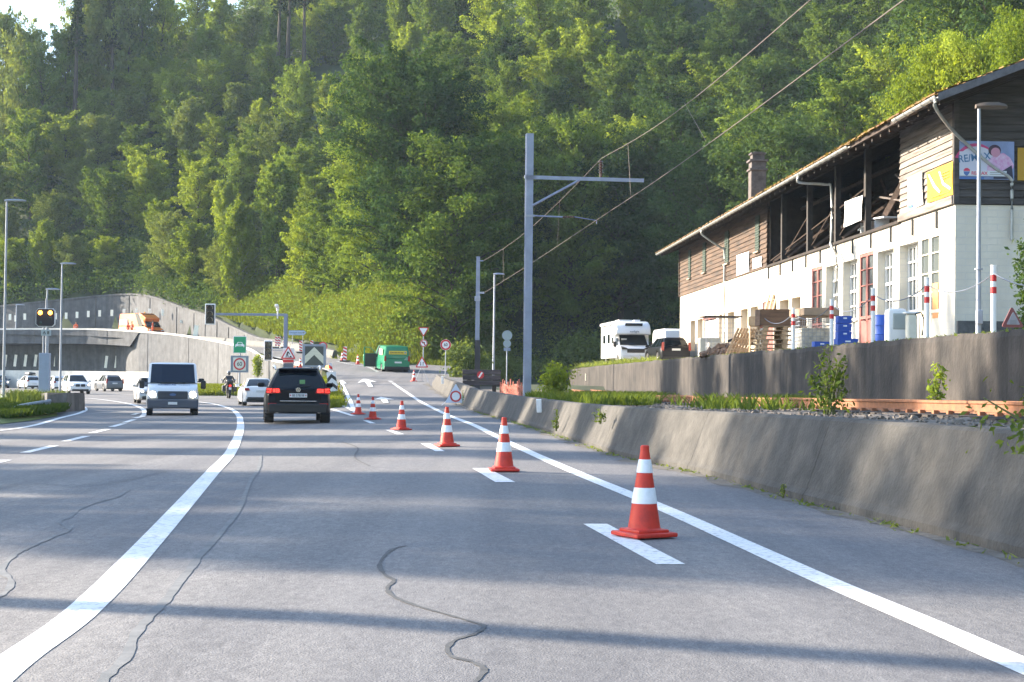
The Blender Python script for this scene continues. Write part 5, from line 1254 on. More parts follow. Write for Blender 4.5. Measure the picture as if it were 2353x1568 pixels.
post(t, 0, -.05, zc3, .025); m_ = MB(); m_.bbox((0, .05, .05), (.7, .4, .1), .02); m_.build('foot', M_BLACK, t)
for s in (-.35, .35): m_ = MB(); m_.cyl((s * .4, .08, h * .8), (s, .6, .02), .015, n=8); m_.build('stay', M_RED, t)

# striped beacons along the ramp
def make_beacon(label):
    t = thing('guide_beacon', label, 'guide beacon', group='red and white beacons along the ramp')
    plate(t, rect(.27, 1.0), (0, .62), M_WHITER, 'panel', th=.04)
    for k in range(4):
        z_ = -.36 + k * .25; face_plate(t, [(-.13, z_ + .12), (-.13, z_ - .02), (.13, z_ - .14), (.13, z_)], (0, .62), M_RED, 'red_stripe', 1)
    m_ = MB(); m_.bbox((0, .05, .06), (.75, .32, .12), .03); m_.build('foot', M_BLACK, t); return t
bc = None
for (u, v, Y, l) in ((635, 800, 156, 'first of the two beacons beside the gantry pole'), (641.5, 800.5, 155, 'second of the two beacons, nearer the gantry pole'), (653.5, 800, 151, 'beacon partly hidden behind the gantry pole'), (690.8, 811.8, 143, 'beacon just beyond the chevron board'), (792.5, 832, 117, 'lone beacon at the end of the ramp wall'), (716, 812, 140, 'beacon hidden behind the chevron board edge')):
    q = at(u, v, Y); 
    if bc is None: bc = make_beacon(l); bc.location = q; bc.scale = (1.02,) * 3
    else: copy_thing(bc, q, 0, l)
# round sign behind the chevron board
Y = 126; q = at(742, 796, Y); zg = g(q.x, Y); t = thing('prohibition_sign', 'round red-ringed sign peeping out behind the chevron board', 'road sign', (q.x, Y, zg)); r0 = size_at(10.3, Y); plate(t, disc(r0, 0), (0, q.z - zg), mat('sign_greyface', (.45, .46, .52), .5), 'disc'); ring(t, (0, q.z - zg), r0, r0 * .74, M_RED, 'red_ring', 2); post(t, 0, 0, q.z - zg, .03)

# road works trailer
Y = 106; q = at(662, 840, Y); zg = g(q.x, Y); t = thing('roadworks_trailer', 'roadworks warning trailer with triangle sign and folded grey lamp board', 'trailer', (q.x, Y, zg))
zc = at(662, 815, Y).z - zg; w = size_at(35, Y); plate(t, rect(size_at(26, Y), size_at(38, Y)), (0.02, zc - .12), M_WHITER, 'white_board', y=.08)
plate(t, tri_poly(w, .07), (0, zc), M_RED, 'triangle'); face_plate(t, [(x * .72, y * .72) for x, y in tri_poly(w, .05)], (0, zc), M_WHITER, 'white_field')
face_plate(t, [(-.16, -.2), (-.1, -.2), (-.06, .0), (-.0, -.2), (.05, -.2), (.0, .04), (.03, .1), (.12, .0), (.15, .02), (.04, .2), (-.05, .2), (-.1, .05)], (-.02, zc), M_INK, 'worker_symbol', 3); face_plate(t, [(.05, -.2), (.28, -.2), (.17, -.07)], (0, zc), M_INK, 'heap_symbol', 3)
z_ = at(662, 843, Y).z - zg; m_ = MB(); m_.bbox((.02, .0, z_), (size_at(23, Y), .12, size_at(16, Y)), .1); m_.build('lamp_board', mat('slate_grey', (.10, .12, .15), .6), t)
m_ = MB(); m_.box((0, -.03, at(662, 830, Y).z - zg), (size_at(25, Y), .05, size_at(6, Y))); m_.build('red_band', M_RED, t)
m_ = MB(); m_.bbox((0, .3, .55), (1.5, 2.2, .25), .05); m_.build('chassis', M_ORANGE, t)
m_ = MB(); m_.cyl((0, .2, .6), (0, .2, zc + .4), .06); m_.build('mast', M_GALV, t)
for s in (-.7, .7): m_ = MB(); m_.cyl((s - .09, .3, .33), (s + .09, .3, .33), .33, n=20); m_.build('wheel', M_RUBBER, t)
q2 = at(681.5, 847, 108); t = thing('warning_lamp', 'orange works lamp box beside the roadworks trailer', 'warning lamp', (q2.x, 108, g(q2.x, 108))); zc = q2.z - t.location.z
m_ = MB(); m_.bbox((0, 0, zc), (size_at(12, 108), .15, size_at(10, 108)), .04); m_.build('housing', M_ORANGE, t); m_ = MB(); m_.lathe([(0, -.06), (.1, -.05), (.11, 0), (.1, .05), (0, .06)], 16, M=facing((0, -.08, zc))); m_.build('lens', M_WHITER, t, smooth=True); post(t, 0, 0, zc, .03)

# ================================================================== traffic light gantry
def signal_head(parent, cx, zc, w, h, y=0.0, border=True):
    m_ = MB(); m_.bbox((cx, y, zc), (w, .06, h), .03); pb_ = m_.build('backing_board', M_WHITER if border else M_GALV, parent)
    m_ = MB(); m_.bbox((cx, y - .04, zc), (w * .80, .05, h * .90), .02); m_.build('black_face', M_INK, pb_)
    for k in range(3):
        z_ = zc + (1 - k) * h * .285; r_ = w * .29
        m_ = MB(); n = 16; vs = []
        for yy, rr_ in ((y - .06, r_), (y - .06 - w * .38, r_ * .94)):
            for i in range(n): a = R(-20 + 220 * i / (n - 1)); vs.append((cx + rr_ * math.cos(a), yy, z_ + rr_ * math.sin(a)))
        m_._a(vs, [(i, i + 1, n + i + 1, n + i) for i in range(n - 1)]); m_.build('visor', mat('visor_grey', (.30, .26, .18), .5), pb_, recalc=False)
        m_ = MB(); m_.cyl((cx, y - .055, z_), (cx, y - .075, z_), r_ * .92, n=20); m_.build('lens', mat('lens_dark', (.045, .04, .035), .15), pb_)
Y = 110; q = at(655, 880, Y); zg = g(q.x, Y) - .1; t = thing('traffic_light_gantry', 'grey gantry pole and arm carrying two unlit traffic lights and a camera', 'traffic light', (q.x, Y, zg))
X0 = q.x; zt_ = at(655, 724, Y).z - zg
m_ = MB(); m_.bbox((0, 0, zt_ / 2), (.27, .27, zt_ + .1), .03); m_.build('pole', mat('steel_blue_grey', (.20, .24, .33), .5, .2, var=.1), t)
xl_ = at(484, 722, Y).x - X0; m_ = MB(); m_.bbox((xl_ / 2, 0, zt_), (abs(xl_) + .1, .17, .17), .02); m_.build('arm', mat('steel_blue_grey', (.20, .24, .33)), t)
signal_head(t, xl_, at(484, 722.5, Y).z - zg, size_at(24, Y), size_at(48, Y), -.14)
xr_ = at(617, 806, Y).x - X0; zc = at(617, 806, Y).z - zg; signal_head(t, xr_, zc, size_at(19.5, Y), size_at(46.5, Y), -.1)
m_ = MB(); m_.box((xr_ / 2, 0, zc + .15), (abs(xr_), .07, .07)); m_.box((xr_ / 2, 0, zc + .02), (abs(xr_), .05, .05)); m_.build('bracket', M_GALV, t)
xc_ = at(638.5, 720, Y).x - X0; m_ = MB(); zc = at(638, 718, Y).z - zg; m_.cyl((xc_, -.12, zc - .45), (xc_, -.12, zc + .2), .05); m_.bbox((xc_ - .03, -.3, zc + .42), (.24, .5, .2), .05, rx=-.2); m_.cyl((xc_, -.12, zc + .1), (xc_, -.12, zc + .35), .1); m_.build('camera', M_WHITE, t)

# amber warning signal
Y = 78; q = at(101, 915, Y); zg = g(q.x, Y) + .25; t = thing('warning_signal', 'black signal box with two lit amber lamps on a grey post', 'warning signal', (q.x, Y, zg))
zc = at(101.5, 730, Y).z - zg; w, h = size_at(44, Y), size_at(42, Y)
def octr(w, h, c): return [(-w / 2 + c, -h / 2), (w / 2 - c, -h / 2), (w / 2, -h / 2 + c), (w / 2, h / 2 - c), (w / 2 - c, h / 2), (-w / 2 + c, h / 2), (-w / 2, h / 2 - c), (-w / 2, -h / 2 + c)]
plate(t, octr(w, h, .12), (0, zc), M_WHITER, 'white_rim', th=.1); plate(t, octr(w * .93, h * .93, .1), (0, zc), mat('signal_brown', (.030, .022, .028), .5), 'face', y=-.03, th=.03)
for s in (-1, 1):
    m_ = MB(); m_.lathe([(0, -.03), (.09, -.02), (.105, 0), (.09, .03), (0, .05)], 20, M=facing((s * w * .26, -.05, zc + h * .26))); m_.build('amber_lamp', M_AMBER, t, smooth=True)
for a, b in ((-.24, -.30), (.28, -.02)): m_ = MB(); m_.lathe([(0, -.03), (.08, 0), (0, .02)], 16, M=facing((a * w, -.045, zc + b * h))); m_.build('dark_lamp', mat('lamp_off', (.05, .07, .06), .2), t, smooth=True)
zb = at(101, 860, Y).z - zg; 
for s in (-.11, .11): post(t, s, 0, zc + h * .5, .045, .12, M_GALV)
m_ = MB(); m_.cyl((.0, .14, zc + h * .4), (0, .14, zc + h * .5 + .5), .05); m_.build('antenna', M_GALV, t)
zq = at(100, 838, Y).z - zg; m_ = MB(); m_.bbox((-.02, .1, (zq + .55) / 2 + .25), (.52, .3, zq + .1), .02); m_.build('cabinet', mat('cabinet_grey', (.36, .42, .54), .5, var=.05), t)
m_ = MB(); m_.box((-.02, .1, .15), (.6, .36, .5), top=(.85, .9)); m_.build('foot', M_GALV, t)
z_ = at(101, 765, Y).z - zg; plate(t, rect(.5, .3), (.05, z_), mat('plate_grey', (.45, .5, .52), .5), 'small_plate'); text_on(t, 'A 8', (.05, z_), .22, M_INK)

# ================================================================== street lamps
def make_lamp(name, label, H, hl=.85, side=1, r=.06):
    t = thing(name, label, 'street lamp', group='street lamps along the road'); m_ = MB(); m_.tube([(0, 0, 0), (0, 0, .6), (0, 0, H * .5), (0, 0, H)], [r * 1.25, r * 1.1, r * .85, r * .7], 12); m_.build('pole', M_GALV, t, smooth=True)
    m_ = MB(); prof = []
    for k, (x, w_, h_) in enumerate(((-.12, .06, .04), (0, .10, .06), (.2, .15, .08), (.6, .16, .08), (.85, .10, .05), (.95, .04, .02))):
        x *= hl * side; prof.append([(x, -w_, .0), (x, -w_ * .7, h_), (x, w_ * .7, h_), (x, w_, .0), (x, w_ * .8, -.04), (x, -w_ * .8, -.04)])
    M_ = Matrix.Translation((0, 0, H)); m_.loft([[M_ @ Vector(p) for p in r_] for r_ in prof]); m_.build('lamp_head', M_GALV, t, smooth=True)
    return t
for (u, vt, Y, zb, l, hl, side) in ((16, 461, 93, None, 'tall grey street lamp nearest the picture edge, before the guard rail', 1.2, 1), (143, 606, 112, None, 'slim grey street lamp rising from the end of the low wall', 1.05, 1), (109, 665, 118, None, 'shorter street lamp behind the amber signal', 1.0, 1),
                                (1136.5, 630, 112, .9, 'street lamp between the two catenary masts', .75, 1), (2250, 245, 33, 2.2, 'street lamp in the yard in front of the barn gable', .62, 1), (38, 701, 198, 6.1, 'far street lamp on the ramp behind the nearest lamp', 1.1, 1)):
    q = at(u, vt, Y); zb = g(q.x, Y) - .1 if zb is None else zb
    lp = make_lamp('street_lamp', l, q.z - zb, hl, side, .05 if Y == 33 else .085); lp.location = (q.x, Y, zb)
    if Y == 33:
        [c for c in lp.children if c.name.startswith('lamp_head')][0].data.materials[0] = mat('lamp_brown', (.10, .075, .055), .6)
        m_ = MB(); m_.bbox((0, -.05, 1.1 - .6), (.12, .16, .3), .02); m_.cyl((0, 0, 1.5), (0, 0, 1.53), .085); m_.build('junction_box', M_GALV, lp)
# slanting pole outside the picture that throws the thin band of shade
lp = make_lamp('street_lamp', 'street lamp outside the view whose thin shadow crosses the near lanes', 10.5, 1.2, 1, .24); lp.location = (-.931 * 20, 8.0 + .365 * 20, -.4)

# ================================================================== overhead line
M_STEEL = mat('mast_steel', (.26, .30, .39), .5, .2, var=.12, scale=2)
Y = 60; q = at(1211, 905, Y); zb = .55; t = thing('catenary_mast', 'tall steel H-beam catenary mast with crossarm and insulator', 'catenary mast', (q.x, Y, zb), R(8)); zt_ = at(1213, 308, Y).z - zb
m_ = MB(); W_ = .28
m_.box((-.0, -.13, zt_ / 2), (W_, .022, zt_)); m_.box((0, .13, zt_ / 2), (W_, .022, zt_)); m_.box((0, 0, zt_ / 2), (.022, .24, zt_)); m_.box((0, 0, .03), (.5, .5, .06)); m_.build('mast', M_STEEL, t)
za = at(1213, 407, Y).z - zb; xe = at(1474, 411, Y).x - q.x; m_ = MB(); m_.box((xe / 2, -.16, za - .03), (xe + .3, .04, .14)); m_.box((xe / 2, -.10, za + .03), (xe + .3, .12, .02)); m_.build('crossarm', M_STEEL, t)
m_ = MB(); z2 = at(1224, 474, Y).z - zb; x2 = at(1332, 414, Y).x - q.x; m_.cyl((.1, -.15, z2), (x2, -.15, za - .08), .05, n=6); m_.build('diagonal_brace', M_STEEL, t)
m_ = MB(); z3 = at(1224, 497, Y).z - zb; x3 = at(1292, 496, Y).x - q.x; x4 = at(1320, 497, Y).x - q.x; x5 = at(1372, 502, Y).x - q.x; m_.cyl((.1, -.15, z3), (x3, -.15, z3 - .02), .03); m_.cyl((x4, -.15, z3 - .0), (x5, -.15, z3 - .12), .016); m_.cyl((x5, -.15, z3 - .12), (x5, -.15, z3 - .25), .016); m_.build('registration_arm', M_STEEL, t)
def insul(m_, a, b, r=.07, n=5):
    a = Vector(a); b = Vector(b); m_.cyl(a, b, r * .4, n=10)
    for k in range(n): p = a.lerp(b, (k + .5) / n); d = (b - a).normalized() * .02; m_.cyl(p - d, p + d, r, r * .5, n=12)
m_ = MB(); insul(m_, (x3, -.15, z3 - .02), (x4, -.15, z3), .055, 5); m_.build('arm_insulator', mat('insulator_brown', (.07, .035, .03), .25), t)
xi = at(1382, 400, Y).x - q.x; zi = at(1382, 367, Y).z - zb; m_ = MB(); m_.cyl((xi, -.13, za + .02), (xi, -.13, za + .22), .05); insul(m_, (xi, -.13, za + .2), (xi, -.13, zi), .11, 5); m_.build('insulator', mat('insulator_brown', (.07, .035, .03)), t)
m_ = MB(); m_.box((0, -.15, za - .02), (.42, .06, .12)); m_.box((.02, -.15, z3), (.36, .05, .08)); m_.build('clamp', M_GALV, t)
topA = Vector((at(1381, 366, Y).x, Y - .13, at(1381, 366, Y).z)); topB = Vector((at(1372, 503, Y).x, Y - .15, at(1372, 503, Y).z - .05))
Y = 98; q = at(1096, 855, Y); t = thing('catenary_pole', 'slimmer grey catenary pole with black lower sleeve behind the buffer stop', 'catenary mast', (q.x, Y, .5)); zt_ = at(1099, 590, Y).z - .5
m_ = MB(); m_.box((0, 0, zt_ / 2), (.30, .26, zt_), top=(.75, .75)); m_.box((-.05, -.14, zt_ / 2), (.05, .03, zt_ - .2)); m_.build('pole', M_STEEL, t); zk = at(1096, 782, Y).z - .5; m_ = MB(); m_.box((.02, -.02, zk / 2), (.34, .34, zk)); m_.build('sleeve', mat('tar_black', (.03, .03, .035), .7), t)
z1 = at(1108, 600, Y).z - .5; z2 = at(1112, 674, Y).z - .5; m_ = MB(); m_.cyl((0, -.1, z1), (.32, -.1, z1), .04); m_.box((.15, -.1, z2 + .02), (.5, .08, .12)); m_.box((-.02, -.12, z2 - .35), (.36, .1, .3)); m_.build('bracket', M_GALV, t)
pA = Vector((q.x + .32, Y - .1, z1 + .5)); pB = Vector((q.x + .4, Y - .1, z2 + .52))
def wire(name, label, pts_, r=.012): m_ = MB(); m_.tube(pts_, r, 6); return tag(m_.build(name, mat('copper_wire', (.16, .13, .11), .6, .2)), label, 'overhead wire')
nA = at(1862, 0, 26.4); nB = at(2077, 0, 21.9)
eA = nA + (nA - topA) * .75 + Vector((0, 0, .9)); eB = nB + (nB - topB) * .5 + Vector((0, 0, .2))
sgA = [pA.lerp(topA, k / 12) - Vector((0, 0, 1.0 * math.sin(math.pi * k / 12))) * .42 for k in range(13)]
wA = wire('carrier_wire', 'upper overhead wire sagging from the insulator over the barn towards the camera', sgA + catmull([topA, topA.lerp(nA, .5) - Vector((0, 0, .28)), nA, eA], 6)[1:], .0095)
wB = wire('contact_wire', 'lower overhead contact wire passing below the crossarm of the steel mast', catmull([pB, pB.lerp(topB, .5) - Vector((0, 0, .05)), topB, topB.lerp(nB, .5) - Vector((0, 0, .1)), nB, eB], 6), .0095)
m_ = MB()
for f in (.25, .5, .75):
    a = pA.lerp(topA, f) - Vector((0, 0, .42 * math.sin(math.pi * f))); b = pB.lerp(topB, f) - Vector((0, 0, .04)); m_.cyl(a, b, .006, n=4)
for f in (.25, .6): a = topA.lerp(nA, f) - Vector((0, 0, .2)); b = topB.lerp(nB, f); m_.cyl(a, b, .005, n=4)
m_.build('dropper', mat('copper_wire', (.30, .24, .19)), wB)

# buffer stop
Y = 88; q = at(1107, 880, Y); t = thing('buffer_stop', 'dark timber buffer stop with a round red and white plate', 'buffer stop', (q.x, Y, .55)); m_ = MB(); zc = at(1107, 868, Y).z - .55; w = size_at(88, Y)
for k in range(3): m_.bbox((0, -.15 - .02 * (k % 2), zc + .3 - .3 * k), (w, .24, .28), .03)
m_.build('beam', mat('tarred_timber', (.035, .03, .032), .85, rgb2=(.10, .085, .09), scale=5, stretch=(.2, 1, 1)), t)
for s in (-.7, .7): m_ = MB(); m_.box((s, .0, zc / 2), (.22, .25, zc)); m_.cyl((s, .1, zc * .8), (s, 1.4, 0), .09, n=6); m_.build('upright', M_SLEEP, t)
zc = at(1103.5, 862, Y).z - .55; r0 = size_at(8.2, Y); plate(t, disc(r0, 0), (-.07, zc), M_RED, 'disc', y=-.36); m_ = MB(); m_.prism([(-.045, -r0 * .85), (.045, -r0 * .85), (.045, r0 * .85), (-.045, r0 * .85)], .005, facing((-.07, -.37, zc)) @ Matrix.Rotation(R(-32), 4, 'Z')); m_.build('white_bar', M_WHITER, t)
# orange safety mesh beside the mast
m_ = MB(); A = at(1150, 905, 72); B = at(1204, 903, 66)
M_NET = mat('orange_net', (.36, .11, .075), .8, var=.3, scale=20)
for k in range(14):
    f = k / 13; a = A.lerp(B, f); m_.cyl((a.x, a.y, .55), (a.x + .05 * math.sin(k), a.y, 1.15 + .15 * math.sin(k * 1.3)), .035, n=4)
for j in range(8):
    pts_ = []
    for k in range(14): a = A.lerp(B, k / 13); pts_.append((a.x + .03 * math.sin(k + j), a.y, .60 + j * .06 + .05 * math.sin(k * .9)))
    m_.tube(pts_, .024, 4)
tag(m_.build('safety_net', M_NET), 'sagging orange-red safety net at the foot of the steel mast', 'safety net')

# guard rail, low wall and island grass
def rail_pt(u, v, Y): return at(u, v, Y)
gr = thing('guard_rail', 'bent grey steel guard rail end beside the low wall', 'guard rail'); P_ = catmull([at(-160, 955, 54), at(-60, 952, 56), at(14, 948, 58.5), at(50, 938, 61), at(88, 931, 63.5), at(117, 926.5, 66)], 5)
rings = []
for p in P_: rings.append([(p.x, p.y, p.z - .15), (p.x + .03, p.y - .05, p.z - .08), (p.x - .01, p.y, p.z), (p.x + .03, p.y - .05, p.z + .08), (p.x, p.y, p.z + .15), (p.x - .08, p.y + .12, p.z + .15), (p.x - .08, p.y + .12, p.z - .15)])
m_ = MB(); m_.loft(rings); m_.build('rail', mat('rail_zinc', (.36, .42, .52), .45, .3, var=.12, scale=4), gr)
for k in (6, 11, 17, 22): p = P_[k]; m_ = MB(); m_.box((p.x - .02, p.y + .08, p.z - .4), (.1, .14, .8)); m_.build('post', M_GALV, gr)
wl_ = MB(); rings = []
for (u, vt, Y, th) in ((-60, 893, 120, .4), (22, 897, 108, .4), (70, 901, 96, .4), (110, 905, 82, .5), (128, 905, 72, .8), (149, 903, 68, .9)):
    p = at(u, vt, Y); rings.append([(p.x, p.y, g(p.x, p.y) - .2), (p.x, p.y, p.z), (p.x - th, p.y + th * .5, p.z), (p.x - th, p.y + th * .5, -1.0)])
wl_.loft(rings); tag(wl_.build('low_wall', M_CONC), 'low brown-grey concrete wall ending beside the slim lamp', 'wall')
m_ = MB(); a = at(104, 926, 66); b = at(149.5, 925, 66.5); gz = g(a.x, 66) - .1; zt_ = at(130, 904, 66.5).z
m_._a([(a.x, 66, gz), (b.x + .05, 66.4, gz), (b.x, 66.8, zt_ + .02), (a.x, 66.3, zt_ - .08), (a.x, 69.5, gz), (b.x + .05, 69.5, gz), (b.x, 69.5, zt_), (a.x, 69.5, zt_ - .08)], [(0, 1, 2, 3), (1, 5, 6, 2), (3, 2, 6, 7), (0, 3, 7, 4), (4, 5, 6, 7)])
tag(m_.build('wall_end_block', M_CONCD), 'dark concrete block at the end of the guard rail', 'wall')
isl = [gp(u, v) for u, v in ((-500, 985), (-100, 985), (0, 976), (70, 968), (132, 957), (128, 940), (120, 925), (60, 910), (-60, 905), (-500, 915))]
tri = tessellate_polygon([[Vector((p.x, p.y, 0)) for p in isl]]); cxy = sum((Vector(p) for p in isl), Vector()) / len(isl)
m_ = MB(); n = len(isl); inner = [p.lerp(cxy, .08) for p in isl]
m_._a([(p.x, p.y, g(p.x, p.y) + .02) for p in isl] + [(p.x, p.y, g(p.x, p.y) + .22) for p in inner], [(i, (i + 1) % n, n + (i + 1) % n, n + i) for i in range(n)] + [tuple(n + i for i in t_) for t_ in tri]); struct(m_.build('island_ground', M_GRS))
P = []
for _ in range(9000):
    u = nr.uniform(-60, 150); v = nr.uniform(912, 972); v = min(v, np.interp(u, [-60, 0, 70, 132, 150], [980, 973, 965, 955, 945])); p = gp(u, v)
    if p.y < 84: P.append((p.x, p.y, p.z + .15))
tufts('grass', 'shaded green grass on the traffic island under the guard rail', P[:6500], nr, 0.24, 0.06, 'weed', 4)  # darker weed leaf colour stands in for shade on the island grass
tufts('grass', 'dry yellowish weeds around the signal cabinet', [(at(u, 900, Y).x, Y, g(at(u, 900, Y).x, Y) + .3) for u, Y in zip(nr.uniform(20, 148, 500), nr.uniform(70, 84, 500))], nr, .5, .04, 'olive', 4)
# small reflectors on the barrier
def barr_pt(u, v, top=False):
    best = None
    for y in np.arange(8, 99, .1):
        x = float(XB(y)) + .18; pr = proj((x, y, .5)); 
        if best is None or abs(pr[0] - u) < best[0]: best = (abs(pr[0] - u), y)
    y = best[1]; p = at(u, v, y); return p
for k, (u, v, l) in enumerate(((1243, 933, 'white reflector plate on the barrier below the steel mast'), (1019, 854 + 20, 'small white reflector on the far end of the barrier'))):
    p = barr_pt(u, v); m_ = MB(); m_.bbox((p.x - .05, p.y - .1, p.z), (.14, .05, .36 if k == 0 else .4), .01, rz=-.3, rx=.25); tag(m_.build('reflector', M_WHITER), l, 'reflector', 'reflectors on the barrier')
p = at(1340, 867, WX(120) and 118); 
m_ = MB(); yk = 112; x_ = WX(yk); p = at(1340, 867, yk); m_.box((x_ - .02, yk, p.z), (.04, .3, .5)); tag(m_.build('wall_plate', M_CREAM), 'small cream plate on the far part of the dark retaining wall', 'plate')
# ================================================================== vehicles
M_GLASS = glassmat('car_glass', (0.006, 0.010, 0.014), 0.05)
M_GLASSB = glassmat('van_glass', (0.007, 0.016, 0.032), 0.05)
def paint(name, rgb, metal=0.0, rough=.32): return mat(name, rgb, rough, metal, coat=.4)
P_BLACK = mat('paint_black', (.0035, .0045, .009), .3, 0, spec=.16); P_WHITE = paint('paint_white', (.72, .73, .75)); P_SILVER = paint('paint_silver', (.42, .43, .44), .3); P_GREY = paint('paint_grey', (.13, .14, .16), .3)
P_GREEN = paint('paint_green', (.0, .20, .10)); P_ORG = paint('paint_orange', (.80, .20, .03)); P_BLUE = paint('paint_blue', (.04, .09, .16), .2); P_DARK = mat('paint_dark', (.006, .007, .010), .3, 0, spec=.2)
M_RIM = mat('alloy_rim', (.38, .38, .40), .35, .7); M_TAIL = mat('tail_lamp', (.30, .01, .012), .15, coat=.5); M_TAILON = mat('tail_lamp_lit', (.7, .02, .02), .2, emit=(1, .03, .02), estr=1.0)
M_HEAD = mat('head_lamp', (.55, .57, .6), .1, coat=.6); M_HEADON = mat('head_lamp_lit', (.9, .85, .7), .2, emit=(1, .86, .62), estr=6); M_PLATE = mat('number_plate', (.66, .67, .68), .4); M_CHROME = mat('chrome', (.6, .62, .65), .15, .9)

def wheel(parent, x, y, r=.33, w=.22, name='wheel'):
    s = 1 if x > 0 else -1; m_ = MB(); pr = [(r * .62, -w / 2), (r * .94, -w / 2), (r, -w * .38), (r, w * .38), (r * .94, w / 2), (r * .62, w / 2)]
    M = Matrix.Translation((x, y, r)) @ Matrix.Rotation(R(90), 4, 'Y'); m_.lathe(pr, 28, M=M); o = m_.build('wheel', M_RUBBER, parent, smooth=True)
    m_ = MB(); m_.lathe([(r * .62, -.06), (r * .58, .0), (r * .2, .02), (r * .12, .035)], 20, M=Matrix.Translation((x + s * w * .36, y, r)) @ Matrix.Rotation(s * R(90), 4, 'Y'))
    for k in range(5): a = k * 2 * math.pi / 5; m_.box((x + s * w * .40, y + r * .38 * math.cos(a), r + r * .38 * math.sin(a)), (.03, .07, r * .5), rx=a + R(90))
    m_.build('rim', M_RIM, o); return o

def lp(x, P): return float(np.interp(x, [p[0] for p in P], [p[1] for p in P]))
def car(label, loc, rz, S, P, cat='car', name='parked_car', glass=None, group=None, sc=1.0, front=None, rear=None, plate_txt=None, roof=None):
    """S: L W H clr; top = profile of lower body (y, z); plan = (y, half width factor); gh = greenhouse dict"""
    L, W, H = S['L'], S['W'], S['H']; t = thing(name, label, cat, loc, rz, group, sc); wr = S.get('wr', .33); wy = S.get('wy', (L / 2 - .88, -L / 2 + .92)); clr = S.get('clr', .2); gl_ = glass or M_GLASS
    # lower body
    ys = sorted(set([-L / 2, -L / 2 + .03, -L / 2 + .09, -L / 2 + .2, L / 2 - .22, L / 2 - .10, L / 2 - .035, L / 2] + list(np.arange(-L / 2 + .3, L / 2 - .25, .12)))); rings = []
    for y in ys:
        e = min(y + L / 2, L / 2 - y); tp = 1 - S.get('tap', .10) * max(0, 1 - e / .5) ** 2.2; hw = W / 2 * tp * lp(y, S.get('plan', [(-L / 2, 1), (L / 2, 1)]))
        zt = lp(y, S['top']); zb = clr + .10 * max(0, 1 - e / .28); sq = .10 * max(0, 1 - e / .10)
        arch = 0
        for w0 in wy:
            d = abs(y - w0); ar = wr + .055
            if d < ar: arch = max(arch, wr + math.sqrt(ar * ar - d * d) * .98)
        zo = max(zb, arch); sh = min(zt - .08, lp(y, S.get('shoulder', [(-9, zt - .12), (9, zt - .12)]))); zm = (zo + sh) / 2; zt2 = zt - sq
        zin = max(zb, min(arch, zt - .2)) if arch else zb
        half = [(0, zb), (hw - .30, zb), (hw - .29, zin), (hw - .05, zo), (hw - .012, zo + .03 if zo + .06 < sh else zo), (hw, max(zm, zo + .02)), (hw - .01, max(sh, zo + .04)), (hw - .06, max(zt2 - .03, zo + .06)), (hw - .14, zt2), (hw * .5, zt2 + S.get('crown', .03)), (0, zt2 + S.get('crown', .03) * 1.3)]
        rings.append([(x, y, z) for x, z in half] + [(-x, y, z) for x, z in half[-2:0:-1]])
    mb = MB(); mb.loft(rings)
    # greenhouse
    gq = S['gh']; z0 = gq['z0']; n = 5; nr_ = []
    fx = [-1, -.90, -.45, .45, .90, 1]; side = gq['side']            # side: fractions rear->front incl. pillars
    for k in range(n + 1):
        q = k / n; z = z0 + (H - z0 - .05) * q; c = q ** 1.25
        yr = gq['r0'] + (gq['r1'] - gq['r0']) * c; yf = gq['f0'] + (gq['f1'] - gq['f0']) * q; hw = (W / 2 - gq.get('in0', .10)) + (gq['wt'] - (W / 2 - gq.get('in0', .10))) * q ** 1.15
        bow = .06
        ring_ = [(f * hw, yr - bow * (1 - f * f) + (.06 if abs(f) == 1 else 0), z) for f in fx]
        ring_ += [(hw * (1 + .012 * math.sin(math.pi * s)), yr + .06 + (yf - yr - .14) * s, z) for s in side]
        ring_ += [(f * hw, yf + bow * 1.4 * (1 - f * f) - (.08 if abs(f) == 1 else 0), z) for f in reversed(fx)]
        ring_ += [(-hw * (1 + .012 * math.sin(math.pi * s)), yr + .06 + (yf - yr - .14) * s, z) for s in reversed(side)]
        nr_.append(ring_)
    m = len(nr_[0]); nf = len(fx); nsd = len(side); gr_, gf_, gs_ = MB(), MB(), {}; gi = gq['glass']
    for k in range(n):
        for i in range(m):
            a, b = nr_[k][i], nr_[k][(i + 1) % m]; c, d = nr_[k + 1][(i + 1) % m], nr_[k + 1][i]; tgt = mb
            band = (0 <= k < n - (1 if k < 0 else 0))
            if i < nf - 1 and 0 < i < nf - 2 and gq.get('rg', (0, n))[0] <= k < gq.get('rg', (0, n))[1]: tgt = gr_
            elif nf + nsd <= i < 2 * nf + nsd - 1 and 0 < i - nf - nsd < nf - 2: tgt = gf_
            else:
                j = i - nf if nf <= i < nf + nsd - 1 else None
                if i >= 2 * nf + nsd and i < 2 * nf + 2 * nsd - 1: j = nsd - 2 - (i - 2 * nf - nsd)
                if j is not None and j in gi: tgt = gs_.setdefault((i < nf + nsd, j), MB())
            tgt.quad(a, b, c, d)
    top = nr_[-1]; cxm = (sum(p[1] for p in top) / m); r2 = [(p[0] * .93, cxm + (p[1] - cxm) * .96, H - .012) for p in top]; r3 = [(p[0] * .6, cxm + (p[1] - cxm) * .7, H + .012) for p in top]
    rm = MB() if roof else mb
    rm.loft([top, r2, r3], caps=False); rm._a(r3, [tuple(range(m))])
    body = mb.build('body', P, t, smooth=True, angle=42)
    if roof: rm.build('roof', roof, t, smooth=True)
    if gr_.v: gr_.build('rear_window', gl_, t, smooth=True)
    gf_.build('windscreen', gl_, t, smooth=True)
    for q_ in gs_.values(): q_.build('side_window', gl_, t, smooth=True)
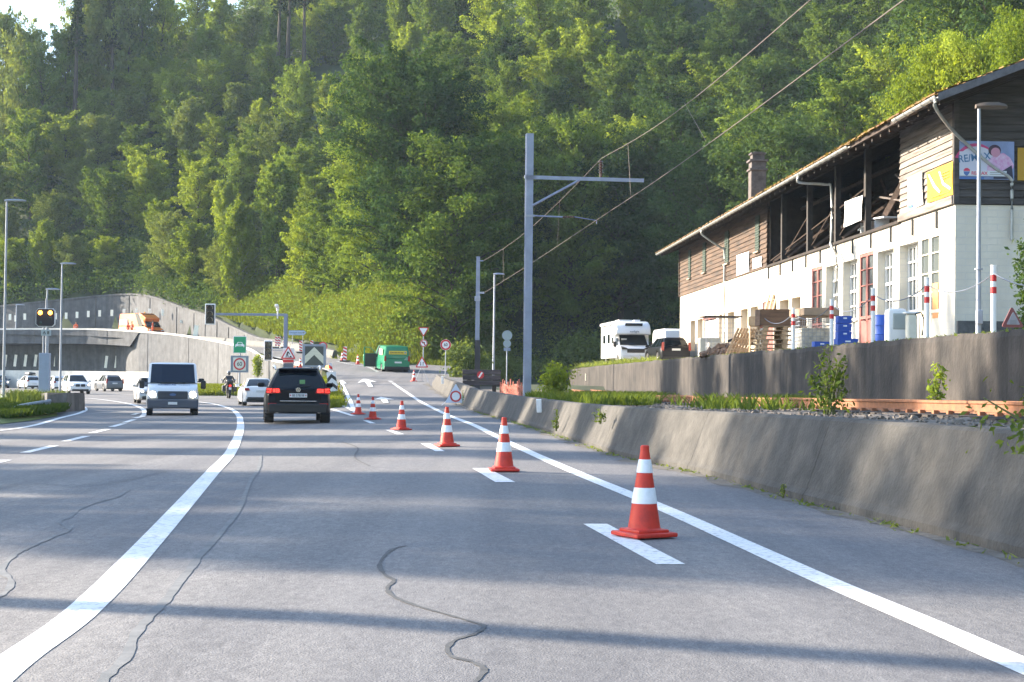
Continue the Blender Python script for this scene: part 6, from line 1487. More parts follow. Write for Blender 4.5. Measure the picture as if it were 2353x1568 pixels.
    for w0 in wy:
        for s in (-1, 1): wheel(t, s * (W / 2 - .13), w0, wr, S.get('ww', .23))
    m_ = MB(); m_.box((0, 0, clr + .16), (W - .66, L - .5, .2)); m_.build('underbody', M_BLACK, t)
    for s in (-1, 1):
        m_ = MB(); mx, my, mz = s * (W / 2 + .10), gq['f0'] - .42 - gq.get('mir', 0), z0 + .10; m_.bbox((mx, my, mz), (.22, .12, .15), .04); m_.box((s * (W / 2 - .03), my + .02, mz - .05), (.12, .05, .04)); m_.build('wing_mirror', S.get('mirror', P), t)
    return t
def slab(parent, name, m, c, d, b=.015, **kw): q = MB(); q.bbox(c, d, b, **kw); return q.build(name, m, parent)
def polyplate(parent, name, m, poly, y, th=.02, front=False):   # polygon in x,z facing rear (-Y) or front
    q = MB(); M = Matrix.Translation((0, y, 0)) @ Matrix.Rotation(R(90), 4, 'X'); q.prism(poly, th if not front else -th, M); return q.build(name, m, parent)
def mir(poly): return [(-x, z) for x, z in poly][::-1]

# ---------------- black SUV
SUV = dict(L=4.75, W=1.94, H=1.70, clr=.30, wr=.37, ww=.28, wy=(1.45, -1.44), tap=.09, crown=.02,
           top=[(-2.375, .98), (-2.2, 1.08), (-1.9, 1.10), (1.0, 1.10), (1.25, 1.08), (2.1, .96), (2.3, .86), (2.375, .72)], shoulder=[(-2.4, .86), (2.4, .82)],
           gh=dict(z0=1.06, r0=-2.22, r1=-1.72, f0=1.25, f1=.45, wt=.60, in0=.08, side=[0, .05, .20, .24, .50, .53, .90, 1.0], glass=(1, 3, 5), rg=(0, 4)))
p = gp(684, 974); a = R(9.5)
sv = car('black SUV seen from behind with lit tail lamps and silver roof rails', (p.x - math.sin(a) * 2.2, p.y + math.cos(a) * 2.2, p.z), a, SUV, P_BLACK, 'suv', 'black_suv')
sv.scale = (1.02, 1, 1)
b_ = -2.375
slab(sv, 'tailgate', P_BLACK, (0, b_ + .015, .86), (1.36, .05, .36), .02)
for s in (-1, 1):
    po_ = [(.50, .93), (.56, 1.07), (.93, 1.09), (.955, .94), (.90, .90)]
    po_ = po_ if s > 0 else mir(po_); tl = polyplate(sv, 'tail_lamp', M_TAIL, po_, b_ + .035, .07)
    for k, (x0_, x1_, z0_, z1_) in enumerate(((.565, .60, .95, 1.06), (.62, .655, .95, 1.06), (.68, .74, .96, 1.05), (.79, .92, 1.03, 1.06), (.80, .83, .95, 1.03), (.85, .92, .95, .98))):
        q_ = MB(); q_.box((s * (x0_ + x1_) / 2, b_ - .042, (z0_ + z1_) / 2), (x1_ - x0_, .02, z1_ - z0_)); q_.build('light_element', M_TAILON, tl)
    slab(sv, 'rear_reflector', M_TAIL, (s * .76, b_ - .005, .60), (.26, .03, .05), .008); 
    q_ = MB(); q_.cyl((s * .62, b_ - .03, .40), (s * .62, b_ + .2, .40), .075, n=20); q_.build('exhaust_tip', M_CHROME, sv); q_ = MB(); q_.cyl((s * .62, b_ - .034, .40), (s * .62, b_ - .02, .40), .062, n=20); q_.build('exhaust_opening', M_BLACK, sv)
    q_ = MB(); q_.tube([(s * .66, -1.6, 1.64), (s * .68, -1.45, 1.73), (s * .70, -.3, 1.765), (s * .69, .3, 1.73), (s * .67, .42, 1.68)], [.026, .034, .036, .034, .026], 8); q_.build('roof_rail', mat('rail_silver', (.6, .6, .6), .35, .4), sv, smooth=True)  # silver rails, thickened and paled so the sun's highlight is built in
slab(sv, 'lower_bumper', M_BLACK, (0, b_ + .03, .47), (1.74, .14, .30), .05); slab(sv, 'chrome_strip', M_CHROME, (0, b_ - .045, .69), (1.08, .02, .022), .006)
pl_ = slab(sv, 'number_plate', M_PLATE, (0, b_ - .022, .86), (.52, .02, .12), .006); pl_['label'] = 'white plate reading BE 578338'
q_ = MB(); q_.addmesh(text_mesh('BE 578338', .10, .003), facing((.0, b_ - .035, .86)) @ Matrix.Diagonal((.82, 1, 1, 1))); q_.build('lettering', M_INK, pl_)
for s, c_ in ((-1, M_RED), (1, M_RED)): q_ = MB(); q_.box((s * .225, b_ - .034, .865), (.03, .004, .045)); q_.build('crest', c_, pl_)
em = MB(); M = facing((0, b_ - .02, 1.03)); n_ = 28
for r0_, r1_ in ((.068, .056),):
    vs_ = [M @ Vector((r_ * math.cos(2 * math.pi * k / n_), r_ * math.sin(2 * math.pi * k / n_), .0)) for r_ in (r0_, r1_) for k in range(n_)]; em._a(vs_, [(k, (k + 1) % n_, n_ + (k + 1) % n_, n_ + k) for k in range(n_)])
for seg in (((-.034, .044), (-.014, .006)), ((-.014, .006), (0, .03)), ((0, .03), (.014, .006)), ((.014, .006), (.034, .044)), ((-.052, .015), (-.024, -.045)), ((-.024, -.045), (0, -.004)), ((0, -.004), (.024, -.045)), ((.024, -.045), (.052, .015))):
    a_, b2 = Vector((*seg[0], 0)), Vector((*seg[1], 0)); d_ = (b2 - a_).normalized(); nn_ = Vector((-d_.y, d_.x, 0)) * .006; em._a([M @ (a_ + nn_), M @ (b2 + nn_), M @ (b2 - nn_), M @ (a_ - nn_)], [(0, 1, 2, 3)])
em.build('emblem', M_CHROME, sv)
slab(sv, 'roof_spoiler', P_BLACK, (0, -1.80, 1.655), (1.16, .30, .05), .02); q_ = MB(); q_.cyl((.0, -1.2, 1.70), (0, -1.32, 1.78), .02, .008); q_.build('antenna', M_BLACK, sv)
slab(sv, 'window_sticker', mat('sticker_green', (.20, .42, .18), .5), (.12, -2.225, 1.27), (.16, .012, .13), .004, rx=.35)
q_ = MB(); q_.cyl((.0, b_ + .1, 1.12), (.36, -2.24, 1.15), .012); q_.build('rear_wiper', M_BLACK, sv)

# ---------------- white panel van, front view
VAN = dict(L=4.86, W=1.97, H=2.02, clr=.26, wr=.34, wy=(1.55, -1.5), tap=.06, crown=.01, mirror=M_BLACK,
           top=[(-2.43, 1.25), (1.55, 1.26), (1.75, 1.25), (2.22, 1.10), (2.36, .98), (2.43, .78)], shoulder=[(-2.4, .9), (2.4, .74)],
           gh=dict(z0=1.25, r0=-2.36, r1=-2.28, f0=1.86, f1=1.22, wt=.885, in0=.05, side=[0, .02, .06, .68, .72, .93, 1.0], glass=(4,), rg=(9, 9)))
def van_front(t, L, W, z_l=.78):
    f = L / 2
    for s in (-1, 1):
        po_ = [(.60, .66), (.58, .86), (.68, .98), (.74, .94), (.86, .98), (.90, .70)]; po_ = po_ if s > 0 else mir(po_)
        hl = polyplate(t, 'headlamp', M_HEAD, po_, f - .10, .13, True); q_ = MB(); q_.lathe([(0, -.02), (.10, -.01), (.115, .0), (.09, .03), (0, .05)], 18, M=Matrix.Translation((s * .75, f + .035, .80)) @ Matrix.Rotation(R(-90), 4, 'X')); q_.build('bulb', M_HEADON, hl, smooth=True)
    g1_ = slab(t, 'grille', mat('grille_grey', (.03, .034, .045), .6), (0, f + .0, .78), (1.12, .06, .30), .03)
    for k in range(5): q_ = MB(); q_.box((0, f + .035, .67 + .05 * k), (1.0, .015, .018)); q_.build('grille_bar', mat('bumper_grey', (.075, .085, .11), .7), g1_)
    slab(t, 'bumper', mat('bumper_grey', (.075, .085, .11), .7), (0, f - .02, .46), (W - .06, .20, .38), .07)
p = gp(396, 955); b = R(12.8); dv = Vector((math.sin(b), -math.cos(b), 0)); kv = p.y * 114 / FPX / 1.90; kv = max(.9, min(1.08, kv))
vn = car('white panel van driving towards the camera with its headlights on', (p.x - dv.x * 2.1, p.y - dv.y * 2.1, p.z), math.pi + b, VAN, P_WHITE, 'van', 'panel_van', glass=M_GLASSB, sc=kv); van_front(vn, 4.86, 1.97)
q_ = MB(); q_.addmesh(text_mesh('HANSEN AG', .105, .006), Matrix.Translation((.22, 2.10, 1.175)) @ Matrix.Rotation(R(180), 4, 'Z') @ Matrix.Rotation(R(30), 4, 'X') @ Matrix.Diagonal((1.15, 1.2, 1, 1))); q_.build('lettering', mat('letter_navy', (.05, .08, .2), .5), vn)
q_ = MB(); q_.addmesh(text_mesh('TRANSPORTE', .07, .0), Matrix.Translation((-.42, 2.11, 1.17)) @ Matrix.Rotation(R(180), 4, 'Z') @ Matrix.Rotation(R(30), 4, 'X')); q_.build('lettering', mat('letter_pale', (.30, .34, .42), .5), vn)
slab(vn, 'bonnet_vent', M_BLACK, (0, 1.93, 1.25), (.95, .05, .04), .01, rx=-.3)
pl_ = slab(vn, 'number_plate', M_PLATE, (0, 2.53, .47), (.34, .02, .10), .005); q_ = MB(); q_.ellipse = None
q_ = MB(); M = Matrix.Translation((0, 2.485, .80)) @ Matrix.Rotation(R(180), 4, 'Z') @ Matrix.Rotation(R(90), 4, 'X'); q_.prism([(.12 * math.cos(2 * math.pi * k / 24), .05 * math.sin(2 * math.pi * k / 24)) for k in range(24)], .01, M); q_.build('emblem', mat('badge_blue', (.08, .14, .3), .3, .3), vn)
for s in (-1, 1): slab(vn, 'mirror_housing', M_BLACK, (s * 1.16, 1.62, 1.18), (.19, .14, .32), .04)
q_ = MB(); q_.cyl((-.72, 1.2, 2.02), (-.74, .9, 2.16), .008); q_.build('antenna', M_BLACK, vn)
# people behind the windscreen are faint: driver shape
# ---------------- other cars
HATCH = dict(L=4.35, W=1.78, H=1.48, clr=.19, wr=.32, wy=(1.33, -1.3), top=[(-2.17, .86), (-2.05, .93), (1.0, .95), (1.3, .92), (1.9, .80), (2.1, .70), (2.17, .58)], gh=dict(z0=.91, r0=-1.98, r1=-1.25, f0=1.25, f1=.35, wt=.57, side=[0, .06, .2, .24, .54, .57, .9, 1], glass=(1, 3, 5), rg=(0, 4)))
XUV = dict(L=4.6, W=1.88, H=1.64, clr=.24, wr=.35, wy=(1.42, -1.38), top=[(-2.3, .96), (-2.15, 1.03), (1.1, 1.04), (1.35, 1.02), (2.05, .90), (2.24, .80), (2.3, .66)], gh=dict(z0=1.0, r0=-2.14, r1=-1.6, f0=1.28, f1=.45, wt=.60, side=[0, .05, .2, .24, .52, .55, .9, 1], glass=(1, 3, 5), rg=(0, 4)))
SEDAN = dict(L=4.69, W=1.81, H=1.44, clr=.18, wr=.33, wy=(1.45, -1.39), tap=.16, top=[(-2.345, .80), (-2.25, .98), (-2.0, 1.01), (-1.4, 1.0), (1.1, .95), (1.4, .92), (2.05, .80), (2.28, .68), (2.345, .56)], gh=dict(z0=.94, r0=-1.62, r1=-.78, f0=1.3, f1=.38, wt=.56, side=[0, .10, .2, .22, .52, .55, .9, 1], glass=(2, 3, 5), rg=(0, 5)))
ESTATE = dict(L=4.7, W=1.79, H=1.47, clr=.19, wr=.32, wy=(1.4, -1.35), top=[(-2.35, .90), (-2.2, .97), (1.1, .96), (1.4, .93), (2.0, .80), (2.25, .7), (2.35, .56)], gh=dict(z0=.92, r0=-2.2, r1=-1.85, f0=1.3, f1=.4, wt=.58, side=[0, .03, .24, .27, .52, .55, .9, 1], glass=(1, 3, 5), rg=(0, 4)))
def rear_kit(t, L, W, z=.86, zp=.62, lit=False, tall=False):
    r_ = -L / 2
    for s in (-1, 1):
        if tall: po_ = [(W / 2 - .18, z - .22), (W / 2 - .20, z + .28), (W / 2 - .08, z + .26), (W / 2 - .03, z - .18)]
        else: po_ = [(W / 2 - .34, z - .05), (W / 2 - .26, z + .08), (W / 2 - .06, z + .09), (W / 2 - .05, z - .06)]
        po_ = po_ if s > 0 else mir(po_); polyplate(t, 'tail_lamp', M_TAILON if lit else M_TAIL, po_, r_ + .06, .09)
    slab(t, 'number_plate', M_PLATE, (0, r_ - .01, zp), (.50, .03, .12), .008); slab(t, 'lower_bumper', M_BLACK, (0, r_ + .04, .30), (W - .3, .14, .16), .04)
def front_kit(t, L, W, z=.70, lit=True, kidney=False):
    f = L / 2
    for s in (-1, 1):
        po_ = [(W / 2 - .44, z - .02), (W / 2 - .40, z + .09), (W / 2 - .10, z + .12), (W / 2 - .12, z - .03)]; po_ = po_ if s > 0 else mir(po_)
        hl = polyplate(t, 'headlamp', M_HEAD, po_, f - .16, .20, True); q_ = MB(); q_.lathe([(0, -.02), (.06, 0), (0, .03)], 14, M=Matrix.Translation((s * (W / 2 - .25), f + .045, z + .04)) @ Matrix.Rotation(R(-90), 4, 'X'))
        if lit: q_.build('bulb', M_HEADON, hl, smooth=True)
        if kidney: slab(t, 'grille', M_BLACK, (s * .22, f + .0, z + .0), (.36, .06, .22), .05)
    if not kidney: slab(t, 'grille', M_BLACK, (0, f + .0, z - .04), (.9, .06, .14), .03)
    slab(t, 'lower_grille', M_BLACK, (0, f - .01, .34), (W - .5, .08, .18), .04); slab(t, 'number_plate', M_PLATE, (0, f + .02, .46), (.32, .03, .09), .006)
def place(u, v, ang, S, P, label, front=False, name='car', cat='car', y=None, **kw):
    p = gp(u, v) if y is None else at(u, v, y); o = S['L'] / 2 - .3; d = Vector((-math.sin(ang), math.cos(ang), 0))
    if front: loc = p + Vector((math.sin(ang), -math.cos(ang), 0)) * -o; rz = math.pi + ang
    else: loc = p + d * o; rz = ang
    zl = p.z if y else g(p.x, p.y)
    return car(label, (loc.x, loc.y, zl), rz, S, P, cat, name, **kw), p
t, p = place(598, 933, R(14), SEDAN, P_WHITE, 'white saloon car seen from behind beside the black SUV', name='white_saloon'); rear_kit(t, 4.69, 1.81, .86, .78); slab(t, 'diffuser', M_BLACK, (0, -2.33, .36), (1.4, .1, .2), .03)
t, p = place(183, 906, R(26), XUV, P_WHITE, 'white car driving towards the camera with twin black grilles', True, name='white_car'); front_kit(t, 4.6, 1.88, .74, True, True)
t, p = place(262, 900, R(30), XUV, P_GREY, 'dark grey car with tall red tail lamps driving away', name='grey_car'); rear_kit(t, 4.6, 1.88, 1.0, .82, False, True)
t, p = place(140, 898, R(31), HATCH, P_WHITE, 'white car half hidden behind the oncoming white car', name='white_hatchback'); rear_kit(t, 4.35, 1.78)
t, p = place(77, 894, R(32), HATCH, P_WHITE, 'white hatchback carrying a black roof box', name='white_hatchback'); rear_kit(t, 4.35, 1.78, .9)
rb = MB(); rb.loft([[(x * w_, y, 1.68 + z * h_) for x, z in ((-.42, 0), (-.38, -.08), (.38, -.08), (.42, 0), (.36, .16), (0, .2), (-.36, .16))] for y, w_, h_ in ((-1.35, .6, .5), (-1.2, .95, .95), (-.2, 1, 1.1), (.7, .8, .8), (.95, .4, .4))]); rb = rb.build('roof_box', M_BLACK, smooth=True); tag(rb, 'black streamlined roof box on the white hatchback', 'roof box'); rb.matrix_world = Matrix.Translation(t.location) @ Matrix.Rotation(t.rotation_euler.z, 4, 'Z')
q_ = MB()
for y in (-.7, .3): q_.box((0, y, 1.53), (1.0, .05, .04)); q_.box((-.5, y, 1.5), (.05, .05, .1)); q_.box((.5, y, 1.5), (.05, .05, .1)); q_.box((0, y, 1.57), (.3, .05, .07))
q_.build('roof_bars', M_BLACK, t)
t, p = place(4, 892, R(24), HATCH, P_BLUE, 'dark blue car with lit headlamp at the picture edge', True, name='blue_car'); front_kit(t, 4.35, 1.78, .66)
t, p = place(352, 928, R(17), HATCH, P_SILVER, 'silver car half hidden behind the white panel van', True, name='silver_car'); front_kit(t, 4.35, 1.78, .66, True)
# black estate and motorhome in the yard
t, p = place(1551, 837, R(7), ESTATE, P_DARK, 'black estate car with red tail lamps parked beside the motorhome', name='estate_car', y=89); t.location.z = 2.3; rear_kit(t, 4.7, 1.79, .92, .78, False, True)
for s in (-1, 1): q_ = MB(); q_.tube([(s * .56, -1.7, 1.44), (s * .57, -1.6, 1.50), (s * .57, .1, 1.51), (s * .56, .25, 1.46)], .018, 6); q_.build('roof_rail', M_CHROME, t)
# green van
GV = dict(L=4.9, W=1.90, H=1.97, clr=.25, wr=.34, wy=(1.55, -1.45), tap=.05, crown=.01, mirror=M_BLACK,
          top=[(-2.45, 1.12), (1.45, 1.13), (1.7, 1.10), (2.25, .92), (2.4, .78), (2.45, .62)], shoulder=[(-2.4, .85), (2.4, .74)],
          gh=dict(z0=1.09, r0=-2.40, r1=-2.30, f0=1.9, f1=1.05, wt=.78, in0=.05, side=[0, .02, .06, .64, .68, .92, 1.0], glass=(4,), rg=(9, 9)))
Yg = 115; pL = gp(911, 855.5); Yg = pL.y; a = R(15); t = car('green works van with its driver door open and yellow rear sign', (pL.x - math.sin(a) * 2.3, pL.y + math.cos(a) * 2.3, pL.z), a, GV, P_GREEN, 'van', 'works_van'); t.rotation_euler.x = R(2.5)
t.scale = (1.04, 1.0, 1.02)
yl = mat('sign_yellow', (.62, .50, .05), .5); slab(t, 'rear_sign', yl, (0.05, -2.435, 1.50), (1.28, .03, .25), .01)
for k in range(9): q_ = MB(); q_.box((-.45 + k * .105, -2.455, 1.50), (.07, .008, .09 if k else .14)); q_.build('lettering', mat('letter_olive', (.16, .12, .02), .6), t)
q_ = MB(); q_.lathe([(0, 0), (.07, 0), (.07, .01), (0, .01)], 16, M=facing((.58, -2.455, 1.51))); q_.build('logo', mat('logo_blue', (.2, .3, .35), .5), t)
slab(t, 'number_plate', M_PLATE, (.08, -2.46, .80), (.50, .03, .12), .01); slab(t, 'rear_bumper', M_BLACK, (0, -2.46, .38), (1.84, .16, .24), .05)
for k in range(3): q_ = MB(); q_.box((.70 - .03 * (2 - k), -2.468, 1.0 + .07 * k), (.26 - .05 * k, .008, .035)); q_.build('lettering', mat('letter_mint', (.35, .5, .45), .6), t)
for s in (-1, 1): po_ = [(.78, .88), (.80, 1.28), (.90, 1.26), (.93, .90)]; polyplate(t, 'tail_lamp', M_TAIL, po_ if s > 0 else mir(po_), -2.40, .08)
slab(t, 'side_sign', mat('sign_lemon', (.75, .68, .30), .5), (-.925, -1.1, 1.52), (.03, 1.3, .42), .01)
dr = MB(); dr.box((-1.35, 1.10, .85), (.90, .06, 1.0)); dr.box((-1.76, 1.10, 1.55), (.08, .05, .5)); dr.tube([(-1.74, 1.1, 1.80), (-1.35, 1.1, 1.78), (-1.06, 1.1, 1.52), (-.98, 1.1, 1.3)], .03, 6); dro = dr.build('door', P_GREEN, t); q_ = MB(); q_.box((-1.32, 1.06, .85), (.78, .03, .96)); q_.build('door_trim', M_BLACK, dro); dro['label'] = 'driver door standing wide open'
q_ = MB(); q_.bbox((-1.75, 1.25, 1.0), (.12, .3, .5), .05); q_.build('door_edge', P_GREEN, dro)
q_ = MB(); q_.box((-.955, 1.45, .85), (.02, .85, .95)); q_.build('door_opening', M_BLACK, t)
# orange van on the ramp
OV_ = dict(L=5.9, W=2.0, H=2.72, clr=.26, wr=.35, wy=(2.0, -1.6), tap=.05, crown=.0, mirror=M_BLACK,
           top=[(-2.95, 1.3), (2.0, 1.32), (2.2, 1.25), (2.7, 1.0), (2.88, .85), (2.95, .68)], shoulder=[(-3, .95), (3, .8)],
           gh=dict(z0=1.26, r0=-2.9, r1=-2.82, f0=2.35, f1=1.15, wt=.86, in0=.05, side=[0, .02, .1, .72, .74, .92, 1.0], glass=(4,), rg=(9, 9)))
M_ORL = P_ORG; q = at(322, 765, 184.5); b = R(47)
t = car('orange high-roofed works van standing on the ramp behind the parapet', (q.x, 185.0, 5.65), math.pi + b, OV_, M_ORL, 'van', 'works_van', sc=1.1); front_kit(t, 5.9, 2.0, .82, False)
q_ = MB(); q_.bbox((0, 1.62, 2.18), (1.8, 1.05, .46), .1, rx=-.45); q_.build('cab_roof', P_ORG, t)
slab(t, 'side_poster', mat('van_print', (.42, .40, .50), .6, rgb2=(.6, .3, .3), scale=3), (.985, -1.9, 1.75), (.03, 1.5, .6), .01); slab(t, 'side_poster', mat('van_print', (.42, .40, .50)), (-.985, -1.9, 1.75), (.03, 1.5, .6), .01)
slab(t, 'side_stripe', mat('van_stripe', (.75, .5, .3), .5), (.992, -.3, 1.02), (.02, 4.6, .16), .005); slab(t, 'bumper', M_BLACK, (0, 2.93, .5), (1.9, .16, .4), .06); q_ = MB(); q_.lathe([(.07, 0), (.07, .12), (.03, .16)], 12, c=(0, .6, 2.72)); q_.build('beacon', mat('beacon_amber', (.8, .35, .03), .2), t)
# motorhome
q = at(1447, 843, 101); b = R(6.5); mh = thing('motorhome', 'white motorhome facing the camera with dark windscreen and roof window', 'motorhome', (q.x, 101 + 3.3, 2.3), math.pi + b)
def profile_loft(parent, name, m, prof, hw, smooth=True, inset=.08):  # prof in (y,z) outline, extruded across x
    mb = MB(); c = Vector((sum(p[0] for p in prof) / len(prof), sum(p[1] for p in prof) / len(prof)))
    def sc_(k): return [(c.x + (p[0] - c.x) * k, c.y + (p[1] - c.y) * k) for p in prof]
    rings = []
    for x, k in ((-hw, 1 - inset * .5), (-hw + inset * .4, 1 - inset * .12), (-hw + inset, 1), (hw - inset, 1), (hw - inset * .4, 1 - inset * .12), (hw, 1 - inset * .5)): rings.append([(x, a_, b_) for a_, b_ in sc_(k)])
    mb.loft(rings); return mb.build(name, m, parent, smooth=smooth, angle=50)
mp2 = [(-3.4, .45), (-3.4, 2.72), (-3.2, 2.88), (1.2, 2.90), (1.7, 2.86), (2.25, 2.66), (2.55, 2.35), (2.60, 2.05), (2.45, 1.98), (1.9, 1.98), (1.9, .45)]
profile_loft(mh, 'living_body', P_WHITE, mp2, 1.14)
cab = [(1.6, .30), (1.6, 2.02), (1.75, 2.02), (2.65, 1.30), (3.25, 1.10), (3.42, .95), (3.48, .60), (3.45, .34)]; profile_loft(mh, 'cab', P_WHITE, cab, 1.0)
ws = MB(); ws._a([(-.92, 2.66, 1.27), (.92, 2.66, 1.27), (.84, 1.84, 1.97), (-.84, 1.84, 1.97), (0, 2.78, 1.28), (0, 1.93, 1.98)], [(0, 4, 5, 3), (4, 1, 2, 5)])
wo = ws.build('windscreen', M_GLASS, mh); wo.location = (0, .06, .03)
for k, (x, w_) in enumerate(((.60, .35),)): slab(mh, 'windscreen_card', M_WHITE, (x, 2.38, 1.66), (w_, .02, .18), .005, rx=-.85)
slab(mh, 'roof_window', M_GLASS, (-.05, 2.36, 2.60), (1.15, .05, .34), .03, rx=-.72)
slab(mh, 'awning_case', P_WHITE, (1.22, -.9, 2.74), (.18, 3.9, .2), .05); q_ = MB(); q_.box((-1.0, 0, 0), (.01, .01, .01)); 
for y_, w_, h_, z_ in ((1.35, .5, .42, 1.62), (-.2, .85, .6, 1.75), (-1.9, .8, .55, 1.75)): slab(mh, 'side_window', M_GLASS, (1.145, y_, z_), (.04, w_, h_), .02)
slab(mh, 'cab_window', M_GLASS, (.985, 2.05, 1.52), (.05, .62, .5), .02)
slab(mh, 'habitation_door', mat('door_offwhite', (.65, .65, .64), .5), (1.145, .65, 1.45), (.03, .6, 1.7), .02)
for s in (-1, 1):
    po_ = [(.52, 1.02), (.60, 1.10), (.95, 1.20), (.93, 1.0)]; polyplate(mh, 'headlamp', M_DKMET, po_ if s > 0 else mir(po_), 3.22, .26, True); slab(mh, 'wing_mirror', M_BLACK, (s * 1.2, 2.35, 1.35), (.2, .14, .36), .04)
    for w0 in (2.45, -1.9): wheel(mh, s * .92, w0, .35)
slab(mh, 'grille', M_BLACK, (0, 3.44, .92), (1.15, .08, .26), .03); slab(mh, 'bumper', mat('bumper_white', (.6, .6, .62), .5), (0, 3.46, .50), (1.8, .14, .3), .06)
q_ = MB(); q_.addmesh(text_mesh('sunlight', .2, .002), Matrix.Translation((-.05, 2.64, 2.18)) @ Matrix.Rotation(R(180), 4, 'Z') @ Matrix.Rotation(R(83), 4, 'X')); q_.build('lettering', mat('letter_grey', (.1, .12, .16), .5), mh)
q_ = MB()
for y in (1.0, .2): q_.box((.3, y, 2.95), (.9, .5, .08)); q_.box((-.5, y, 2.96), (.4, .4, .1))
q_.build('roof_vents', M_WHITE, mh)
# caravan beside the barn
q = at(1552, 790, 108); t = thing('caravan', 'pale caravan partly hidden behind the barn corner and the estate car', 'caravan', (q.x, 109.5, 2.3), R(6)); profile_loft(t, 'body', P_WHITE, [(-2.2, .45), (-2.35, 1.4), (-2.1, 2.45), (-1.7, 2.6), (1.7, 2.6), (2.1, 2.4), (2.35, 1.4), (2.2, .45)], 1.05); slab(t, 'window', M_GLASS, (0, -2.28, 1.65), (1.3, .05, .55), .04, rx=-.1)
for s in (-1, 1): wheel(t, s * .9, 0, .3)

# ================================================================== people
def skin_fig(name, label, loc, rz, joints, edges, m, cat='person', sc=1.0):
    t = thing(name, label, cat, loc, rz, sc=sc); bm = bmesh.new(); vs_ = [bm.verts.new(j[0]) for j in joints]
    for a_, b_ in edges: bm.edges.new((vs_[a_], vs_[b_]))
    me = bpy.data.meshes.new('body'); bm.to_mesh(me); bm.free(); o = bpy.data.objects.new('body', me); col.objects.link(o); o.parent = t
    md = o.modifiers.new('skin', 'SKIN'); md.use_smooth_shade = True
    for i, j in enumerate(joints): sv_ = me.skin_vertices[0].data[i]; sv_.radius = (j[1], j[1] if len(j) < 3 else j[2]); sv_.use_root = (i == 0)
    s_ = o.modifiers.new('sub', 'SUBSURF'); s_.levels = 1; s_.render_levels = 2; me.materials.append(m); return t, o
M_SKIN = mat('skin', (.42, .24, .16), .6); M_HIVIS = mat('hivis_orange', (.85, .13, .03), .6, var=.06); M_HAIR = mat('hair_dark', (.02, .015, .012), .8); M_SILV = mat('reflex_band', (.6, .62, .6), .35)
ST = [((0, 0, .95), .15, .11), ((0, 0, 1.18), .14, .10), ((0, 0, 1.40), .17, .11), ((0, 0, 1.50), .06), ((.19, 0, 1.42), .065), ((-.19, 0, 1.42), .065), ((.27, -.02, 1.14), .045), ((-.27, -.02, 1.14), .045), ((.24, -.16, .95), .035), ((-.24, -.16, .95), .035),
      ((.10, 0, .88), .09), ((-.10, 0, .88), .09), ((.11, 0, .48), .06), ((-.11, 0, .48), .06), ((.11, .02, .09), .045), ((-.11, .02, .09), .045), ((.12, -.13, .04), .035), ((-.12, -.13, .04), .035), ((0, 0, 1.56), .05)]
SE = [(0, 1), (1, 2), (2, 3), (2, 4), (2, 5), (4, 6), (5, 7), (6, 8), (7, 9), (0, 10), (0, 11), (10, 12), (11, 13), (12, 14), (13, 15), (14, 16), (15, 17), (3, 18)]
def head(t, c=(0, 0, 1.66), m=M_SKIN, hair=True, sc=1.0):
    mb = MB(); mb.lathe([(.0, -.12), (.05, -.11), (.075, -.05), (.085, .02), (.078, .08), (.04, .115), (0, .12)], 14, c=c); mb.box((c[0], c[1] - .088, c[2] - .01), (.025, .03, .04)); mb.box((c[0] - .03, c[1] - .08, c[2] + .02), (.02, .01, .012)); mb.box((c[0] + .03, c[1] - .08, c[2] + .02), (.02, .01, .012)); mb.box((c[0], c[1] - .08, c[2] - .05), (.04, .012, .01))
    for s in (-1, 1): mb.box((c[0] + s * .088, c[1], c[2]), (.015, .03, .05))
    mb.build('head', m, t, smooth=True)
    if hair: mb = MB(); mb.lathe([(.083, .03), (.092, .06), (.08, .11), (.04, .135), (0, .14)], 14, c=(c[0], c[1] + .012, c[2] - .0)); mb.build('hair', M_HAIR, t, smooth=True)
def hands(t, pts_):
    for (x, y, z) in pts_:
        mb = MB(); mb.bbox((x, y, z), (.05, .07, .09), .02)
        for k in range(4): mb.tube([(x - .02 + k * .014, y - .01, z - .04), (x - .02 + k * .014, y - .02, z - .075), (x - .02 + k * .014, y - .04, z - .095)], [.009, .008, .006], 6)
        mb.tube([(x, y - .03, z + .01), (x, y - .06, z - .02), (x, y - .065, z - .045)], [.01, .009, .007], 6); mb.build('hand', M_SKIN, t, smooth=True)
for k, (u, v, Y, rz, l, sc) in enumerate(((303, 742, 182.0, 2.6, 'worker in orange with back turned, taller of the pair by the orange van', 1.02), (295, 745, 182.3, .6, 'worker in orange, shorter of the pair beside the orange van', .95),
                                        (351, 741, 180.6, 1.6, 'worker in orange with hands raised in front of the orange cab', 1.04), (174.5, 743, 187, .2, 'lone worker in orange leaning behind the parapet', .9))):
    q = at(u, v, Y); t, o = skin_fig('person', l, (q.x, Y, q.z - 1.62 * sc), rz, ST, SE, M_HIVIS, sc=sc); head(t); hands(t, ((.24, -.2, .90), (-.24, -.2, .90)))
    mb = MB(); mb.lathe([(.155, 1.10), (.158, 1.15)], 16); mb.build('reflex_band', M_SILV, t)
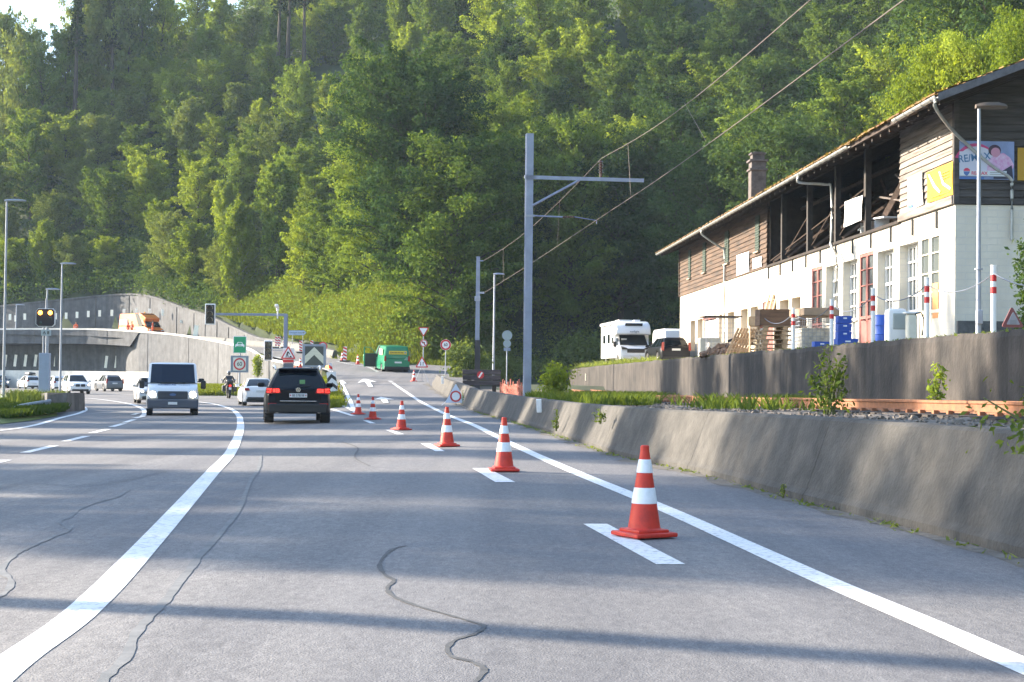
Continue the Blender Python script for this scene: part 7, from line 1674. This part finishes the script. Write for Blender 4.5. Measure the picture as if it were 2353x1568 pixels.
# motorcycle and rider
p = gp(527, 916); a = R(14); d = Vector((-math.sin(a), math.cos(a), 0)); mc = thing('motorcycle', 'black touring motorcycle with lit tail lamp and top box', 'motorcycle', p + d * .8, a, sc=1.1)
M_MC = mat('bike_black', (.02, .02, .024), .35, coat=.3)
for y_ in (-.72, .75): 
    mb = MB(); mb.lathe([(.22, -.07), (.29, -.075), (.32, -.04), (.32, .04), (.29, .075), (.22, .07)], 26, M=Matrix.Translation((0, y_, .32)) @ Matrix.Rotation(R(90), 4, 'Y')); wo = mb.build('wheel', M_RUBBER, mc, smooth=True)
    mb = MB(); mb.lathe([(.22, -.04), (.2, 0), (.05, .03)], 20, M=Matrix.Translation((0, y_, .32)) @ Matrix.Rotation(R(90), 4, 'Y')); mb.build('rim', M_RIM, wo)
prof_ = [(-.75, .62), (-.8, .75), (-.3, .82), (.05, .95), (.45, .98), (.62, .85), (.6, .55), (.3, .35), (-.3, .35), (-.45, .5)]
profile_loft(mc, 'frame_body', M_MC, prof_, .17, inset=.06); slab(mc, 'seat', M_BLACK, (0, -.25, .85), (.3, .8, .09), .03)
for s in (-1, 1): slab(mc, 'side_case', M_MC, (s * .36, -.62, .66), (.24, .5, .40), .06); 
slab(mc, 'top_case', M_MC, (0, -.85, 1.08), (.46, .36, .3), .08); tl = slab(mc, 'tail_lamp', M_TAILON, (.02, -1.0, .84), (.13, .05, .10), .02); slab(mc, 'number_plate', M_PLATE, (.02, -1.0, .66), (.18, .02, .16), .01)
q_ = MB(); q_.tube([(-.42, .3, 1.05), (-.3, .45, 1.08), (0, .5, 1.05), (.3, .45, 1.08), (.42, .3, 1.05)], .018, 8); q_.build('handlebar', M_DKMET, mc)
for s in (-1, 1): q_ = MB(); q_.bbox((s * .44, .5, 1.22), (.14, .06, .09), .03); q_.cyl((s * .33, .46, 1.08), (s * .42, .5, 1.2), .01); q_.build('mirror', M_CHROME, mc); q_ = MB(); q_.cyl((s * .1, .75, .32), (s * .1, .5, 1.0), .03); q_.build('fork', M_CHROME, mc)
q_ = MB(); q_._a([(-.22, .62, .95), (.22, .62, .95), (.16, .42, 1.35), (-.16, .42, 1.35), (-.22, .63, .95), (.22, .63, .95), (.16, .43, 1.35), (-.16, .43, 1.35)], [(0, 1, 2, 3), (7, 6, 5, 4), (0, 3, 7, 4), (1, 5, 6, 2), (2, 6, 7, 3)]); q_.build('windshield', M_GLASS, mc)
RJ = [((0, -.28, .98), .16, .13), ((0, -.24, 1.18), .16, .12), ((0, -.12, 1.40), .20, .13), ((0, -.06, 1.52), .07), ((.21, -.1, 1.42), .07), ((-.21, -.1, 1.42), .07), ((.34, .02, 1.22), .055), ((-.34, .02, 1.22), .055), ((.38, .26, 1.08), .04), ((-.38, .26, 1.08), .04),
      ((.14, -.22, .93), .10), ((-.14, -.22, .93), .10), ((.30, .14, .80), .075), ((-.30, .14, .80), .075), ((.28, -.12, .42), .055), ((-.28, -.12, .42), .055), ((.28, .04, .34), .04), ((-.28, .04, .34), .04)]
RE_ = SE[:-1]
t, o = skin_fig('person', 'motorcyclist in black with a white helmet riding away', mc.location, a, RJ, RE_, mat('leather_black', (.022, .022, .026), .5), sc=1.1)
mb = MB(); mb.lathe([(0, -.15), (.08, -.14), (.125, -.06), (.135, .02), (.12, .1), (.06, .15), (0, .16)], 20, c=(0, -.02, 1.68)); mb.build('helmet', mat('helmet_white', (.55, .55, .56), .25, coat=.5, rgb2=(.06, .06, .07), scale=3, sharp=(.52, .56)), t, smooth=True)
for s in (-1, 1):
    mb = MB(); mb.bbox((s * .39, .31, 1.07), (.09, .09, .06), .02)
    for k in range(4): mb.tube([(s * (.36 + .02 * k), .34, 1.09), (s * (.36 + .02 * k), .37, 1.06), (s * (.36 + .02 * k), .34, 1.03)], [.011, .011, .009], 6)
    mb.tube([(s * .34, .3, 1.06), (s * .335, .33, 1.03)], [.012, .01], 6); mb.build('glove', M_BLACK, t, smooth=True)
# ================================================================== yard things
def ypt(u, v, off_=0.0, z=2.28):        # a point of the yard: u gives direction, off_ the distance behind the retaining wall's top
    tt = (u - 1176.5) / FPX; Y = (10.7 + off_) / (tt + .048 + .0001); return Vector((tt * Y, Y, z))
grp = 'red and white posts with chain along the yard wall'
def make_bollard(label, H):
    t = thing('bollard', label, 'bollard', group=grp); m_ = MB(); m_.cyl((0, 0, 0), (0, 0, H), .055, n=16); m_.build('post', M_WHITE, t, smooth=True)
    for z in (H - .30, H - .54): m_ = MB(); m_.cyl((0, 0, z), (0, 0, z + .13), .0575, n=16); m_.build('red_band', M_RED, t, smooth=True)
    m_ = MB(); m_.cyl((0, 0, H), (0, 0, H + .02), .062, n=16); m_.build('cap', M_WHITE, t); return t
BL = [(2283, 612, 'largest red and white post, in front of the gable'), (2130, 640, 'red and white post in front of the cream glazed door'), (2006, 664, 'red and white post beside the peeling red door'), (1911, 689, 'red and white post beside the blue crates'),
      (1823, 709, 'red and white post at the near end of the pallet stack'), (1750.5, 716, 'red and white post at the far end of the pallet stack')]
bo = None; tops = []
for u, v, l in BL:
    p = ypt(u, 0, .25); H = at(u, v, p.y).z - 2.28
    if bo is None: bo = make_bollard(l, H); bo.location = p; H0 = H; c = bo
    else: c = copy_thing(bo, p, 0, l); c.scale = (1, 1, H / H0)
    tops.append(Vector((p.x, p.y, 2.28 + H - .14)))
e = ypt(2500, 0, .25); pts_ch = [Vector((e.x, e.y, 3.2))] + tops
for i in range(len(pts_ch) - 1):
    a, b = pts_ch[i], pts_ch[i + 1]; P_ = [a.lerp(b, k / 10) - Vector((0, 0, (.26 if i < 3 else .3) * 4 * (k / 10) * (1 - k / 10))) for k in range(11)]
    m_ = MB(); m_.tube(P_, .013, 5); tag(m_.build('chain', mat('chain_steel', (.16, .18, .22), .5, .4)), ['chain running out of the picture from the largest post', 'chain hanging in front of the gable', 'chain hanging before the white barred windows', 'chain between the red door and the blue crates', 'chain in front of the first red door', 'chain hanging above the pallet stack'][i], 'chain', 'chains between the red and white posts')
M_PAL = mat('pallet_wood', (.32, .22, .13), .85, rgb2=(.50, .37, .24), scale=4, bump=.4); M_PALD = mat('pallet_board', (.09, .05, .03), .8, rgb2=(.17, .10, .06), scale=3, stretch=(.4, .4, 3))
def make_pallet(label, gname):
    t = thing('pallet', label, 'pallet', group=gname); m_ = MB()
    for k in range(5): m_.box((0, -.36 + k * .18 if False else -.34 + k * .17, .135), (1.2, .12, .02))
    m_.build('deck', M_PAL, t); m_ = MB()
    for x in (-.52, 0, .52):
        for y in (-.33, 0, .33): m_.box((x, y, .065), (.14, .1, .09))
        m_.box((x, 0, .012), (.1, .8, .02)); m_.box((x, 0, .118), (.1, .8, .018))
    m_.build('blocks', M_PAL, t); return t
p = ypt(1794, 0, .9); gname = 'pallets stacked between the two posts'
a1 = make_pallet('lowest pallet of the stack by the retaining wall', gname); a1.location = p; a1.rotation_euler.z = HR; a1.scale = (1.25, 1.5, 1)
ordn = ['second', 'third', 'fourth', 'fifth', 'sixth']
for k in range(5): copy_thing(a1, (p.x + .04 * math.sin(k * 2), p.y, p.z + .148 * (k + 1)), HR + .02 * math.sin(k * 3), f'{ordn[k]} pallet from the bottom of the stack by the retaining wall')
m_ = MB(); m_.box((0, 0, 0), (1.5, .04, .55)); m_.box((-.76, .4, 0), (.04, .8, .55)); m_.box((.76, .4, 0), (.04, .8, .55)); m_.box((0, .8, 0), (1.5, .04, .55)); cr = m_.build('crate', M_PALD); cr.location = (p.x, p.y - .45, p.z + .89 + .28); cr.rotation_euler.z = HR; tag(cr, 'brown plywood crate on top of the pallet stack', 'crate')
# leaning slats and ladder-like racks
p = ypt(1708, 0, .8); m_ = MB()
for k in range(7): m_.box((k * .13 - .4, .1 * k, .50), (.09, .03, 1.15), ry=.42)
for k in range(4): m_.box((-.05 + .06 * k, -.04, .22 + k * .2), (.9, .02, .05))
o = m_.build('timber_slats', M_PAL); o.location = p; tag(o, 'pale timber slats leaning beside the pallet stack', 'timber')
p = ypt(1735, 0, 1.2); m_ = MB()
for z in np.arange(.1, 1.1, .14): m_.box((0, 0, z), (.42, .4, .03))
for sx in (-.2, .2): m_.box((sx, 0, .55), (.03, .4, 1.1))
m_.box((-.02, 0, 1.28), (.5, .4, .34)); o = m_.build('rack', M_PAL); o.location = p; tag(o, 'slatted wooden rack with a pale box on top, left of the pallets'.replace('left of', 'beside'), 'rack')
# planks leaning on the small red door
s_, _ = fac(1775, 700); m_ = MB()
for k in range(3): m_.box((-.55 + .12 * k, s_ - .2 - .22 * k, 1.45), (.05, .22, 2.9), ry=.26)
o = m_.build('leaning_planks', mat('fresh_plank', (.60, .45, .25), .7, var=.12, scale=3)); o.matrix_world = HM; tag(o, 'fresh yellow planks leaning against the small red door', 'planks')
# wire mesh cages
def cage(u, label, off_, sx, sy, sz, lid=True):
    p = ypt(u, 0, off_); t = thing('mesh_box', label, 'mesh box', p, HR, 'wire mesh boxes in the yard'); m_ = MB()
    for a in np.linspace(-sx / 2, sx / 2, 9):
        for y in (-sy / 2, sy / 2): m_.box((a, y, sz / 2), (.012, .012, sz))
    for a in np.linspace(-sy / 2, sy / 2, 9):
        for x in (-sx / 2, sx / 2): m_.box((x, a, sz / 2), (.012, .012, sz))
    for z in np.linspace(.08, sz, 9): m_.box((0, -sy / 2, z), (sx, .012, .012)); m_.box((0, sy / 2, z), (sx, .012, .012)); m_.box((-sx / 2, 0, z), (.012, sy, .012)); m_.box((sx / 2, 0, z), (.012, sy, .012))
    m_.build('wire_cage', M_GALV, t); m_ = MB(); m_.bbox((0, 0, .38), (sx * .9, sy * .9, .62), .03); m_.build('contents', mat('cage_contents', (.50, .48, .42), .9, var=.35, scale=6), t)
    if lid: m_ = MB(); m_.box((0, 0, sz + .06), (sx * 1.25, sy * 1.2, .05)); m_.build('lid', M_SLEEP, t)
    return t
cage(1655, 'wire mesh box with a dark lid in front of the barn niches', 1.6, 1.3, 1.2, 1.75); ct = cage(1864, 'wire mesh box under a wooden tray in front of the first red door', 1.0, 1.0, 1.3, 1.0, False)
p = ypt(1866, 0, 1.0); m_ = MB(); m_.bbox((0, 0, 0), (1.1, 2.0, .24), .02); o = m_.build('wooden_tray', mat('tray_wood', (.30, .22, .15), .8, var=.1)); o.location = (p.x, p.y - .3, 2.28 + 1.16); o.rotation_euler.z = HR; tag(o, 'long wooden tray lying across the wire mesh box', 'tray')
p = ypt(1630, 0, 1.2); m_ = MB(); m_.bbox((0, 0, .45), (.9, .7, .9), .04); o = m_.build('grey_bin', mat('bin_grey', (.35, .36, .33), .8, var=.15)); o.location = p; tag(o, 'pale grey box bin beside the black estate car', 'bin')
# rubble heap
p = ypt(1672, 0, .9); rr = random.Random(8); m_ = MB()
for k in range(170): r_ = .05 + .10 * rr.random(); a = rr.random() * 6.28; d_ = rr.random() ** .6 * 1.0; m_.box((d_ * math.cos(a), d_ * math.sin(a) * 1.3, max(.03, .55 - d_ * .45) * rr.uniform(.4, 1)), (r_ * 2, r_ * 1.6, r_), rz=a, rx=rr.random(), ry=rr.random())
o = m_.build('rubble', mat('rubble_brown', (.20, .13, .09), .95, var=.4, scale=5), recalc=False); o.location = p; tag(o, 'brown heap of rubble in front of the barn niches', 'rubble', kind='stuff')
p = ypt(1690, 0, 1.3); m_ = MB()
for k in range(6): m_.tube([(.1 * k - .3, 0, .62 + .03 * k), (.1 * k - .1, -.1, .72 + .05 * math.sin(k)), (.1 * k + .2, .1, .55)], .06, 6)
o = m_.build('black_sheeting', M_BLACK); o.location = p; tag(o, 'crumpled black sheeting on the rubble heap', 'sheeting')
# blue crates, barrels, tanks
M_BLU = mat('crate_blue', (.02, .08, .40), .5); 
def crate(u, z, off_, sx, sy, sz, label, dy=0):
    p = ypt(u, 0, off_); m_ = MB()
    for s in (-1, 1): m_.box((s * sx / 2, 0, sz / 2), (.03, sy, sz)); m_.box((0, s * sy / 2, sz / 2), (sx, .03, sz - .0))
    m_.box((0, 0, .02), (sx, sy, .03)); m_.box((0, -sy / 2 - .01, sz - .05), (sx + .03, .03, .07)); m_.box((0, -sy / 2 - .012, sz * .45), (sx * .5, .02, .05)); t = thing('bottle_crate', label, 'crate', (p.x, p.y + dy, 2.28 + z), HR, 'blue crates in the yard'); m_.build('crate_body', M_BLU, t)
    m_ = MB(); m_.box((-.0, -sy / 2 - .02, sz * .68), (sx * .28, .012, .04)); m_.build('hand_hole', M_WHITER, t); return t
for k in range(3): crate(1938, .26 + .22 * k, .9, .36, .34, .21, ['lowest of the blue crates stacked by the downpipe', 'middle blue crate of the stack by the downpipe', 'topmost blue crate of the stack by the downpipe'][k])
crate(1944, .0, .85, .55, .4, .25, 'wide blue crate under the stacked ones'); crate(1886, .0, .7, .42, .35, .22, 'low blue crate beside the wooden tray')
def barrel(u, label, m, r, h, off_):
    p = ypt(u, 0, off_); m_ = MB(); m_.lathe([(r * .92, 0), (r, .04), (r * .98, h * .33), (r * 1.03, h * .35), (r * .98, h * .38), (r * .98, h * .64), (r * 1.03, h * .66), (r * .98, h * .69), (r, h - .04), (r * .9, h), (r * .88, h - .02)], 24); o = m_.build('barrel', m, smooth=True); o.location = p; return tag(o, label, 'barrel')
barrel(2027, 'blue plastic barrel between the red door and the white tank', M_BLU, .27, .78, .9)
p = ypt(2058, 0, 1.0); t = thing('white_tank', 'white rounded appliance with glass top in front of the barred windows', 'tank', p, HR); m_ = MB(); m_.bbox((0, 0, .45), (.50, .45, .92), .10); m_.build('housing', M_WHITE, t, smooth=True); m_ = MB(); m_.bbox((.03, -.22, .58), (.34, .05, .42), .03); m_.build('glass_front', mat('pale_glass', (.35, .38, .36), .15), t)
p = ypt(2094, 0, 1.1); t = thing('water_container', 'small pale container with a hose beside the white appliance', 'container', p, HR); m_ = MB(); m_.bbox((0, 0, .36), (.24, .26, .72), .04); m_.build('body', M_CREAM, t); m_ = MB(); m_.tube([(.05, -.15, .72), (.18, -.2, .78), (.26, -.2, .6), (.22, -.2, .2)], .02, 6); m_.build('hose', M_BLACK, t); m_ = MB(); m_.bbox((.0, 0, .76), (.36, .3, .05), .02); m_.build('lid', M_WHITE, t)
# triangle sign lying by the gable
p = ypt(2327, 0, .9); zc = .28; t = thing('works_sign', 'faded red triangle sign leaning in front of the gable foot', 'road sign', p, .2); zc = .3; plate(t, tri_poly(.5, .05), (0, zc), mat('red_faded', (.20, .06, .06), .6), 'plate', tilt=-.1); face_plate(t, [(x * .62, y * .62) for x, y in tri_poly(.5, .04)], (0, zc), mat('sign_face_faded', (.28, .28, .32), .6), 'white_field', 6); face_plate(t, rect(.14, .09), (0, zc - .04), M_GREYP, 'symbol', 7)

# ================================================================== plants on the wall, barrier and rail bed
def make_plant(name, label, loc, H, W, n, leaf, lm, seed, stems=4, cat='plant', group=None, aspect=.55, conic=False):
    rng = np.random.default_rng(seed); t = thing(name, label, cat, loc, group=group); st = MB(); C = []
    for k in range(stems):
        a = rng.random() * 6.28; r_ = W * .5 * (rng.random() ** .6) * (0 if k == 0 else 1); tip = np.array([math.cos(a) * r_, math.sin(a) * r_, H * (1 if k == 0 else rng.uniform(.55, .95))]); b0 = np.array([rng.normal() * .04 * W, rng.normal() * .04 * W, 0]); mid = (b0 + tip) / 2 + np.array([0, 0, .08 * H])
        st.tube([b0, mid, tip], [.012 * H ** .5, .008, .004], 5); m = n // stems
        s = rng.uniform(.12, 1, m); P = ((1 - s) ** 2)[:, None] * b0 + (2 * s * (1 - s))[:, None] * mid + (s ** 2)[:, None] * tip
        sp = W * .20 * (1.2 - s if conic else 1 - .5 * s); j = rng.normal(size=(m, 3)) * np.stack([sp, sp, np.full(m, W * .08)], 1); C.append(P + j)
    st.build('stem', mat('stem_green', (.10, .12, .04), .8), t); C = np.concatenate(C); C[:, 2] = np.maximum(C[:, 2], .02)
    quads_obj('foliage', leaf_quads(C, leaf, rng, up=.5, aspect=aspect), LM[lm], t); return t
def bed(u, v, Y): q = at(u, v, Y); return Vector((q.x, Y, float(bedz(Y))))
p = at(1905, 958, 21.5); make_plant('tall_weed', 'tall leafy weed growing on top of the barrier in front of the rail', (p.x, p.y, p.z), (958 - 795) * 21.5 / FPX, .62, 520, .07, 'weed', 31, 9, conic=True)
p = at(2150, 925, 27); make_plant('young_shrub', 'small bright green plant in front of the dark retaining wall', (p.x, p.y, .85), .78, .40, 170, .09, 'light', 32, 4)
p = at(1262, 903, 58); make_plant('bush', 'bright green bush growing beside the steel catenary mast', (p.x + .2, p.y, .6), 1.35, 1.5, 1500, .12, 'light', 33, 14, cat='bush')
p = at(1068, 868, 109); make_plant('bush', 'broad yellow-green bush behind the round 60 sign', (p.x, p.y, .8), 3.2, 3.0, 2600, .22, 'olive', 34, 18, cat='bush')
p = at(1330, 800, 131); make_plant('bush', 'pale scrub beyond the far end of the retaining wall', (p.x, p.y, 2.0), 3.0, 5, 2000, .3, 'olive', 35, 14, cat='bush')
p = at(2320, 1200, 9.2); make_plant('leaning_weed', 'green weed hanging over the barrier at the picture edge', (p.x + .30, p.y, .86), .5, .95, 800, .045, 'weed', 36, 12)
p = at(1283, 990, 35.5); make_plant('small_weed', 'small weed at the joint of the barrier panels', (p.x - .05, p.y, .12), .5, .28, 120, .05, 'weed', 37, 4)
p = at(1376, 962, 28.5); make_plant('small_weed', 'hanging tuft of weed on the sunlit barrier face', (p.x + .02, p.y, p.z - .10), .30, .30, 110, .05, 'weed', 38, 4)
p = at(1063, 925, 62); make_plant('flower', 'small pink-tipped weed in a barrier joint beside the white triangle', (p.x, p.y, .3), .55, .2, 60, .05, 'weed', 39, 3)
p = at(1803, 1140, 17.3); make_plant('small_weed', 'tiny brownish weed at the foot of the barrier', (p.x - .02, p.y, .0), .16, .12, 60, .03, 'olive', 40, 3)
p = at(2374, 700, 41); make_plant('climbing_plant', 'dark climbing plant at the edge of the gable', (p.x, p.y, 2.3), 3.4, 1.0, 1400, .12, 'dark', 41, 9, cat='climbing plant')
p = at(592, 866, 132); make_plant('climbing_plant', 'green creeper hanging over the end of the ramp wall', (p.x, p.y, at(592, 868, 132).z), (868 - 812) * 132 / FPX, .95, 900, .16, 'light', 42, 8, cat='climbing plant')
# green tufts along the rail bed and on the wall top
P = []
for _ in range(3800):
    u = nr.uniform(1215, 1900); Y = nr.uniform(34, 66) if u < 1560 else nr.uniform(26, 40); q = at(u, 900, Y); x = q.x
    if x > WX(Y) - .1 or x < float(XB(Y)) + .55: continue
    if abs(x - railx(Y) - .5) < .62 and u > 1540: continue
    if x < railx(Y) + .1 and u > 1490 and nr.random() < .93: continue
    if nr.random() < (.25 + .75 * (math.sin(u * .031) * math.sin(u * .0123 + 1) > -.1)): P.append((x, Y, float(bedz(Y))))
tufts('grass', 'green weeds and grass growing along the rail bed', P, nr, .26, .035, 'weed', 8, .5)
P = []
for _ in range(420):
    Y = nr.uniform(28, 125); P.append((WX(Y) + nr.uniform(.05, .3), Y, 2.27))
tufts('grass', 'dry grass fringe along the top of the retaining wall', P, nr, .07, .04, 'olive', 4, .8)
P = []
for _ in range(260):
    Y = nr.uniform(84, 125); P.append((WX(Y) + nr.uniform(.3, 1.5), Y, 2.28))
tufts('grass', 'weeds in front of the motorhome and the estate car', P, nr, .36, .04, 'olive', 5, .5)
P = [(float(XB(Y)) - nr.random() * .12, Y, g(float(XB(Y)), Y) + .01) for Y in nr.uniform(9, 60, 260)]
tufts('litter_grass', 'dry stalks and leaves lying in the gutter of the barrier', P, nr, .035, .03, 'olive', 3, 1.5)

# ================================================================== haze
mb = MB(); mb.box((0, 300, 87), (2200, 2000, 196)); hz = mb.build('haze', [])
hm = bpy.data.materials.new('haze_air'); hm.use_nodes = True; N = hm.node_tree.nodes; N.clear()
ho = N.new('ShaderNodeOutputMaterial'); hv = N.new('ShaderNodeVolumePrincipled'); hm.node_tree.links.new(hv.outputs[0], ho.inputs['Volume'])
hv.inputs['Color'].default_value = (.68, .84, 1, 1); hv.inputs['Density'].default_value = 0.00022; hv.inputs['Anisotropy'].default_value = 0.0
hz.data.materials.append(hm); hz['kind'] = 'stuff'; hz['label'] = 'thin evening haze over the valley'
